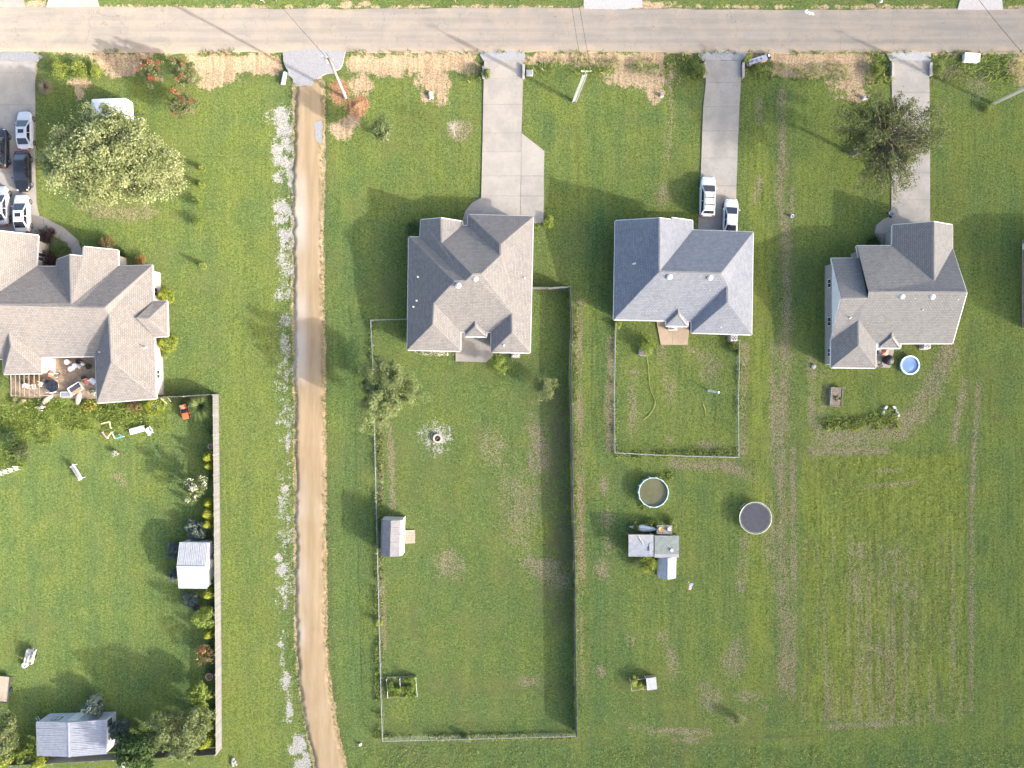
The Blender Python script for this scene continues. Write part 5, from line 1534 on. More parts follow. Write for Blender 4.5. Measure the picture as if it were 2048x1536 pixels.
car('bright white sedan with sunroof beside the left house roof', 44, 427, R(2), 4.75, 1.84, 1.45, P_PEARL, 'sedan', True)
car('black SUV cut off by the left edge', 0, 297, R(0), 4.95, 1.95, 1.72, P_NAVY, 'suv')
car('silver sedan cut off by the left edge', 2, 411, R(1), 4.9, 1.88, 1.46, P_SILV, 'sedan')
car('white SUV with roof rails on the second driveway', 1415, 393, R(-2), 4.95, 1.95, 1.75, P_WHITE, 'suv', False, True)
car('white sedan backed against the blue-grey roofed house', 1461, 434, R(-3), 4.6, 1.82, 1.44, P_WHITE, 'sedan')

# ---- camper under the big tree
def camper():
    t = thing('camper_trailer', 'white camper trailer half hidden behind the big tree', 'camper', W(217, 219, 2.4).xy.to_3d(), R(2))
    w, l = 2.25, 1.35
    prof = [(-w + .35, .5), (-w, .9), (-w, 2.1), (-w + .3, 2.5), (w - .3, 2.5), (w, 2.1), (w, .9), (w - .35, .5)]
    mb = MB()
    n = len(prof)
    vs = [(x, -l, z) for x, z in prof] + [(x, l, z) for x, z in prof]
    mb.add(vs, [tuple(range(n)), tuple(reversed(range(n, 2 * n)))] + [(i, n + i, n + (i + 1) % n, (i + 1) % n) for i in range(n)])
    mb.build('body', M('white trailer skin', (0.56, 0.57, 0.60), (0.48, 0.49, 0.52), 1.2, 0.45), t, bevel=0.12)
    rv = MB().box(-.22, .22, -.02, .42, 2.5, 2.62).build('roof_vent', M_PIPE, t, bevel=0.02)
    MB().box(-.15, .15, .05, .35, 2.622, 2.66).build('lid', M_WHITE, rv)
    for sg in (-1, 1):
        MB().lathe([(0.2, -.1), (0.33, -.1), (0.33, .1), (0.2, .1)], 16).build('wheel', M_TYRE, t, loc=(0, sg * (l - .1), .33), rot=(PI / 2, 0, 0))
        MB().box(-.6, .6, sg * l - .02, sg * l + .02, 1.3, 1.9).build('window', M_GLASS, t)
    MB().bar((w - .4, 0, .5), (w + 1.1, 0, .45), .12).build('hitch', M_DARK, t)
camper()

# ================================================================== FENCES
M_CEDAR = M('weathered fence board', (0.118, 0.120, 0.122), (0.175, 0.177, 0.180), 3, 0.9, bs=0.3, bscale=20, stretch=(3, 3, 0.4))
M_CEDAR2 = M('grey fence board', (0.14, 0.135, 0.125), (0.20, 0.195, 0.185), 3, 0.9, bs=0.3, bscale=20, stretch=(3, 3, 0.4))
M_GALV = M('galvanised steel', (0.34, 0.37, 0.37), (0.27, 0.295, 0.30), 5, 0.4, 0.4)
M_WIRE = M('galvanised wire', (0.20, 0.225, 0.22), None, 5, 0.45, 0.3)
def resample(pts, step):
    pts = [Vector(p).to_2d() if len(p) > 2 else Vector(p) for p in pts]
    cut = [0]
    for i in range(1, len(pts) - 1):           # keep sharp corners
        if (pts[i] - pts[i - 1]).normalized().dot((pts[i + 1] - pts[i]).normalized()) < 0.8:
            cut.append(i)
    if len(cut) > 1:
        cut.append(len(pts) - 1)
        out = []
        for i, j in zip(cut[:-1], cut[1:]):
            r_ = resample(pts[i:j + 1], step)
            out += r_ if not out else r_[1:]
        return out
    total = sum((b - a).length for a, b in zip(pts[:-1], pts[1:]))
    n = max(1, int(total / step))
    res = []
    targets = [total * i / n for i in range(n + 1)]
    i, run = 0, 0.0
    for tg in targets:
        while i < len(pts) - 2 and run + (pts[i + 1] - pts[i]).length < tg:
            run += (pts[i + 1] - pts[i]).length
            i += 1
        L_ = (pts[i + 1] - pts[i]).length
        f = (tg - run) / L_ if L_ > 0 else 0
        res.append(pts[i].lerp(pts[i + 1], min(1, max(0, f))))
    return res
BOARD_ME = {}
def wood_fence(label, pts, h, mat, side=1, individual=True):
    b = pts[0]
    t = thing('wood_fence', label, 'fence', (b[0], b[1], 0))
    o = Vector((b[0], b[1]))
    posts = resample(pts, 2.4)
    g = random.Random(len(label))
    pm = MB().box(-.055, .055, -.055, .055, -.3, h + .06)
    pme = None
    for p in posts:
        if pme is None:
            ob = pm.build('post', mat, t)
            pme = ob.data
        else:
            ob = link('post', pme, t)
        ob.location = (p.x - o.x, p.y - o.y, 0)
    for a, c in zip(posts[:-1], posts[1:]):
        for z in (0.3, h - 0.25):
            MB().bar((a.x - o.x, a.y - o.y, z), (c.x - o.x, c.y - o.y, z), .045, .09).build('rail', mat, t)
    bl = resample(pts, 0.152)
    me = None
    if individual:
        for a, c in list(zip(bl[:-1], bl[1:]))[:300]:
            d = (c - a)
            m_ = (a + c) / 2 - o
            nn = Vector((-d.y, d.x)).normalized() * (0.055 * side)
            if me is None:
                q_ = MB().add([(-.07, -.01, .04), (.07, -.01, .04), (.07, .01, .04), (-.07, .01, .04), (-.07, -.01, h - .05), (.07, -.01, h - .05), (.07, .01, h - .05), (-.07, .01, h - .05), (-.035, -.01, h), (.035, -.01, h), (.035, .01, h), (-.035, .01, h)],
                              [(3, 2, 1, 0), (0, 1, 5, 4), (1, 2, 6, 5), (2, 3, 7, 6), (3, 0, 4, 7), (4, 5, 9, 8), (5, 6, 10, 9), (6, 7, 11, 10), (7, 4, 8, 11), (8, 9, 10, 11)])
                ob = q_.build('board', mat, t)
                me = ob.data
            else:
                ob = link('board', me, t)
            ob.location = (m_.x + nn.x, m_.y + nn.y, g.uniform(-.025, .02))
            ob.rotation_euler = (0, g.uniform(-.01, .01), math.atan2(d.y, d.x) + g.uniform(-.03, .03))
    else:
        for a, c in zip(posts[:-1], posts[1:]):
            mb = MB()
            d = (c - a)
            k = max(1, int(d.length / 0.152))
            nn = Vector((-d.y, d.x)).normalized() * (0.055 * side)
            for i in range(k):
                m0 = a.lerp(c, (i + .04) / k) - o + nn
                m1 = a.lerp(c, (i + .96) / k) - o + nn
                zz = h + g.uniform(-.03, .02)
                mb.bar((m0.x, m0.y, zz / 2 + .02), (m1.x, m1.y, zz / 2 + .02), .02, zz - .04)
            mb.build('board_panel', mat, t)
    return t
fl = [W(437, 790).xy, W(438, 900).xy, W(440, 1100).xy, W(442, 1300).xy, W(443, 1494).xy]
wood_fence('long weathered picket fence beside the strip of lawn left of the lane', fl, 1.85, M_CEDAR, 1, True)
wood_fence('short fence run from the back corner of the left house', [W(322, 795).xy, W(370, 793).xy, W(436, 789).xy], 1.8, M_CEDAR, 1, True)
wood_fence('dark fence run below the big pale shed along the bottom', [W(442, 1496).xy, W(380, 1500).xy, W(245, 1506).xy, W(120, 1513).xy, W(-40, 1521).xy], 1.75, M_CEDAR2, -1, False)
fr = [(1140, 572), (1143, 600), (1145, 660), (1142, 735), (1145, 860), (1146, 1000), (1150, 1100), (1151, 1200), (1152, 1330), (1154, 1475)]
wood_fence('long grey fence on the right of the middle-left back yard', [W(u, v, 1.8).xy for u, v in fr], 1.8, M_CEDAR2, 1, False)
wood_fence('short fence from the brown-grey roofed house to the grey fence', [W(1064, 575, 1.8).xy, W(1098, 575, 1.8).xy], 1.8, M_CEDAR, 1, True)
def gate(label, pts, h):
    a, c = pts
    t = thing('gate', label, 'gate', (a[0], a[1], 0))
    d = c - a
    n_ = 12
    for i in range(n_):
        m0 = d * ((i + .06) / n_)
        m1 = d * ((i + .94) / n_)
        top = h + .22 * math.sin(PI * (i + .5) / n_)
        MB().bar((m0.x, m0.y, top / 2), (m1.x, m1.y, top / 2), .022, top - .08).build('board', M_CEDAR, t)
    for z in (.35, 1.0, 1.55):
        MB().bar((0, -.04, z), (d.x, d.y - .04, z), .05, .1).build('rail', M_CEDAR, t)
    MB().bar((0, -.06, .3), (d.x, d.y - .06, 1.6), .05, .1).build('brace', M_CEDAR, t)
gate('arched double gate between the house and the grey fence', [W(1098, 575, 1.8).xy, W(1139, 573, 1.8).xy], 1.75)
def chain_fence(label, pts, h, skip=()):
    b = pts[0]
    t = thing('chain_link_fence', label, 'fence', (b[0], b[1], 0))
    o = Vector((b[0], b[1]))
    posts = resample(pts, 3.0)
    pme = None
    for p in posts:
        if pme is None:
            ob = MB().lathe([(.032, -.3), (.032, h + .03), (.045, h + .03), (.02, h + .09)], 8).build('post', M_GALV, t)
            pme = ob.data
        else:
            ob = link('post', pme, t)
        ob.location = (p.x - o.x, p.y - o.y, 0)
    for a, c in zip(posts[:-1], posts[1:]):
        MB().tube([(a.x - o.x, a.y - o.y, h), (c.x - o.x, c.y - o.y, h)], .028, 6, False).build('top_rail', M_GALV, t)
        mb = MB()
        d = c - a
        ln = d.length
        k = int(ln / 0.075)
        hh = h - .05
        for i in range(-int(hh / 0.075), k):
            for sg in (0, 1):
                s0, s1 = i * 0.075, i * 0.075 + hh
                z0, z1 = 0.03, hh
                if s0 < 0:
                    z0 += -s0
                    s0 = 0
                if s1 > ln:
                    z1 -= (s1 - ln)
                    s1 = ln
                if s1 - s0 < .05:
                    continue
                if sg:
                    z0, z1 = hh + .03 - z0, hh + .03 - z1
                p0 = a - o + d * (s0 / ln)
                p1 = a - o + d * (s1 / ln)
                q0, q1 = Vector((p0.x, p0.y, z0)), Vector((p1.x, p1.y, z1))
                u_ = Vector((-d.y, d.x, 0)).normalized() * .0016
                v_ = Vector((0, 0, .002))
                mb.add([q0 - u_, q0 + u_, q1 + u_, q1 - u_, q0 - v_, q0 + v_, q1 + v_, q1 - v_], [(0, 1, 2, 3), (4, 5, 6, 7)])
        mb.build('mesh_panel', M_WIRE, t)
    return t
cl = [(813, 638), (741, 640), (745, 720), (748, 830), (752, 1000), (757, 1200), (762, 1400), (765, 1483)]
chain_fence('galvanised chain link fence along the left of the middle-left yard', [W(u, v, 1.2).xy for u, v in cl], 1.2)
chain_fence('galvanised chain link fence across the bottom of the middle-left yard', [W(u, v, 1.2).xy for u, v in ((765, 1483), (960, 1478), (1153, 1473))], 1.2)
chain_fence('overgrown chain link fence round the small yard with the hose', [W(u, v, 1.2).xy for u, v in ((1232, 645), (1229, 780), (1230, 906), (1350, 912), (1478, 915), (1477, 800), (1480, 680))], 1.2)

# ================================================================== POLES AND WIRES
M_WOODP = M('bleached pole wood', (0.30, 0.28, 0.26), (0.24, 0.22, 0.2), 4, 0.85, bs=0.3, stretch=(4, 4, 0.5))
M_STEELP = M('zinc steel section', (0.52, 0.52, 0.50), (0.42, 0.42, 0.41), 4, 0.4, 0.3)
M_CABLE = M('black cable', (0.03, 0.03, 0.03), None, 4, 0.6)
M_PORC = M('white porcelain', (0.66, 0.66, 0.68), None, 4, 0.25)
def wood_pole():
    b = W(691, 195)
    t = thing('utility_pole', 'tall bleached wooden utility pole beside the dirt lane', 'utility pole', b)
    h = 10.2
    tp = W(657, 114, h) - b
    MB().tube([(0, 0, -.5), (0, 0, h * .0), (tp.x * .5, tp.y * .5, h * .5), (tp.x, tp.y, h)], [.20, .20, .17, .13], 14).build('shaft', M_WOODP, t, smooth=True)
    q_ = Vector((tp.x, tp.y, h))
    MB().bar(q_ + Vector((-.9, .25, -.5)), q_ + Vector((.5, -.15, -.5)), .10, .12).build('crossarm', M_WOODP, t)
    for k, f in enumerate((-.8, -.35, .4)):
        p = q_ + Vector((f, -f * .28, -.38))
        MB().lathe([(.05, 0), (.075, .05), (.05, .1), (.07, .15), (.03, .22)], 10, p).build('insulator', M_PORC, t, smooth=True)
    MB().lathe([(.20, -1.35), (.22, -1.3), (.22, -.75), (.19, -.7)], 16, q_ + Vector((-.45, .1, 0))).build('transformer', M_AC, t, smooth=True)
    MB().tube([q_ + Vector((0, 0, -.1)), q_ + Vector((-.15, .3, .35))], .03, 6).build('pin', M_DARK, t)
    MB().box(.12, .3, -.1, .14, 1.2, 1.75).build('meter_box', M_AC, t)
    return b + q_
TOP1 = wood_pole()
def steel_pole(label, u, v, h, top, wdt):
    b = W(u, v)
    t = thing('utility_pole', label, 'utility pole', b)
    tp = W(top[0], top[1], h) - b
    ax = Vector((tp.x, tp.y, h))
    sd = Vector((1, 0.1, 0)).normalized() * (wdt / 2)
    for s in (-1, 1):
        MB().bar(sd * s + Vector((0, 0, -.4)), ax * .86 + sd * s * .9, .07, .22).build('flange', M_STEELP, t)
    MB().bar((0, 0, -.4), ax * .86, wdt - .10, .03).build('web', M_AC, t)
    n_ = 7
    for k in range(n_):
        f = .08 + .76 * k / (n_ - 1)
        MB().bar(ax * f - sd, ax * f + sd, .05, .07).build('brace', M_STEELP, t)
    MB().tube([ax * .3, ax], [.06, .045], 8).build('mast', M_STEELP, t)
    MB().bar(ax * .97 + Vector((-.55, 0, 0)), ax * .97 + Vector((.55, .05, 0)), .06, .08).build('crossarm', M_STEELP, t)
    for f in (-.5, 0, .5):
        MB().lathe([(.035, 0), (.06, .06), (.035, .12), (.05, .18), (.02, .22)], 8, ax * .97 + Vector((f, 0, .03))).build('insulator', M_PORC, t, smooth=True)
    return b + ax
TOP2 = steel_pole('galvanised H-section steel pole on the middle lawn', 1148, 203, 8.9, (1173, 141), .50)
TOP3 = steel_pole('galvanised steel pole leaving the picture at the right edge', 1986, 207, 9.2, (2093, 157), .50)
def cable(label, a, b, sag, r=0.022):
    a, b = Vector(a), Vector(b)
    t_ = MB().tube([a.lerp(b, i / 24) - Vector((0, 0, sag * 4 * (i / 24) * (1 - i / 24))) for i in range(25)], r, 5)
    o = t_.build('overhead_wire', M_CABLE)
    tag(o, label, 'overhead wire')
cable('thin overhead wire crossing the road above the dirt lane', TOP1 + Vector((-.5, .3, -.3)), W(500, -60, 7.5), .5)
cable('left one of two overhead wires crossing the road at the middle', TOP2 + Vector((-.5, 0, .1)), W(1132, -70, 8.5), .4)
cable('right one of two overhead wires crossing the road at the middle', TOP2 + Vector((.5, 0, .1)), W(1146, -70, 8.5), .4)
cable('thin overhead wire crossing the road at the upper right', TOP3 + Vector((0, 0, 0)), W(1915, -60, 8.5), .4)

# ================================================================== SHEDS
def metal(name, c, rough=0.6):
    return M(name, c, tuple(x * .80 for x in c), 2.2, rough, 0.0, spec=0.2)
M_SHGREY = metal('grey ribbed sheet', (0.155, 0.155, 0.165))
M_SHWHITE = metal('white ribbed sheet', (0.31, 0.32, 0.34))
M_SHBLUE = metal('pale blue sheet', (0.165, 0.18, 0.215))
M_SHBIG = metal('white-blue sheet', (0.235, 0.248, 0.285))
M_SHGREEN = metal('grey-green sheet', (0.125, 0.145, 0.145))
M_SHPALE = metal('bleached sheet', (0.195, 0.20, 0.222))
M_WALLG = M('pale grey siding', (0.44, 0.44, 0.44), (0.36, 0.36, 0.36), 2, 0.7)
M_WALLB = M('pale blue siding', (0.40, 0.42, 0.46), (0.34, 0.36, 0.40), 2, 0.7)
M_PLANK = M('worn grey plank', (0.17, 0.14, 0.112), (0.26, 0.215, 0.175), 3, 0.9, bs=0.4, stretch=(1, 5, 5))
def panel(t, p0, p1, p2, p3, n, mats, name='roof_panel', rib=0.03, seed=0):
    """sheet between eave p0-p1 and ridge p3-p2, laid as n separate ribbed sheets"""
    p0, p1, p2, p3 = map(Vector, (p0, p1, p2, p3))
    nn = (p1 - p0).cross(p3 - p0).normalized()
    if nn.z < 0:
        nn = -nn
    for i in range(n):
        f0, f1 = i / n, (i + 1) / n
        mb = MB()
        k = 4
        vs = []
        for j in range(k + 1):
            for df, hh in ((0, 0.0), (.06, rib), (.16, rib), (.22, 0.0)):
                f = f0 + (f1 - f0) * min(1, (j + df) / (k + .22))
                b, a = p0.lerp(p1, f), p3.lerp(p2, f)
                vs += [b + nn * (hh + .004 * (i % 2)), a + nn * (hh + .004 * (i % 2))]
        m = len(vs) // 2
        mb.add(vs, [(2 * q_, 2 * q_ + 2, 2 * q_ + 3, 2 * q_ + 1) for q_ in range(m - 1)])
        mb.build(name, mats[(i + seed) % len(mats)], t)
def gable_shed(label, cx, cy, rz, sx, sy, hw, hr, wallm, roofm, n=4, axis='y', over=.12, name='shed', door=None, wins=()):
    """ridge runs along local axis"""
    t = thing(name, label, 'shed', (cx, cy, 0), rz)
    x, y = sx / 2, sy / 2
    if axis == 'y':
        A = lambda a, b, z: (a, b, z)
        hx, hy = x, y
    else:
        A = lambda a, b, z: (b, a, z)
        hx, hy = y, x
    w = MB()
    pts = [A(-hx, -hy, -.1), A(hx, -hy, -.1), A(hx, hy, -.1), A(-hx, hy, -.1), A(-hx, -hy, hw), A(hx, -hy, hw), A(hx, hy, hw), A(-hx, hy, hw), A(0, -hy, hr - .05), A(0, hy, hr - .05)]
    w.add(pts, [(0, 1, 5, 8, 4), (2, 3, 7, 9, 6), (1, 2, 6, 5), (3, 0, 4, 7), (3, 2, 1, 0)])
    w.build('wall', wallm, t)
    sl = (hr - hw) / hx
    for sg in (-1, 1):
        e = A(sg * (hx + over), -hy - over, hw - sl * over + .03), A(sg * (hx + over), hy + over, hw - sl * over + .03)
        r_ = A(0, hy + over, hr + .03), A(0, -hy - over, hr + .03)
        panel(t, e[0], e[1], r_[0], r_[1], n, roofm, seed=sg)
    MB().bar(A(0, -hy - over, hr + .06), A(0, hy + over, hr + .06), .22, .05).build('ridge_cap', roofm[0], t)
    return t
# gambrel shed with ramp by the chain link fence
def gambrel():
    c = W(783, 1075, 2.2)
    t = thing('shed', 'grey metal barn-roofed shed against the chain link fence', 'shed', (c.x, c.y, 0), R(-1.5))
    y = 2.2
    prof = [(-1.35, 1.9), (-1.05, 2.55), (0, 2.95), (1.05, 2.55), (1.35, 1.9)]
    w = MB()
    pr = [(-1.28, -.1), (1.28, -.1), (1.28, 1.9), (1.0, 2.48), (0, 2.86), (-1.0, 2.48), (-1.28, 1.9)]
    n = len(pr)
    w.add([(a, -y + .06, b) for a, b in pr] + [(a, y - .06, b) for a, b in pr], [tuple(range(n)), tuple(reversed(range(n, 2 * n)))] + [(i, n + i, n + (i + 1) % n, (i + 1) % n) for i in range(n)])
    w.build('wall', M_WALLG, t)
    for (a, za), (b, zb) in zip(prof[:-1], prof[1:]):
        if a < 0:
            panel(t, (a, -y, za), (a, y, za), (b, y, zb), (b, -y, zb), 5, [M_SHGREY])
        else:
            panel(t, (b, -y, zb), (b, y, zb), (a, y, za), (a, -y, za), 5, [M_SHPALE if b > 1.1 else M_SHGREY])
    MB().box(1.29, 1.33, -.7, .7, .1, 1.8).build('door', M_WHITE, t)
    for sg in (-1, 1):
        MB().bar((1.30, sg * y, .0), (1.30, sg * y, 1.9), .08).build('corner_trim', M_WHITE, t)
    r_ = W(818, 1073)
    rt = thing('ramp', 'short plank ramp in front of the barn-roofed shed', 'ramp', (r_.x, r_.y, 0), 0)
    for k in range(5):
        MB().add([(-.75, -.85 + k * .34, .28), (.75, -.85 + k * .34, .03), (.75, -.54 + k * .34, .03), (-.75, -.54 + k * .34, .28), (-.75, -.85 + k * .34, .22), (.75, -.85 + k * .34, -.03), (.75, -.54 + k * .34, -.03), (-.75, -.54 + k * .34, .22)],
                 [(0, 1, 2, 3), (7, 6, 5, 4), (0, 4, 5, 1), (1, 5, 6, 2), (2, 6, 7, 3), (3, 7, 4, 0)]).build('plank', M_PLANK, rt)
gambrel()
c = W(385, 1132, 2.4)
t = gable_shed('white shed with a bright roof beside the long picket fence', c.x, c.y, R(-1), 3.25, 5.4, 2.15, 2.75, M_WALLG, [M_SHWHITE], 4, 'x', name='shed')
MB().box(1.62, 1.66, -.6, .6, .05, 1.95).build('door', M_WHITE, t)
c = W(140, 1478, 2.6)
t = gable_shed('big pale blue shed with two windows in the lower left corner', c.x, c.y, R(1.5), 8.3, 3.95, 2.3, 2.75, M_WALLB, [M_SHBIG], 5, 'y', name='shed')
for a in (-2.3, 2.4):
    wn = MB().box(a - .55, a + .55, 1.97, 2.03, 1.0, 1.9).build('window', M_DARK, t)
    for b in (-.26, .26):
        MB().box(a + b - .2, a + b + .2, 2.03, 2.05, 1.08, 1.82).build('pane', M_WALLB, wn)
MB().box(-.6, .6, 1.97, 2.03, .05, 2.0).build('door', M_WHITE, t)
MB().box(4.16, 4.20, -.9, .9, .05, 2.0).build('garage_door', M_WHITE, t)
MB().box(4.17, 4.24, .95, 1.75, 1.0, 1.9).build('window', M_GLASS, t)
# metal-roofed coop
def lean_roof(label, u0, u1, v0, v1, h0, h1, mats, n, wall):
    a, b = W(u0, v1, h0), W(u1, v1, h0)
    d, c_ = W(u0, v0, h1), W(u1, v0, h1)
    o = W((u0 + u1) / 2, (v0 + v1) / 2, (h0 + h1) / 2)
    t = thing('coop', label, 'coop', (o.x, o.y, 0))
    sh = Vector((o.x, o.y, 0))
    # sheets run across, lapped from low to high edge
    for i in range(n):
        f0, f1 = i / n, (i + 1.08) / n
        p0, p1 = a.lerp(d, f0) - sh, b.lerp(c_, f0) - sh
        p2, p3 = b.lerp(c_, min(1, f1)) - sh, a.lerp(d, min(1, f1)) - sh
        up = Vector((0, 0, .012 * (i % 2) + .004 * i))
        m_ = MB()
        vs = []
        for j in range(7):
            f = j / 6
            hh = Vector((0, 0, .025 if j % 2 else 0))
            vs += [p0.lerp(p3, f) + hh + up, p1.lerp(p2, f) + hh + up]
        m_.add(vs, [(2 * k, 2 * k + 1, 2 * k + 3, 2 * k + 2) for k in range(6)])
        m_.build('roof_panel', mats[i % len(mats)], t)
    for x_, y_ in ((u0 + 2, v0 + 2), (u1 - 2, v0 + 2), (u0 + 2, v1 - 2), (u1 - 2, v1 - 2), ((u0 + u1) / 2, v1 - 2)):
        p = W(x_, y_, 1.6) - sh
        MB().box(p.x - .05, p.x + .05, p.y - .05, p.y + .05, -.1, min(h0, h1) - .03).build('post', M_PLANK, t)
    p, q_ = W(u0 + 4, v1 - 4, 1.5) - sh, W(u1 - 4, v0 + 4, 1.5) - sh
    MB().box(p.x, q_.x, p.y, q_.y, -.05, min(h0, h1) * .62).build('pen_wall', wall, t)
    return t
t = lean_roof('coop under bluish lapped metal sheets', 1257, 1307, 1069, 1113, 1.8, 2.1, [M_SHBLUE, M_SHBLUE, M_SHBLUE, M_SHBLUE, M_SHPALE, M_SHPALE], 6, M_PLANK)
p = W(1302, 1095, 2.05) - t.location
MB().box(p.x - .22, p.x + .22, p.y - .5, p.y + .5, 1.98, 2.05).build('patch_sheet', M_SHPALE, t)
t = lean_roof('coop under grey-green lapped metal sheets', 1309, 1358, 1071, 1115, 1.75, 2.1, [M_SHPALE, M_SHGREEN, M_SHGREEN, M_SHGREEN, M_SHGREEN, M_SHGREEN, M_SHGREEN], 7, M_PLANK)
p = W(1343, 1100, 1.95)
o = MB().lathe([(.16, 0), (.17, .02), (.17, .16), (.14, .17)], 14, p).build('bucket', M_WHITE)
tag(o, 'white bucket standing on the grey-green coop roof', 'bucket')
c = W(1336, 1137, 1.6)
gable_shed('little white gabled hutch below the metal coop roofs', c.x, c.y, R(-1), 2.05, 2.45, 1.15, 1.75, M_WALLG, [M_SHWHITE], 3, 'y', .08, 'hutch')
# pale pole lying on the bluish roof
o = MB().tube([W(1277, 1073, 2.2), W(1288, 1090, 2.1)], .035, 6).build('pole', M_AC)
tag(o, 'grey pole lying on the bluish coop roof', 'pole')
# canoe
def canoe():
    c = W(1287, 1057, .4)
    t = thing('canoe', 'pale upturned canoe in weeds behind the coop', 'canoe', (c.x, c.y, 0), R(-6))
    vs, fs = [], []
    n, k = 15, 9
    for i in range(n):
        f = -1 + 2 * i / (n - 1)
        w = .42 * (1 - abs(f) ** 2.4) + .012
        for j in range(k):
            a = PI * j / (k - 1)
            vs.append((f * 1.75, w * math.cos(a), .12 + .40 * math.sin(a) * (1 - .35 * abs(f) ** 3)))
    for i in range(n - 1):
        for j in range(k - 1):
            fs.append((i * k + j, (i + 1) * k + j, (i + 1) * k + j + 1, i * k + j + 1))
    MB().add(vs, fs).build('hull', M('pale green hull', (0.46, 0.52, 0.54), (0.40, 0.46, 0.48), 2, 0.4), t, smooth=True)
    MB().bar((-1.6, 0, .5), (1.6, 0, .54), .04, .04).build('keel', M_SHPALE, t)
canoe()
def table():
    c = W(1329, 1060, .8)
    t = thing('table', 'grey plank work table behind the grey-green coop', 'table', (c.x, c.y, 0), R(-2))
    for k in range(5):
        MB().box(-.95, .95, -.55 + k * .225, -.55 + k * .225 + .215, .76, .80).build('plank', M('grey table board', (0.15, 0.14, 0.135), (0.21, 0.2, 0.19), 4, .85), t)
    for a in (-.85, .85):
        for b in (-.45, .45):
            MB().box(a - .04, a + .04, b - .04, b + .04, -.05, .76).build('leg', M_PLANK, t)
    o = MB().lathe([(.05, 0), (.24, .02), (.28, .10), (.26, .11), (.2, .05), (.03, .04)], 20, (c.x - .48, c.y + .12, .80)).build('bowl', M('orange glazed bowl', (0.55, 0.30, 0.09), (0.45, .25, .08), 5, .4), None, True)
    tag(o, 'orange bowl on the grey plank table', 'bowl')
    o = MB().box(c.x + .35, c.x + .72, c.y - .05, c.y + .32, .80, 1.02).build('crate', M_WHITE, None, bevel=.02)
    tag(o, 'small white box on the grey plank table', 'box')
table()
def small_run():
    c = W(1303, 1367, .9)
    t = thing('hutch', 'tiny hutch with one tilted metal sheet roof and a wire run', 'hutch', (c.x, c.y, 0), R(8))
    panel(t, (-.62, -.8, .85), (.62, -.8, .85), (.62, .8, 1.1), (-.62, .8, 1.1), 2, [M_SHWHITE])
    MB().box(-.5, .5, -.65, .65, -.05, .8).build('pen_wall', M_PLANK, t)
    for a in (-2.5, -1.5, -.6):
        for b in (-.65, .65):
            MB().box(a - .03, a + .03, b - .03, b + .03, -.1, .75).build('post', M_PIPE, t)
    for b in (-.65, .65):
        MB().bar((-2.5, b, .74), (-.5, b, .74), .05, .05).build('rail', M_PLANK, t)
    MB().bar((-2.5, -.65, .74), (-2.5, .65, .74), .05, .05).build('rail', M_PLANK, t)
small_run()
# ================================================================== POOLS, TRAMPOLINE, YARD THINGS
M_PEARL = M('white enamel', (.56, .58, .62), (.5, .52, .56), 2, .35)
def water_mat(name, c1, c2):
    return M(name, c1, c2, 1.0, 0.06, spec=0.5)
def pool(label, u, v, r, h, rimm, wallm, watm, rimw, n=12, depth=.25, posts=True):
    c = W(u, v, h)
    t = thing('pool', label, 'pool', (c.x, c.y, 0))
    MB().lathe([(r, -.05), (r * 1.015, h * .5), (r, h - .04)], 36, cap=False).build('wall', wallm, t, smooth=True)
    wi = MB().lathe([(r * .96, h - .04), (r * .95, h - depth - .1)], 36, cap=False).build('liner', wallm, t, smooth=True)
    MB().lathe([(.01, h - depth), (r * .96, h - depth)], 36, cap=False).build('water', watm, t)
    ring = MB()
    prof = [(r - rimw / 2, h - .05), (r - rimw / 2, h + .02), (r, h + .05), (r + rimw / 2, h + .02), (r + rimw / 2, h - .05)]
    ring.lathe(prof, 36, cap=False).build('rim', rimm, t, smooth=True)
    if posts:
        for k in range(n):
            a = 2 * PI * k / n
            MB().box(r * 1.0 - .06, r + .1, -.09, .09, -.05, h + .05).build('upright', rimm, t, rot=(0, 0, a))
    return t
pool('above-ground pool with murky olive water beside the coop', 1307, 985, 1.82, .85, M('pale aqua rim', (0.33, 0.40, 0.42), (0.24, .32, .34), 3, .5), M('turquoise liner', (0.10, 0.22, 0.24), (0.16, .3, .32), 2, .5), water_mat('murky olive water', (0.062, 0.062, 0.026), (0.078, .076, .036)), .10, 14, .22)
pool('small round inflatable pool with clear blue water', 1820, 730, 1.12, .42, M('pale blue vinyl ring', (0.55, 0.64, 0.74), (0.48, .58, .70), 3, .35), M('blue vinyl', (0.16, 0.27, 0.46), (0.20, .32, .52), 2, .4), water_mat('clear blue pool water', (0.075, 0.135, 0.255), (0.11, .175, .30)), .17, 8, .12, False)
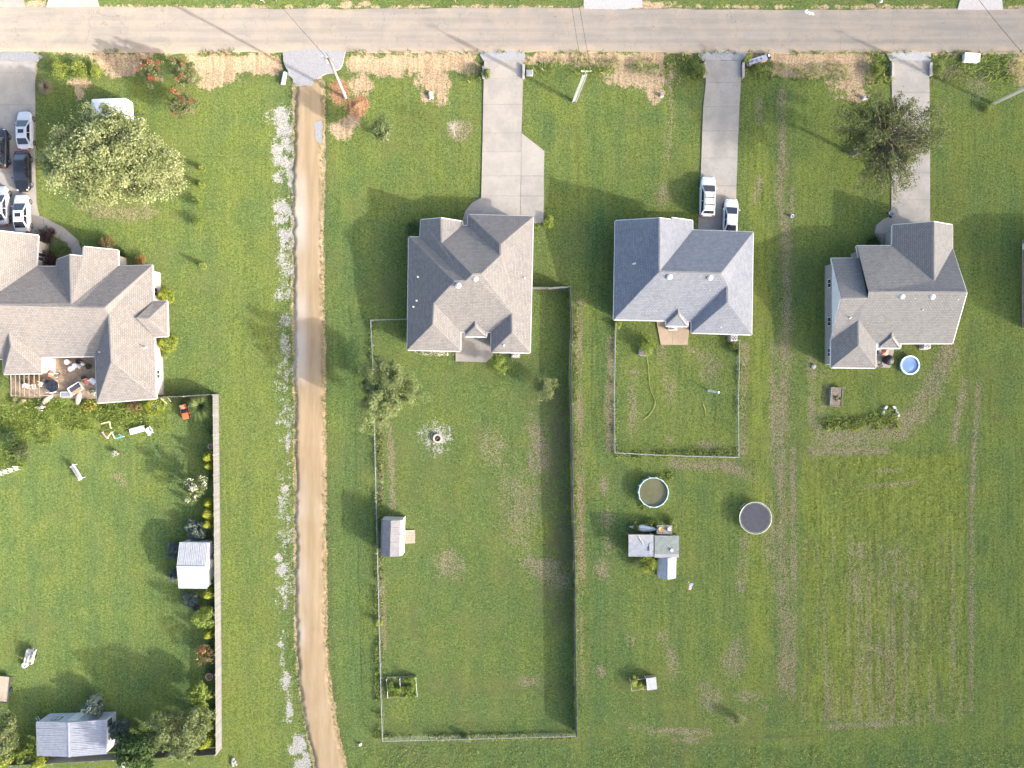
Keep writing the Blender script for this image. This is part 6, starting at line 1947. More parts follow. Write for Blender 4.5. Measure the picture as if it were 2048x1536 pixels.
def trampoline():
    c = W(1511, 1036, .9)
    t = thing('trampoline', 'large round trampoline with a dark mat on the lawn', 'trampoline', (c.x, c.y, 0))
    r = 1.98
    MB().tube([(r * math.cos(2 * PI * k / 48), r * math.sin(2 * PI * k / 48), .9) for k in range(49)], .045, 8, False).build('frame', M_GALV, t, smooth=True)
    MB().lathe([(.01, .885), (r * .6, .88), (r - .2, .895)], 48, cap=False).build('mat', M('dark slate mat', (0.036, 0.038, 0.048), (0.045, .047, .058), 2, .9, spec=0.1), t, smooth=True)
    sp = MB()
    for k in range(72):
        a = 2 * PI * k / 72
        sp.tube([((r - .2) * math.cos(a), (r - .2) * math.sin(a), .895), ((r - .03) * math.cos(a), (r - .03) * math.sin(a), .9)], .016, 4, False)
    s = sp.build('springs', M_GALV, t)
    s['kind'] = 'stuff'
    for k in range(4):
        a = PI / 4 + k * PI / 2
        p = [(r * math.cos(a - .22), r * math.sin(a - .22), .9), (r * math.cos(a - .22), r * math.sin(a - .22), .03), (r * math.cos(a + .22), r * math.sin(a + .22), .03), (r * math.cos(a + .22), r * math.sin(a + .22), .9)]
        MB().tube(p, .035, 6).build('leg', M_GALV, t)
trampoline()
# fire pit
def fire_pit():
    c = W(875, 877, .25)
    t = thing('fire_pit', 'round stone fire pit on its circle of gravel', 'fire pit', (c.x, c.y, 0))
    st = M('tan wall block', (0.33, 0.29, 0.24), (0.26, .23, .19), 5, .9, bs=.4)
    for row in range(2):
        for k in range(14):
            a = 2 * PI * (k + row * .5) / 14
            MB().box(.36, .58, -.105, .105, row * .17 - .03, row * .17 + .135).build('block', st, t, rot=(0, 0, a), bevel=.015)
    MB().lathe([(.01, .06), (.36, .04)], 16, cap=False).build('ash', M('dark ash', (0.05, .048, .045), (0.12, .115, .11), 8, .95), t)
    MB().tube([(-.2, -.15, .12), (.22, .18, .16)], .05, 6).build('log', M_BARK, t)
fire_pit()
# hose
o = MB().tube([W(*p) + Vector((0, 0, .05)) for p in ((1296, 708), (1294, 718), (1297, 732), (1298, 753), (1299, 768), (1303, 785), (1309, 796), (1311, 806), (1308, 817), (1298, 831), (1287, 840))], .024, 6).build('garden_hose', M('yellow-green hose', (0.26, 0.26, 0.07), (0.2, .21, .05), 4, .5), None, True)
tag(o, 'long yellow garden hose lying across the small yard', 'hose')
o = MB().tube([W(*p) + Vector((0, 0, .05)) for p in ((1406, 808), (1410, 818), (1412, 832))], .03, 6).build('garden_hose', MATS['yellow-green hose'], None, True)
tag(o, 'short piece of yellow hose lying near the leaning post', 'hose')
# leaning banded post
def lean_post():
    b = W(1417, 781)
    t = thing('play_post', 'pale banded post leaning in the middle of the small yard', 'post', b)
    e = W(1438, 785, 1.7) - b
    ms = [M_PIPE, M('pale aqua pipe', (.36, .5, .54), (.3, .44, .48), 3, .5), M_PIPE, MATS['pale aqua pipe']]
    for k in range(4):
        MB().tube([e * (k / 4), e * ((k + .94) / 4)], .12, 10).build('band', ms[k], t, smooth=False)
    MB().lathe([(.15, -.02), (.15, .04), (.12, .06)], 16).build('base', M_AC, t)
lean_post()
# flag on its little pole
def flag():
    b = W(1376, 1163)
    t = thing('garden_flag', 'small red, white and blue flag drooping from a low pole', 'flag', b)
    tip = Vector((-.05, -.15, 1.3))
    MB().tube([(0, 0, -.1), tip], .018, 6).build('pole', M_PIPE, t)
    rows = 13
    cols = 5
    red, wh, bl = M('flag red', (.46, .10, .12), None, 5, .8), M('flag white', (.66, .62, .62), None, 5, .8), M('flag blue', (.12, .20, .50), None, 5, .8)
    def pt(s, q_):
        return Vector((.02 + s * .34 - .18 * q_ + .03 * math.sin(9 * q_), .10 - .95 * q_, 1.25 - .62 * q_ + .05 * math.sin(5 * s + 6 * q_)))
    for k in range(7):
        mb = MB()
        for i in range(6):
            q0, q1 = .30 + .70 * i / 6, .30 + .70 * (i + 1) / 6
            s0, s1 = k / 7, (k + 1) / 7
            mb.add([pt(s0, q0), pt(s1, q0), pt(s1, q1), pt(s0, q1)], [(0, 1, 2, 3)])
        ob = mb.build('stripe', red if k % 2 == 0 else wh, t)
        ob.modifiers.new('cloth', 'SOLIDIFY').thickness = .006
    mb = MB()
    for i in range(3):
        q0, q1 = .30 * i / 3, .30 * (i + 1) / 3
        mb.add([pt(-.15, q0), pt(1.0, q0), pt(1.0, q1), pt(-.15, q1)], [(0, 1, 2, 3)])
    ob = mb.build('canton', bl, t)
    ob.modifiers.new('cloth', 'SOLIDIFY').thickness = .006
flag()
# raised bed
def raised_bed():
    c = W(1673, 794, .4)
    t = thing('raised_bed', 'weathered wooden raised bed with sparse herbs', 'raised bed', (c.x, c.y, 0), R(-4))
    x, y = .68, 1.15
    for k in range(2):
        z0 = -.05 + k * .24
        for b in ((-x, x, -y - .05, -y), (-x, x, y, y + .05), (-x - .05, -x, -y, y), (x, x + .05, -y, y)):
            MB().box(*b, z0, z0 + .225).build('plank', M_CEDAR2, t)
    MB().box(-x, x, -y, y, -.05, .34).build('soil', M('dry bed soil', (.075, .06, .048), (.15, .125, .10), 7, .95, bs=.6), t)
    MB().bar((x + .05, y, .45), (x + .55, y + .05, .42), .05, .10).build('loose_plank', M_CEDAR2, t)
raised_bed()
# ring of white stones, each a thing
for i, (u, v, a, l_, lab) in enumerate(((1766, 825, 70, .55, 'white edging stone, lower left one of the stone ring'), (1771, 815, 45, .6, 'white edging stone, upper left one of the stone ring'), (1788, 815, -40, .5, 'white edging stone, upper right one of the stone ring'), (1793, 822, -62, .55, 'grey-white edging stone at the right of the stone ring'), (1796, 830, -85, .45, 'grey-white edging stone, lowest right of the stone ring'))):
    mb = MB()
    g = random.Random(i)
    vs = []
    for z, s in ((-.05, 1.0), (.14, .98), (.2, .8)):
        for k in range(8):
            an = 2 * PI * k / 8
            vs.append((math.cos(an) * l_ * .55 * s * g.uniform(.88, 1.1), math.sin(an) * .19 * s * g.uniform(.85, 1.1), z))
    fs = [(j * 8 + k, j * 8 + (k + 1) % 8, (j + 1) * 8 + (k + 1) % 8, (j + 1) * 8 + k) for j in range(2) for k in range(8)] + [tuple(range(16, 24))]
    mb.add(vs, fs)
    o = mb.build('edging_stone', M('white painted stone', (.36, .365, .38), (.25, .255, .265), 5, .85), None, loc=W(u, v), rot=(0, 0, R(a)))
    tag(o, lab, 'stone', 'white stones in a ring')
# garden frame in the fenced yard
def garden_frame():
    c = W(803, 1375, .4)
    t = thing('garden_bed', 'overgrown garden bed framed by pale rails near the chain link corner', 'garden bed', (c.x, c.y, 0), R(3))
    for a in (-1.75, -.1, 1.9):
        MB().bar((a, -1.25, .45), (a - .05, 1.15, .5), .05, .05).build('rail', M_WALLG, t)
        for b in (-1.2, 1.1):
            MB().box(a - .05, a + .05, b - .05, b + .05, -.1, .46).build('post', M_CEDAR2, t)
    for b in (-1.25, 1.25):
        MB().bar((-1.8, b, .15), (1.9, b, .15), .05, .25).build('plank', M_CEDAR2, t)
    g = np.random.default_rng(6)
    n = 4200
    P = np.stack([g.uniform(-1.8, 1.9, n), g.uniform(-1.25, 1.3, n), g.uniform(.05, .85, n)], 1)
    kk = vnoise(P[:, 0] + 7, P[:, 1] + 9, 1.6, 4)
    P = P[kk + .12 * P[:, 0] > .42]
    n = len(P)
    P[:, 2] *= .4 + .9 * vnoise(P[:, 0] + 7, P[:, 1] + 9, 1.2, 4)
    ob = leaves('weeds', P, .2, LM['bright'], t, np.tile([0, 0, 1.0], (n, 1)), .6, None, .5, g)
    ob['kind'] = 'stuff'
garden_frame()
# riding mower
def mower():
    c = W(369, 823, .5)
    t = thing('riding_mower', 'orange riding lawn mower in the upper fence corner', 'mower', (c.x, c.y, 0), R(14))
    om = M('orange mower paint', (.50, .11, .045), (.42, .09, .04), 3, .4)
    MB().box(-.34, .34, -.95, -.15, .35, .78).build('hood', om, t, bevel=.08)
    MB().box(-.45, .45, -.2, .85, .32, .42).build('deck_plate', M_TRIM, t)
    MB().box(-.42, .42, .35, .92, .42, .70).build('fender', om, t, bevel=.07)
    st = MB().box(-.24, .24, .30, .72, .70, .80).build('seat', M('tan vinyl seat', (.34, .25, .16), None, 4, .6), t, bevel=.05)
    MB().box(-.24, .24, .70, .80, .78, 1.12).build('seat_back', MATS['tan vinyl seat'], st, bevel=.04)
    MB().tube([(.2 * math.cos(2 * PI * k / 16), .1 + .2 * math.sin(2 * PI * k / 16), .95) for k in range(17)], .022, 6, False).build('steering_wheel', M_TRIM, t)
    MB().tube([(0, -.1, .7), (0, .1, .95)], .025, 6).build('column', M_TRIM, t)
    MB().prism([(-.65, -.35), (.62, -.35), (.80, .0), (.62, .35), (-.65, .35)], .10, .26).build('mower_deck', om, t, bevel=.03)
    MB().box(.6, 1.0, -.2, .25, .12, .22).build('chute', M_TRIM, t)
    for x, y, r_, w_ in ((-.4, -.72, .19, .14), (.4, -.72, .19, .14), (-.45, .6, .27, .22), (.45, .6, .27, .22)):
        wo = MB().lathe([(r_ * .5, -w_ / 2), (r_, -w_ / 2), (r_, w_ / 2), (r_ * .5, w_ / 2)], 16).build('wheel', M_TYRE, t, loc=(x, y, r_), rot=(0, PI / 2, 0))
        MB().lathe([(.02, -w_ / 2 - .01), (r_ * .52, -w_ / 2 - .01), (r_ * .52, w_ / 2 + .01), (.02, w_ / 2 + .01)], 12).build('rim', M_WHITE, wo)
mower()
# play bars
def play_bars():
    b = W(225, 862)
    t = thing('zigzag_climber', 'zigzag of coloured play bars on the bank', 'play frame', b)
    segs = ((((207, 864), (217, 876)), 'pink plastic', (.50, .26, .27)), (((217, 876), (226, 864)), 'cream plastic', (.50, .47, .28)), (((226, 864), (233, 877)), 'cream plastic', (.5, .47, .28)), (((233, 877), (248, 873)), 'teal plastic', (.12, .33, .36)), (((248, 873), (240, 868)), 'teal plastic', (.12, .33, .36)),
            (((206, 847), (222, 843)), 'cream plastic', (.5, .47, .28)), (((222, 843), (224, 856)), 'cream plastic', (.5, .47, .28)))
    for (p, q_), nm_, col in segs:
        a, c_ = W(*p) - b, W(*q_) - b
        a.z = c_.z = .32
        MB().bar(a, c_, .14, .09).build('bar', M(nm_, col, None, 3, .5), t, bevel=.02)
    for p in ((207, 864), (217, 876), (226, 864), (233, 877), (248, 873), (206, 847), (222, 843), (224, 856)):
        a = W(*p) - b
        MB().tube([(a.x, a.y, -.1), (a.x, a.y, .32)], .04, 6).build('leg', M_PIPE, t)
play_bars()
def lounger():
    c = W(274, 860, .4)
    t = thing('sun_lounger', 'white slatted lounger on the bank beside the play bars', 'lounger', (c.x, c.y, 0), R(15))
    for k in range(9):
        MB().box(-.95 + k * .212, -.95 + k * .212 + .19, -.33, .33, .36, .40).build('slat', M_WHITE, t, bevel=.01)
    for b in (-.34, .34):
        MB().box(-.98, .98, b - .03, b + .03, .28, .37).build('rail', M_WHITE, t)
    for a in (-.85, .85):
        for b in (-.3, .3):
            MB().box(a - .04, a + .04, b - .04, b + .04, -.05, .3).build('leg', M_WHITE, t)
    c = W(298, 862, .5)
    t = thing('garden_chair', 'white plastic chair turned over beside the white lounger', 'chair', (c.x, c.y, 0), R(38))
    MB().box(-.42, .1, -.36, .36, .38, .44).build('seat', M_WHITE, t, bevel=.04)
    MB().add([(.22, -.36, .44), (.22, .36, .44), (.62, .33, .95), (.62, -.33, .95), (.27, -.36, .42), (.27, .36, .42), (.67, .33, .93), (.67, -.33, .93)], [(0, 1, 2, 3), (7, 6, 5, 4), (0, 4, 5, 1), (1, 5, 6, 2), (2, 6, 7, 3), (3, 7, 4, 0)]).build('backrest', M_WHITE, t)
    for b in (-.36, .36):
        MB().bar((-.4, b, .62), (.35, b, .66), .07, .05).build('armrest', M_WHITE, t)
        for a in (-.36, .12):
            MB().bar((a, b, -.05), (a, b, .6), .06).build('leg', M_WHITE, t)
lounger()
def bench():
    c = W(153, 945, .5)
    t = thing('bench', 'weathered white slatted bench on the left lawn', 'bench', (c.x, c.y, 0), R(-58))
    wm = M('peeling white paint', (.50, .50, .51), (.30, .29, .29), 7, .8)
    for k in range(4):
        MB().box(-1.05, 1.05, -.28 + k * .13, -.28 + k * .13 + .11, .42, .46).build('slat', wm, t)
    for k in range(3):
        MB().box(-1.05, 1.05, .30 + k * .03, .33 + k * .03, .55 + k * .15, .66 + k * .15).build('back_slat', wm, t)
    for a in (-.95, .95):
        MB().box(a - .04, a + .04, -.28, -.2, -.05, .66).build('leg', wm, t)
        MB().box(a - .04, a + .04, .26, .34, -.05, 1.0).build('leg', wm, t)
        MB().bar((a, -.28, .66), (a, .34, .68), .07, .04).build('armrest', wm, t)
bench()
# white scroll edging at the bank, one thing per panel
for i, (u, v) in enumerate(((5, 946), (15, 943), (26, 940), (37, 936))):
    b = W(u, v)
    t = thing('wire_chair', ('white wire garden chair at the picture edge, leftmost of four', 'white wire garden chair, second of four on the left bank', 'white wire garden chair, third of four on the left bank', 'white wire garden chair, rightmost of four on the left bank')[i], 'chair', b, R(-15 + i * 6), 'white wire chairs')
    w_ = M('white wire', (.62, .62, .60), None, 4, .5)
    MB().tube([(.24 * math.cos(2 * PI * k / 14), .24 * math.sin(2 * PI * k / 14), .44) for k in range(15)], .018, 5, False).build('seat_ring', w_, t)
    sg = MB()
    for k in range(-3, 4):
        y_ = math.sqrt(max(0, .0576 - (k * .07) ** 2))
        sg.tube([(k * .07, -y_, .44), (k * .07, y_, .44)], .01, 4, False)
    sg.build('seat_wire', w_, t)
    MB().tube([(-.22, .2, .44), (-.22, .3, .85), (0, .32, .98), (.22, .3, .85), (.22, .2, .44)], .018, 5).build('backrest', w_, t)
    for a in (-.17, .17):
        for bb in (-.17, .17):
            MB().tube([(a, bb, .44), (a * 1.3, bb * 1.3, -.03)], .015, 5).build('leg', w_, t)
# planters, pots, small things
def pot(label, u, v, r, h, c1, plant=None, name='planter', cat='planter'):
    p = W(u, v, h)
    t = thing(name, label, cat, (p.x, p.y, 0))
    MB().lathe([(r * .7, -.03), (r, h * .9), (r * 1.08, h), (r * .9, h), (r * .85, h * .8)], 18).build('pot', M('pot ' + str(c1), c1, None, 4, .7), t, smooth=False)
    MB().lathe([(.01, h * .82), (r * .88, h * .82)], 16, cap=False).build('soil', M('dry bed soil', (.15, .12, .095), (.23, .19, .15), 7, .95), t)
    if plant is not None:
        g = np.random.default_rng(int(u + v))
        n = 90
        P = np.stack([g.normal(0, r * .6, n), g.normal(0, r * .6, n), h + np.abs(g.normal(0, r * .5, n))], 1)
        leaves('plant', P, .14, plant, t, np.tile([0, 0, 1.], (n, 1)), .6, None, .5, g)['kind'] = 'stuff'
    return t
pot('dark planter with a pale top on the left lawn', 232, 907, .32, .5, (.09, .075, .06), LM['white'])
pot('terracotta pot by the fence above the golden conifers', 421, 893, .34, .5, (.36, .22, .13))
pot('oval tan pot by the fence above the dark green tree', 418, 1354, .45, .45, (.32, .21, .14))
pot('dark red pot below the white shed, left one', 381, 1206, .3, .4, (.12, .03, .035), LM['red'])
pot('dark red pot below the white shed, right one', 391, 1216, .3, .4, (.13, .045, .045), LM['purple'])
pot('dark pot with white pebbles on the bank below the courtyard', 84, 815, .38, .45, (.05, .045, .04), LM['white'])
# equipment pile in lower left
def cart():
    c = W(60, 1313, .5)
    t = thing('garden_cart', 'grey garden cart loaded with scrap boards on the lower left lawn', 'cart', (c.x, c.y, 0), R(-12))
    MB().box(-.5, .5, -.85, .85, .35, .42).build('tray', M_AC, t)
    for b in ((-.5, -.45, -.85, .85), (.45, .5, -.85, .85), (-.5, .5, -.85, -.8), (-.5, .5, .8, .85)):
        MB().box(*b, .42, .72).build('side_panel', M_WALLG, t)
    g = random.Random(4)
    for k in range(9):
        a = (g.uniform(-.4, .4), g.uniform(-.9, .4), .55 + k * .05)
        MB().bar(a, (a[0] + g.uniform(-.5, .6), a[1] + g.uniform(.5, 1.0), a[2] + g.uniform(-.1, .2)), .14, .03).build('board', (M_WALLG, M_SHPALE, M_AC)[k % 3], t)
    MB().bar((.35, -.5, .9), (.75, .7, 1.0), .10, .06).build('yellow_rail', M('yellow rail', (.45, .37, .10), None, 4, .6), t)
    for x in (-.5, .5):
        MB().lathe([(.1, -.05), (.22, -.05), (.22, .05), (.1, .05)], 14).build('wheel', M_TYRE, t, loc=(x, 0, .22), rot=(0, PI / 2, 0))
    p = W(49, 1331, .4)
    o = MB().lathe([(.26, -.02), (.30, .42), (.33, .44), (.24, .44), (.18, .2), (.02, .18)], 20, (p.x, p.y, 0)).build('bucket', M_WHITE, None, False)
    tag(o, 'white round bucket at the lower corner of the garden cart', 'bucket')
cart()
def deck():
    c = W(4, 1378, .5)
    t = thing('utility_trailer', 'tan plank utility trailer cut by the left edge', 'trailer', (c.x, c.y, 0), R(-6))
    tm = M('tan trailer plank', (.36, .28, .21), (.29, .225, .17), 3, .85)
    for k in range(8):
        MB().box(-.85 + k * .215, -.85 + k * .215 + .205, -1.6, 1.6, .44, .48).build('plank', tm, t)
    for b in ((-.9, -.85, -1.65, 1.65), (.87, .92, -1.65, 1.65), (-.9, .92, -1.65, -1.6), (-.9, .92, 1.6, 1.65)):
        MB().box(*b, .38, .56).build('frame', M_DARK, t)
    for x in (-.95, .97):
        MB().lathe([(.12, -.08), (.28, -.08), (.28, .08), (.12, .08)], 16).build('wheel', M_TYRE, t, loc=(x, -.1, .28), rot=(0, PI / 2, 0))
    o = MB().lathe([(.02, 0), (.16, .06), (.2, .2), (.16, .34), (.02, .4)], 16, tuple(W(21, 1379))).build('gas_bottle', M_WHITE, None, True)
    tag(o, 'white round gas bottle beside the tan trailer', 'gas bottle')
deck()
for i, (a, b_) in enumerate((((79, 1447), (72, 1436)), ((82, 1446), (76, 1433)))):
    p, q_ = W(*a), W(*b_, 1.4)
    o = MB().bar(p, q_, .14, .04).build('leaning_board', M_WALLG)
    tag(o, ('pale board leaning at the left corner of the big shed, outer one', 'pale board leaning at the left corner of the big shed, inner one')[i], 'board', 'leaning boards')
for i, (a, b_) in enumerate((((322, 797), (333, 807)), ((336, 796), (341, 803)))):
    p, q_ = W(*a, 1.5), W(*b_)
    o = MB().bar(p, q_, .20, .04).build('leaning_board', M_WALLG)
    tag(o, ('wide pale board leaning on the short fence', 'narrow pale board leaning on the short fence')[i], 'board', 'boards leaning on the short fence')
# ---- verge things
def crate():
    c = W(1518, 119, .4)
    t = thing('mail_stand', 'long blue-grey box with a tan side lying on the verge', 'box', (c.x, c.y, 0), R(17))
    MB().box(-1.35, 1.0, -.34, .34, -.05, .50).build('body', M('tan chipboard', (.36, .24, .12), (.28, .18, .09), 4, .85), t)
    MB().box(-1.38, 1.02, -.40, .30, .502, .56).build('top', M('blue-grey laminate', (.15, .155, .20), (.20, .205, .25), 6, .6), t)
    MB().box(1.03, 1.45, -.36, .36, -.05, .62).build('bin', M_TRIM, t, bevel=.05)
    MB().box(1.12, 1.36, -.1, .2, .622, .66).build('bin_lid', M_LAMP, t)
    for a in (-1.0, -.5, 0.1):
        MB().box(a, a + .22, -.12, .08, .562, .575).build('stain_panel', M('violet stain', (.07, .07, .16), None, 5, .6), t)
    MB().box(-1.6, -1.4, -.3, .2, .0, .35).build('door_flap', M_SHPALE, t)
crate()
def chest():
    c = W(1945, 114, .6)
    t = thing('chest_freezer', 'white chest freezer standing on the right verge', 'freezer', (c.x, c.y, 0), R(-4))
    MB().box(-.93, .93, -.5, .5, 0, .52).build('cabinet', M_PEARL, t, bevel=.05)
    MB().box(-.96, .96, -.53, .53, .525, .62).build('lid', M_PEARL, t, bevel=.04)
    MB().box(-.15, .15, -.56, -.53, .50, .56).build('handle', M_AC, t)

chest()
def mailbox(label, u, v, rz=0.0, col=M_AC):
    b = W(u, v)
    t = thing('mailbox', label, 'mailbox', b, rz)
    MB().box(-.05, .05, -.05, .05, -.2, 1.0).build('post', M_PLANK, t)
    pr = [(-.13, 1.0), (.13, 1.0), (.13, 1.2), (.09, 1.29), (0, 1.33), (-.09, 1.29), (-.13, 1.2)]
    n = len(pr)
    MB().add([(x, -.28, z) for x, z in pr] + [(x, .28, z) for x, z in pr], [tuple(range(n)), tuple(reversed(range(n, 2 * n)))] + [(i, n + i, n + (i + 1) % n, (i + 1) % n) for i in range(n)]).build('box', col, t)
    MB().box(.13, .15, -.1, .02, 1.15, 1.4).build('signal_arm', M_TAIL, t)
mailbox('mailbox across the road above the dirt lane, left one', 529, 6, 0, M_WHITE)
mailbox('mailbox across the road above the dirt lane, right one', 554, 4, 0, M_DARK)
mailbox('white mailbox across the road above the side-pad driveway', 911, 4, 0, M_WHITE)
mailbox('mailbox across the road at the upper right', 1753, 10, 0, M_WALLG)
def meter(label, u, v, s=.35):
    b = W(u, v)
    t = thing('utility_box', label, 'utility box', b)
    MB().box(-s, s, -s * .8, s * .8, -.1, .35).build('housing', M_AC, t, bevel=.03)
    MB().box(-s * .9, s * .9, -s * .7, s * .7, .352, .39).build('lid', M_SHPALE, t, bevel=.02)
meter('grey utility box on the lawn right of the side-pad driveway', 1059, 147, .42)
meter('little pale utility box at the tip of the bare soil tongue', 1323, 192, .22)
meter('little utility box below the bare soil at the right', 1728, 197, .24)
def pipe_end(label, a, b_):
    p, q_ = W(*a), W(*b_)
    p.z, q_.z = .12, .10
    o = MB().tube([p, q_], [.26, .26], 12, False)
    o.tube([p, q_], [.20, .20], 12, False)
    ob = o.build('culvert_pipe', M_PIPE, None, True)
    tag(ob, label, 'culvert pipe')
pipe_end('pale culvert pipe end beside the gravel apron of the lane', (571, 146), (566, 170))
pipe_end('short culvert pipe at the tip of the soil tongue', (861, 186), (863, 199))
o = MB().lathe([(.17, -.02), (.2, .35), (.21, .37), (.18, .37), (.16, .1)], 16, tuple(W(1583, 433))).build('bucket', M_WHITE)
tag(o, 'white bucket on the strip between the blue-grey and grey roofs', 'bucket')
o = MB().lathe([(.30, -.03), (.30, .10), (.24, .16), (.02, .2)], 20, tuple(W(1627, 733))).build('septic_lid', M_CONCG)
tag(o, 'round grey septic lid on the lawn left of the grey gabled house', 'lid')
o = MB().lathe([(.14, -.02), (.15, .3), (.02, .34)], 12, tuple(W(721, 1488))).build('pipe_cap', M_WHITE)
tag(o, 'white pipe cap on the lawn below the chain link corner', 'pipe cap')
def stone_heap(label, u, v, n, r):
    b = W(u, v)
    t = thing('stone_heap', label, 'stones', b)
    g = random.Random(int(u))
    for k in range(n):
        a, d = g.uniform(0, 2 * PI), g.uniform(0, r)
        s = g.uniform(.14, .26)
        MB().lathe([(s * .6, -.04), (s, s * .4), (s * .7, s * .8), (.02, s)], 7, (d * math.cos(a), d * math.sin(a), 0)).build('stone', (M_CONCL, M_CONCG, M_SHPALE)[k % 3], t)
stone_heap('little heap of pale stones at the bottom edge left of the lane', 467, 1524, 12, .5)
# ---- furniture of the left courtyard
def parasol(label, u, v, h, r, col, tilt=0.0):
    b = W(u, v, h)
    t = thing('parasol', label, 'parasol', (b.x, b.y, 0))
    MB().tube([(0, 0, 0), (0, 0, h)], .03, 6).build('pole', M_PIPE, t)
    MB().lathe([(.25, 0.0), (.25, .07), (.06, .10)], 14).build('base', M_DARK, t)
    n = 8
    for k in range(n):
        a0, a1 = 2 * PI * k / n, 2 * PI * (k + 1) / n
        MB().add([(0, 0, h), (r * math.cos(a0), r * math.sin(a0), h - .35), (r * math.cos((a0 + a1) / 2) * .95, r * math.sin((a0 + a1) / 2) * .95, h - .39), (r * math.cos(a1), r * math.sin(a1), h - .35)], [(0, 1, 2, 3)]).build('canopy_panel', col[k % len(col)], t)
M_RED = M('faded red canvas', (.42, .10, .075), (.34, .08, .06), 4, .8)
M_REDL = M('pale red canvas', (.52, .20, .16), None, 4, .8)
parasol('small red parasol in the courtyard of the left house', 97, 747, 2.0, .45, [M_RED, M_REDL])
parasol('small red parasol on the tan patio of the grey gabled house', 1773, 703, 2.0, .48, [M_REDL, M_RED, M_REDL])
def grill(label, u, v, r=.6):
    b = W(u, v, .5)
    t = thing('grill', label, 'grill', (b.x, b.y, 0))
    MB().lathe([(r * .6, .5), (r, .72), (r * 1.0, .80), (r * .8, .98), (.02, 1.06)], 20, cap=False).build('cover', M('black vinyl cover', (.008, .008, .012), (.014, .014, .02), 3, .6), t, smooth=True)
    MB().lathe([(r * .75, .0), (r * .85, .3), (r * .98, .76)], 20, cap=False).build('skirt', MATS['black vinyl cover'], t, smooth=True)
grill('black covered round grill beside the red parasol', 1776, 720, .62)
def round_table(label, u, v, r, col, rz=0):
    b = W(u, v, .7)
    t = thing('garden_table', label, 'table', (b.x, b.y, .05))
    MB().lathe([(r, .66), (r, .70), (r * .97, .71)], 20).build('top', col, t)
    MB().lathe([(.04, .03), (.04, .66)], 8).build('stem', M_PIPE, t)
    MB().lathe([(r * .6, 0), (r * .55, .03), (.05, .06)], 14).build('foot', M_PIPE, t)
round_table('small white round table, upper one of three in the courtyard', 134, 724, .35, M_WHITE)
round_table('small white round table, right one of three in the courtyard', 149, 732, .33, M_WHITE)
round_table('small white round table, lower one of three in the courtyard', 141, 738, .33, M_WHITE)
round_table('dark glass round table in the left part of the courtyard', 105, 772, .75, M_CGLASS)
def chair(label, u, v, rz, seat, frame=None, s=1.0):
    b = W(u, v, .45)
    t = thing('garden_chair', label, 'chair', (b.x, b.y, .05), rz)
    fm = frame or M_PIPE
    MB().box(-.26 * s, .26 * s, -.26 * s, .26 * s, .38, .45).build('seat', seat, t, bevel=.03)
    MB().box(-.26 * s, .26 * s, .24 * s, .30 * s, .45, .90).build('backrest', seat, t, bevel=.02)
    for a in (-.23, .23):
        for c_ in (-.23, .23):
            MB().box(a * s - .02, a * s + .02, c_ * s - .02, c_ * s + .02, 0, .38).build('leg', fm, t)
chair('chair with a faded red cushion in the courtyard', 174, 763, R(20), M_REDL, s=1.15)
chair('chair with a white cushion at the right of the courtyard', 187, 763, R(40), M_WHITE, s=1.2)
chair('white chair under the pergola, left one', 55, 772, R(70), M_WHITE)
chair('white chair under the pergola, middle one', 68, 774, R(10), M_WALLG)
chair('white chair under the pergola, right one', 81, 768, R(-30), M_WHITE)
chair('white chair below the dark glass table, left one', 100, 781, R(180), M_WHITE)
chair('white chair below the dark glass table, right one', 107, 781, R(190), M_WHITE)
chair('dark chair left of the dark glass table', 94, 763, R(60), M_DARK)
chair('brown chair above the dark glass table', 108, 758, R(0), M_PLANK)
chair('white metal chair leaning by the right white table', 158, 733, R(-50), M_WHITE, s=.8)
chair('white metal chair at the right of the courtyard tables', 165, 728, R(-40), M_WHITE, s=.8)
def counter():
    b = W(93, 731, .9)
    t = thing('kitchen_counter', 'white covered counter in the corner of the courtyard', 'counter', (b.x, b.y, .05))
    MB().box(-.6, .55, -.85, .85, 0, .86).build('cabinet', M_WHITE, t)
    MB().prism([(-.66, -.9), (.3, -.9), (.64, -.4), (.64, .9), (-.66, .9)], .862, .92).build('top', M_PEARL, t, bevel=.02)
    MB().box(-.4, .05, -.1, .5, .922, 1.0).build('sink', M_AC, t, bevel=.03)
counter()
def sofa():
    b = W(151, 777, .5)
    t = thing('garden_daybed', 'tan wicker daybed with a dark mat set slantwise in the courtyard', 'daybed', (b.x, b.y, .05), R(32))
    wk = M('tan wicker', (.30, .225, .15), (.23, .17, .11), 7, .85, bs=.5)
    MB().box(-.85, .85, -.5, .5, 0, .38).build('base', wk, t, bevel=.03)
    MB().box(-.74, .74, -.12, .42, .382, .46).build('mat', M_NAVYC, t, bevel=.02)
    for b_ in ((-.85, .85, .45, .52), (-.85, -.78, -.5, .5), (.78, .85, -.5, .5)):
        MB().box(*b_, .38, .62).build('rail', M_WHITE, t)
    b = W(131, 789, .5)
    t = thing('glass_table', 'low glass table with a white frame at the courtyard edge', 'table', (b.x, b.y, .05))
    MB().box(-.62, .62, -.28, .28, .40, .42).build('glass_top', M('grey glass', (.14, .16, .17), (.2, .22, .23), 2, .1, spec=.6), t)
    for b_ in ((-.66, .66, -.33, -.28), (-.66, .66, .28, .33), (-.66, -.62, -.33, .33), (.62, .66, -.33, .33)):
        MB().box(*b_, .38, .44).build('frame', M_WHITE, t)
    for a in (-.6, .6):
        for c_ in (-.28, .28):
            MB().box(a - .03, a + .03, c_ - .03, c_ + .03, 0, .38).build('leg', M_WHITE, t)
M_NAVYC = M('dark navy mat', (.03, .033, .045), (.045, .05, .065), 5, .8)
sofa()
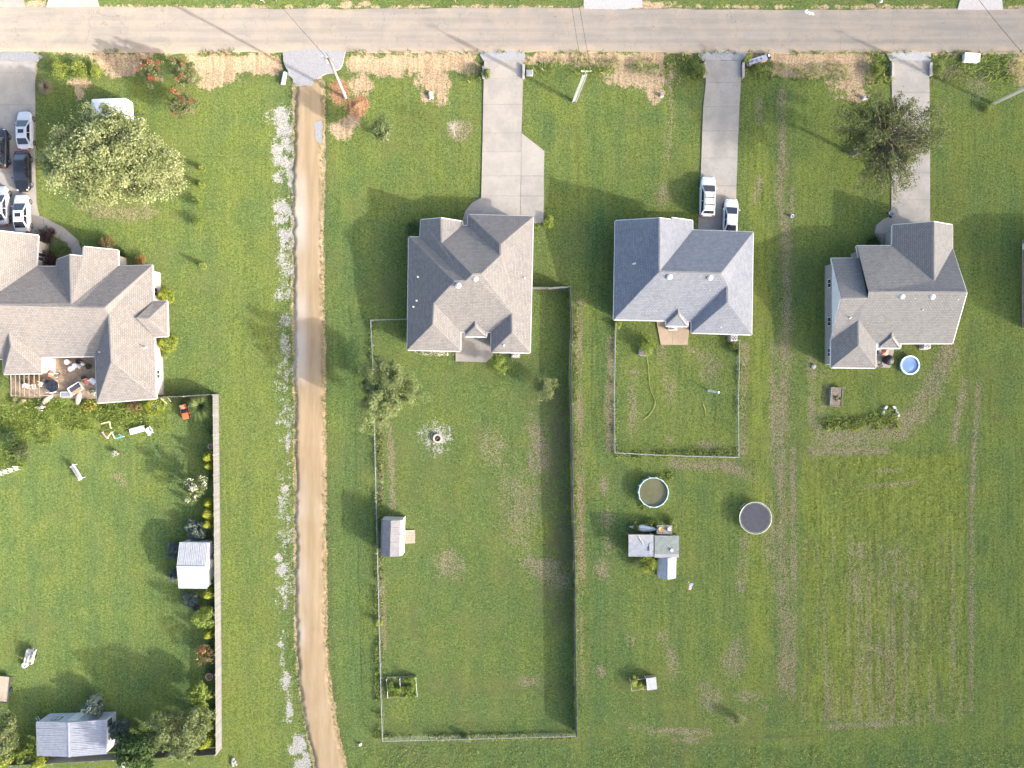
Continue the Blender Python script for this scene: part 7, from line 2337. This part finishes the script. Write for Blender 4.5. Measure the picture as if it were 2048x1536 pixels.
for i, (u, v, lab) in enumerate(((40, 801, 'flat pale boulder at the courtyard edge, left one'), (96, 798, 'flat pale boulder at the courtyard edge, middle one'), (158, 796, 'flat pale boulder at the courtyard edge, right one'))):
    o = MB().lathe([(.75, -.05), (.9, .12), (.72, .3), (.3, .36), (.02, .36)], 14).build('boulder', M('tan boulder', (.36, .30, .24), (.27, .22, .175), 3, .9, bs=.5), None, True, loc=W(u, v), rot=(0, 0, i * .7))
    o.scale = (1.0, .42, 1)
    tag(o, lab, 'boulder', 'boulders at the courtyard edge')
def pergola():
    b = W(50, 772)
    t = thing('pergola', 'open pergola of slender tan beams on the courtyard', 'pergola', b)
    pm = M('tan pergola timber', (.17, .142, .108), (.14, .117, .09), 4, .85)
    for u in (21.5, 30.5, 39, 48, 57.5, 68, 78):
        a, c_ = W(u, 748, 2.4) - b, W(u + .6, 793, 2.4) - b
        MB().bar(a, c_, .06, .14).build('beam', pm, t)
    a, c_ = W(22, 790, 2.3) - b, W(79, 792, 2.3) - b
    MB().bar(a, c_, .08, .14).build('header', pm, t)
    for u in (22, 50, 79):
        p = W(u, 791, 2.3) - b
        MB().box(p.x - .06, p.x + .06, p.y - .06, p.y + .06, -.1, 2.28).build('post', pm, t)
pergola()
for i, (u, v, r_, c1, pl, lab) in enumerate(((190, 786, .3, (.3, .28, .26), LM['white'], 'pale pot with white flowers at the courtyard corner'), (184, 784, .22, (.4, .38, .36), LM['mid'], 'small pale pot beside the courtyard corner'), (176, 733, .3, (.05, .05, .05), LM['darkg'], 'dark pot at the upper right of the courtyard'), (157, 722, .3, (.04, .04, .045), LM['purple'], 'black pot behind the white tables'),
                                             (136, 716, .3, (.2, .1, .06), LM['brown'], 'brown pot by the courtyard wall'), (45, 760, .4, (.07, .06, .05), LM['darkg'], 'dark pot under the pergola'), (72, 763, .45, (.22, .13, .08), LM['orange'], 'rust coloured tub under the pergola'), (167, 757, .3, (.05, .12, .07), LM['darkg'], 'green pot by the red cushioned chair'), (103, 720, .25, (.35, .33, .3), LM['mid'], 'pale pot beside the white counter'),
                                             (1745, 1, .01, (.1, .1, .1), None, ''))):
    if lab:
        pot(lab, u, v, r_, .45, c1, pl)
# patio bits of the other houses
def patio_bench(label, u, v, rz, m_, ln=1.0):
    b = W(u, v, .45)
    t = thing('patio_bench', label, 'bench', (b.x, b.y, .05), rz)
    for k in range(3):
        MB().box(-ln / 2, ln / 2, -.27 + k * .19, -.27 + k * .19 + .17, .4, .45).build('slat', m_, t)
    for a in (-ln / 2 + .08, ln / 2 - .08):
        MB().box(a - .04, a + .04, -.25, .27, 0, .4).build('leg', m_, t)
    MB().box(-ln / 2, ln / 2, .30, .35, .5, .85).build('backrest', m_, t)
patio_bench('white bench against the back wall on the tan patio', 1345, 655, R(180), M_WHITE, 1.1)
patio_bench('white bench tucked beside the dormer of the grey gabled house', 1753, 690, R(90), M_WHITE, 1.2)
chair('dark chair on the little tan patio', 1761, 731, R(30), M_DARK)
def box_planter():
    b = W(1286, 705, .4)
    t = thing('planter', 'pale square planter under the large patio bush', 'planter', (b.x, b.y, 0), R(-10))
    MB().box(-.5, .5, -.4, .4, -.05, .45).build('box', M_SHPALE, t, bevel=.02)
    MB().box(-.42, .42, -.32, .32, .452, .46).build('soil', MATS['dry bed soil'], t)
box_planter()
b = W(1782, 428, .5)
t = thing('tricycle', 'small child ride-on at the edge of the rounded walk', 'toy', (b.x, b.y, .05), R(60))
MB().box(-.12, .12, -.3, .25, .28, .38).build('seat', M('blue toy plastic', (.05, .15, .4), None, 4, .4), t, bevel=.04)
MB().tube([(-.2, .28, .6), (.2, .28, .6)], .03, 6).build('handlebar', M_WHITE, t)
MB().tube([(0, .28, .2), (0, .28, .6)], .03, 6).build('fork', M_RED, t)
for x, y in ((0, .32), (-.2, -.25), (.2, -.25)):
    MB().lathe([(.05, -.04), (.16, -.04), (.16, .04), (.05, .04)], 12).build('wheel', M_TYRE, t, loc=(x, y, .16), rot=(0, PI / 2, 0))
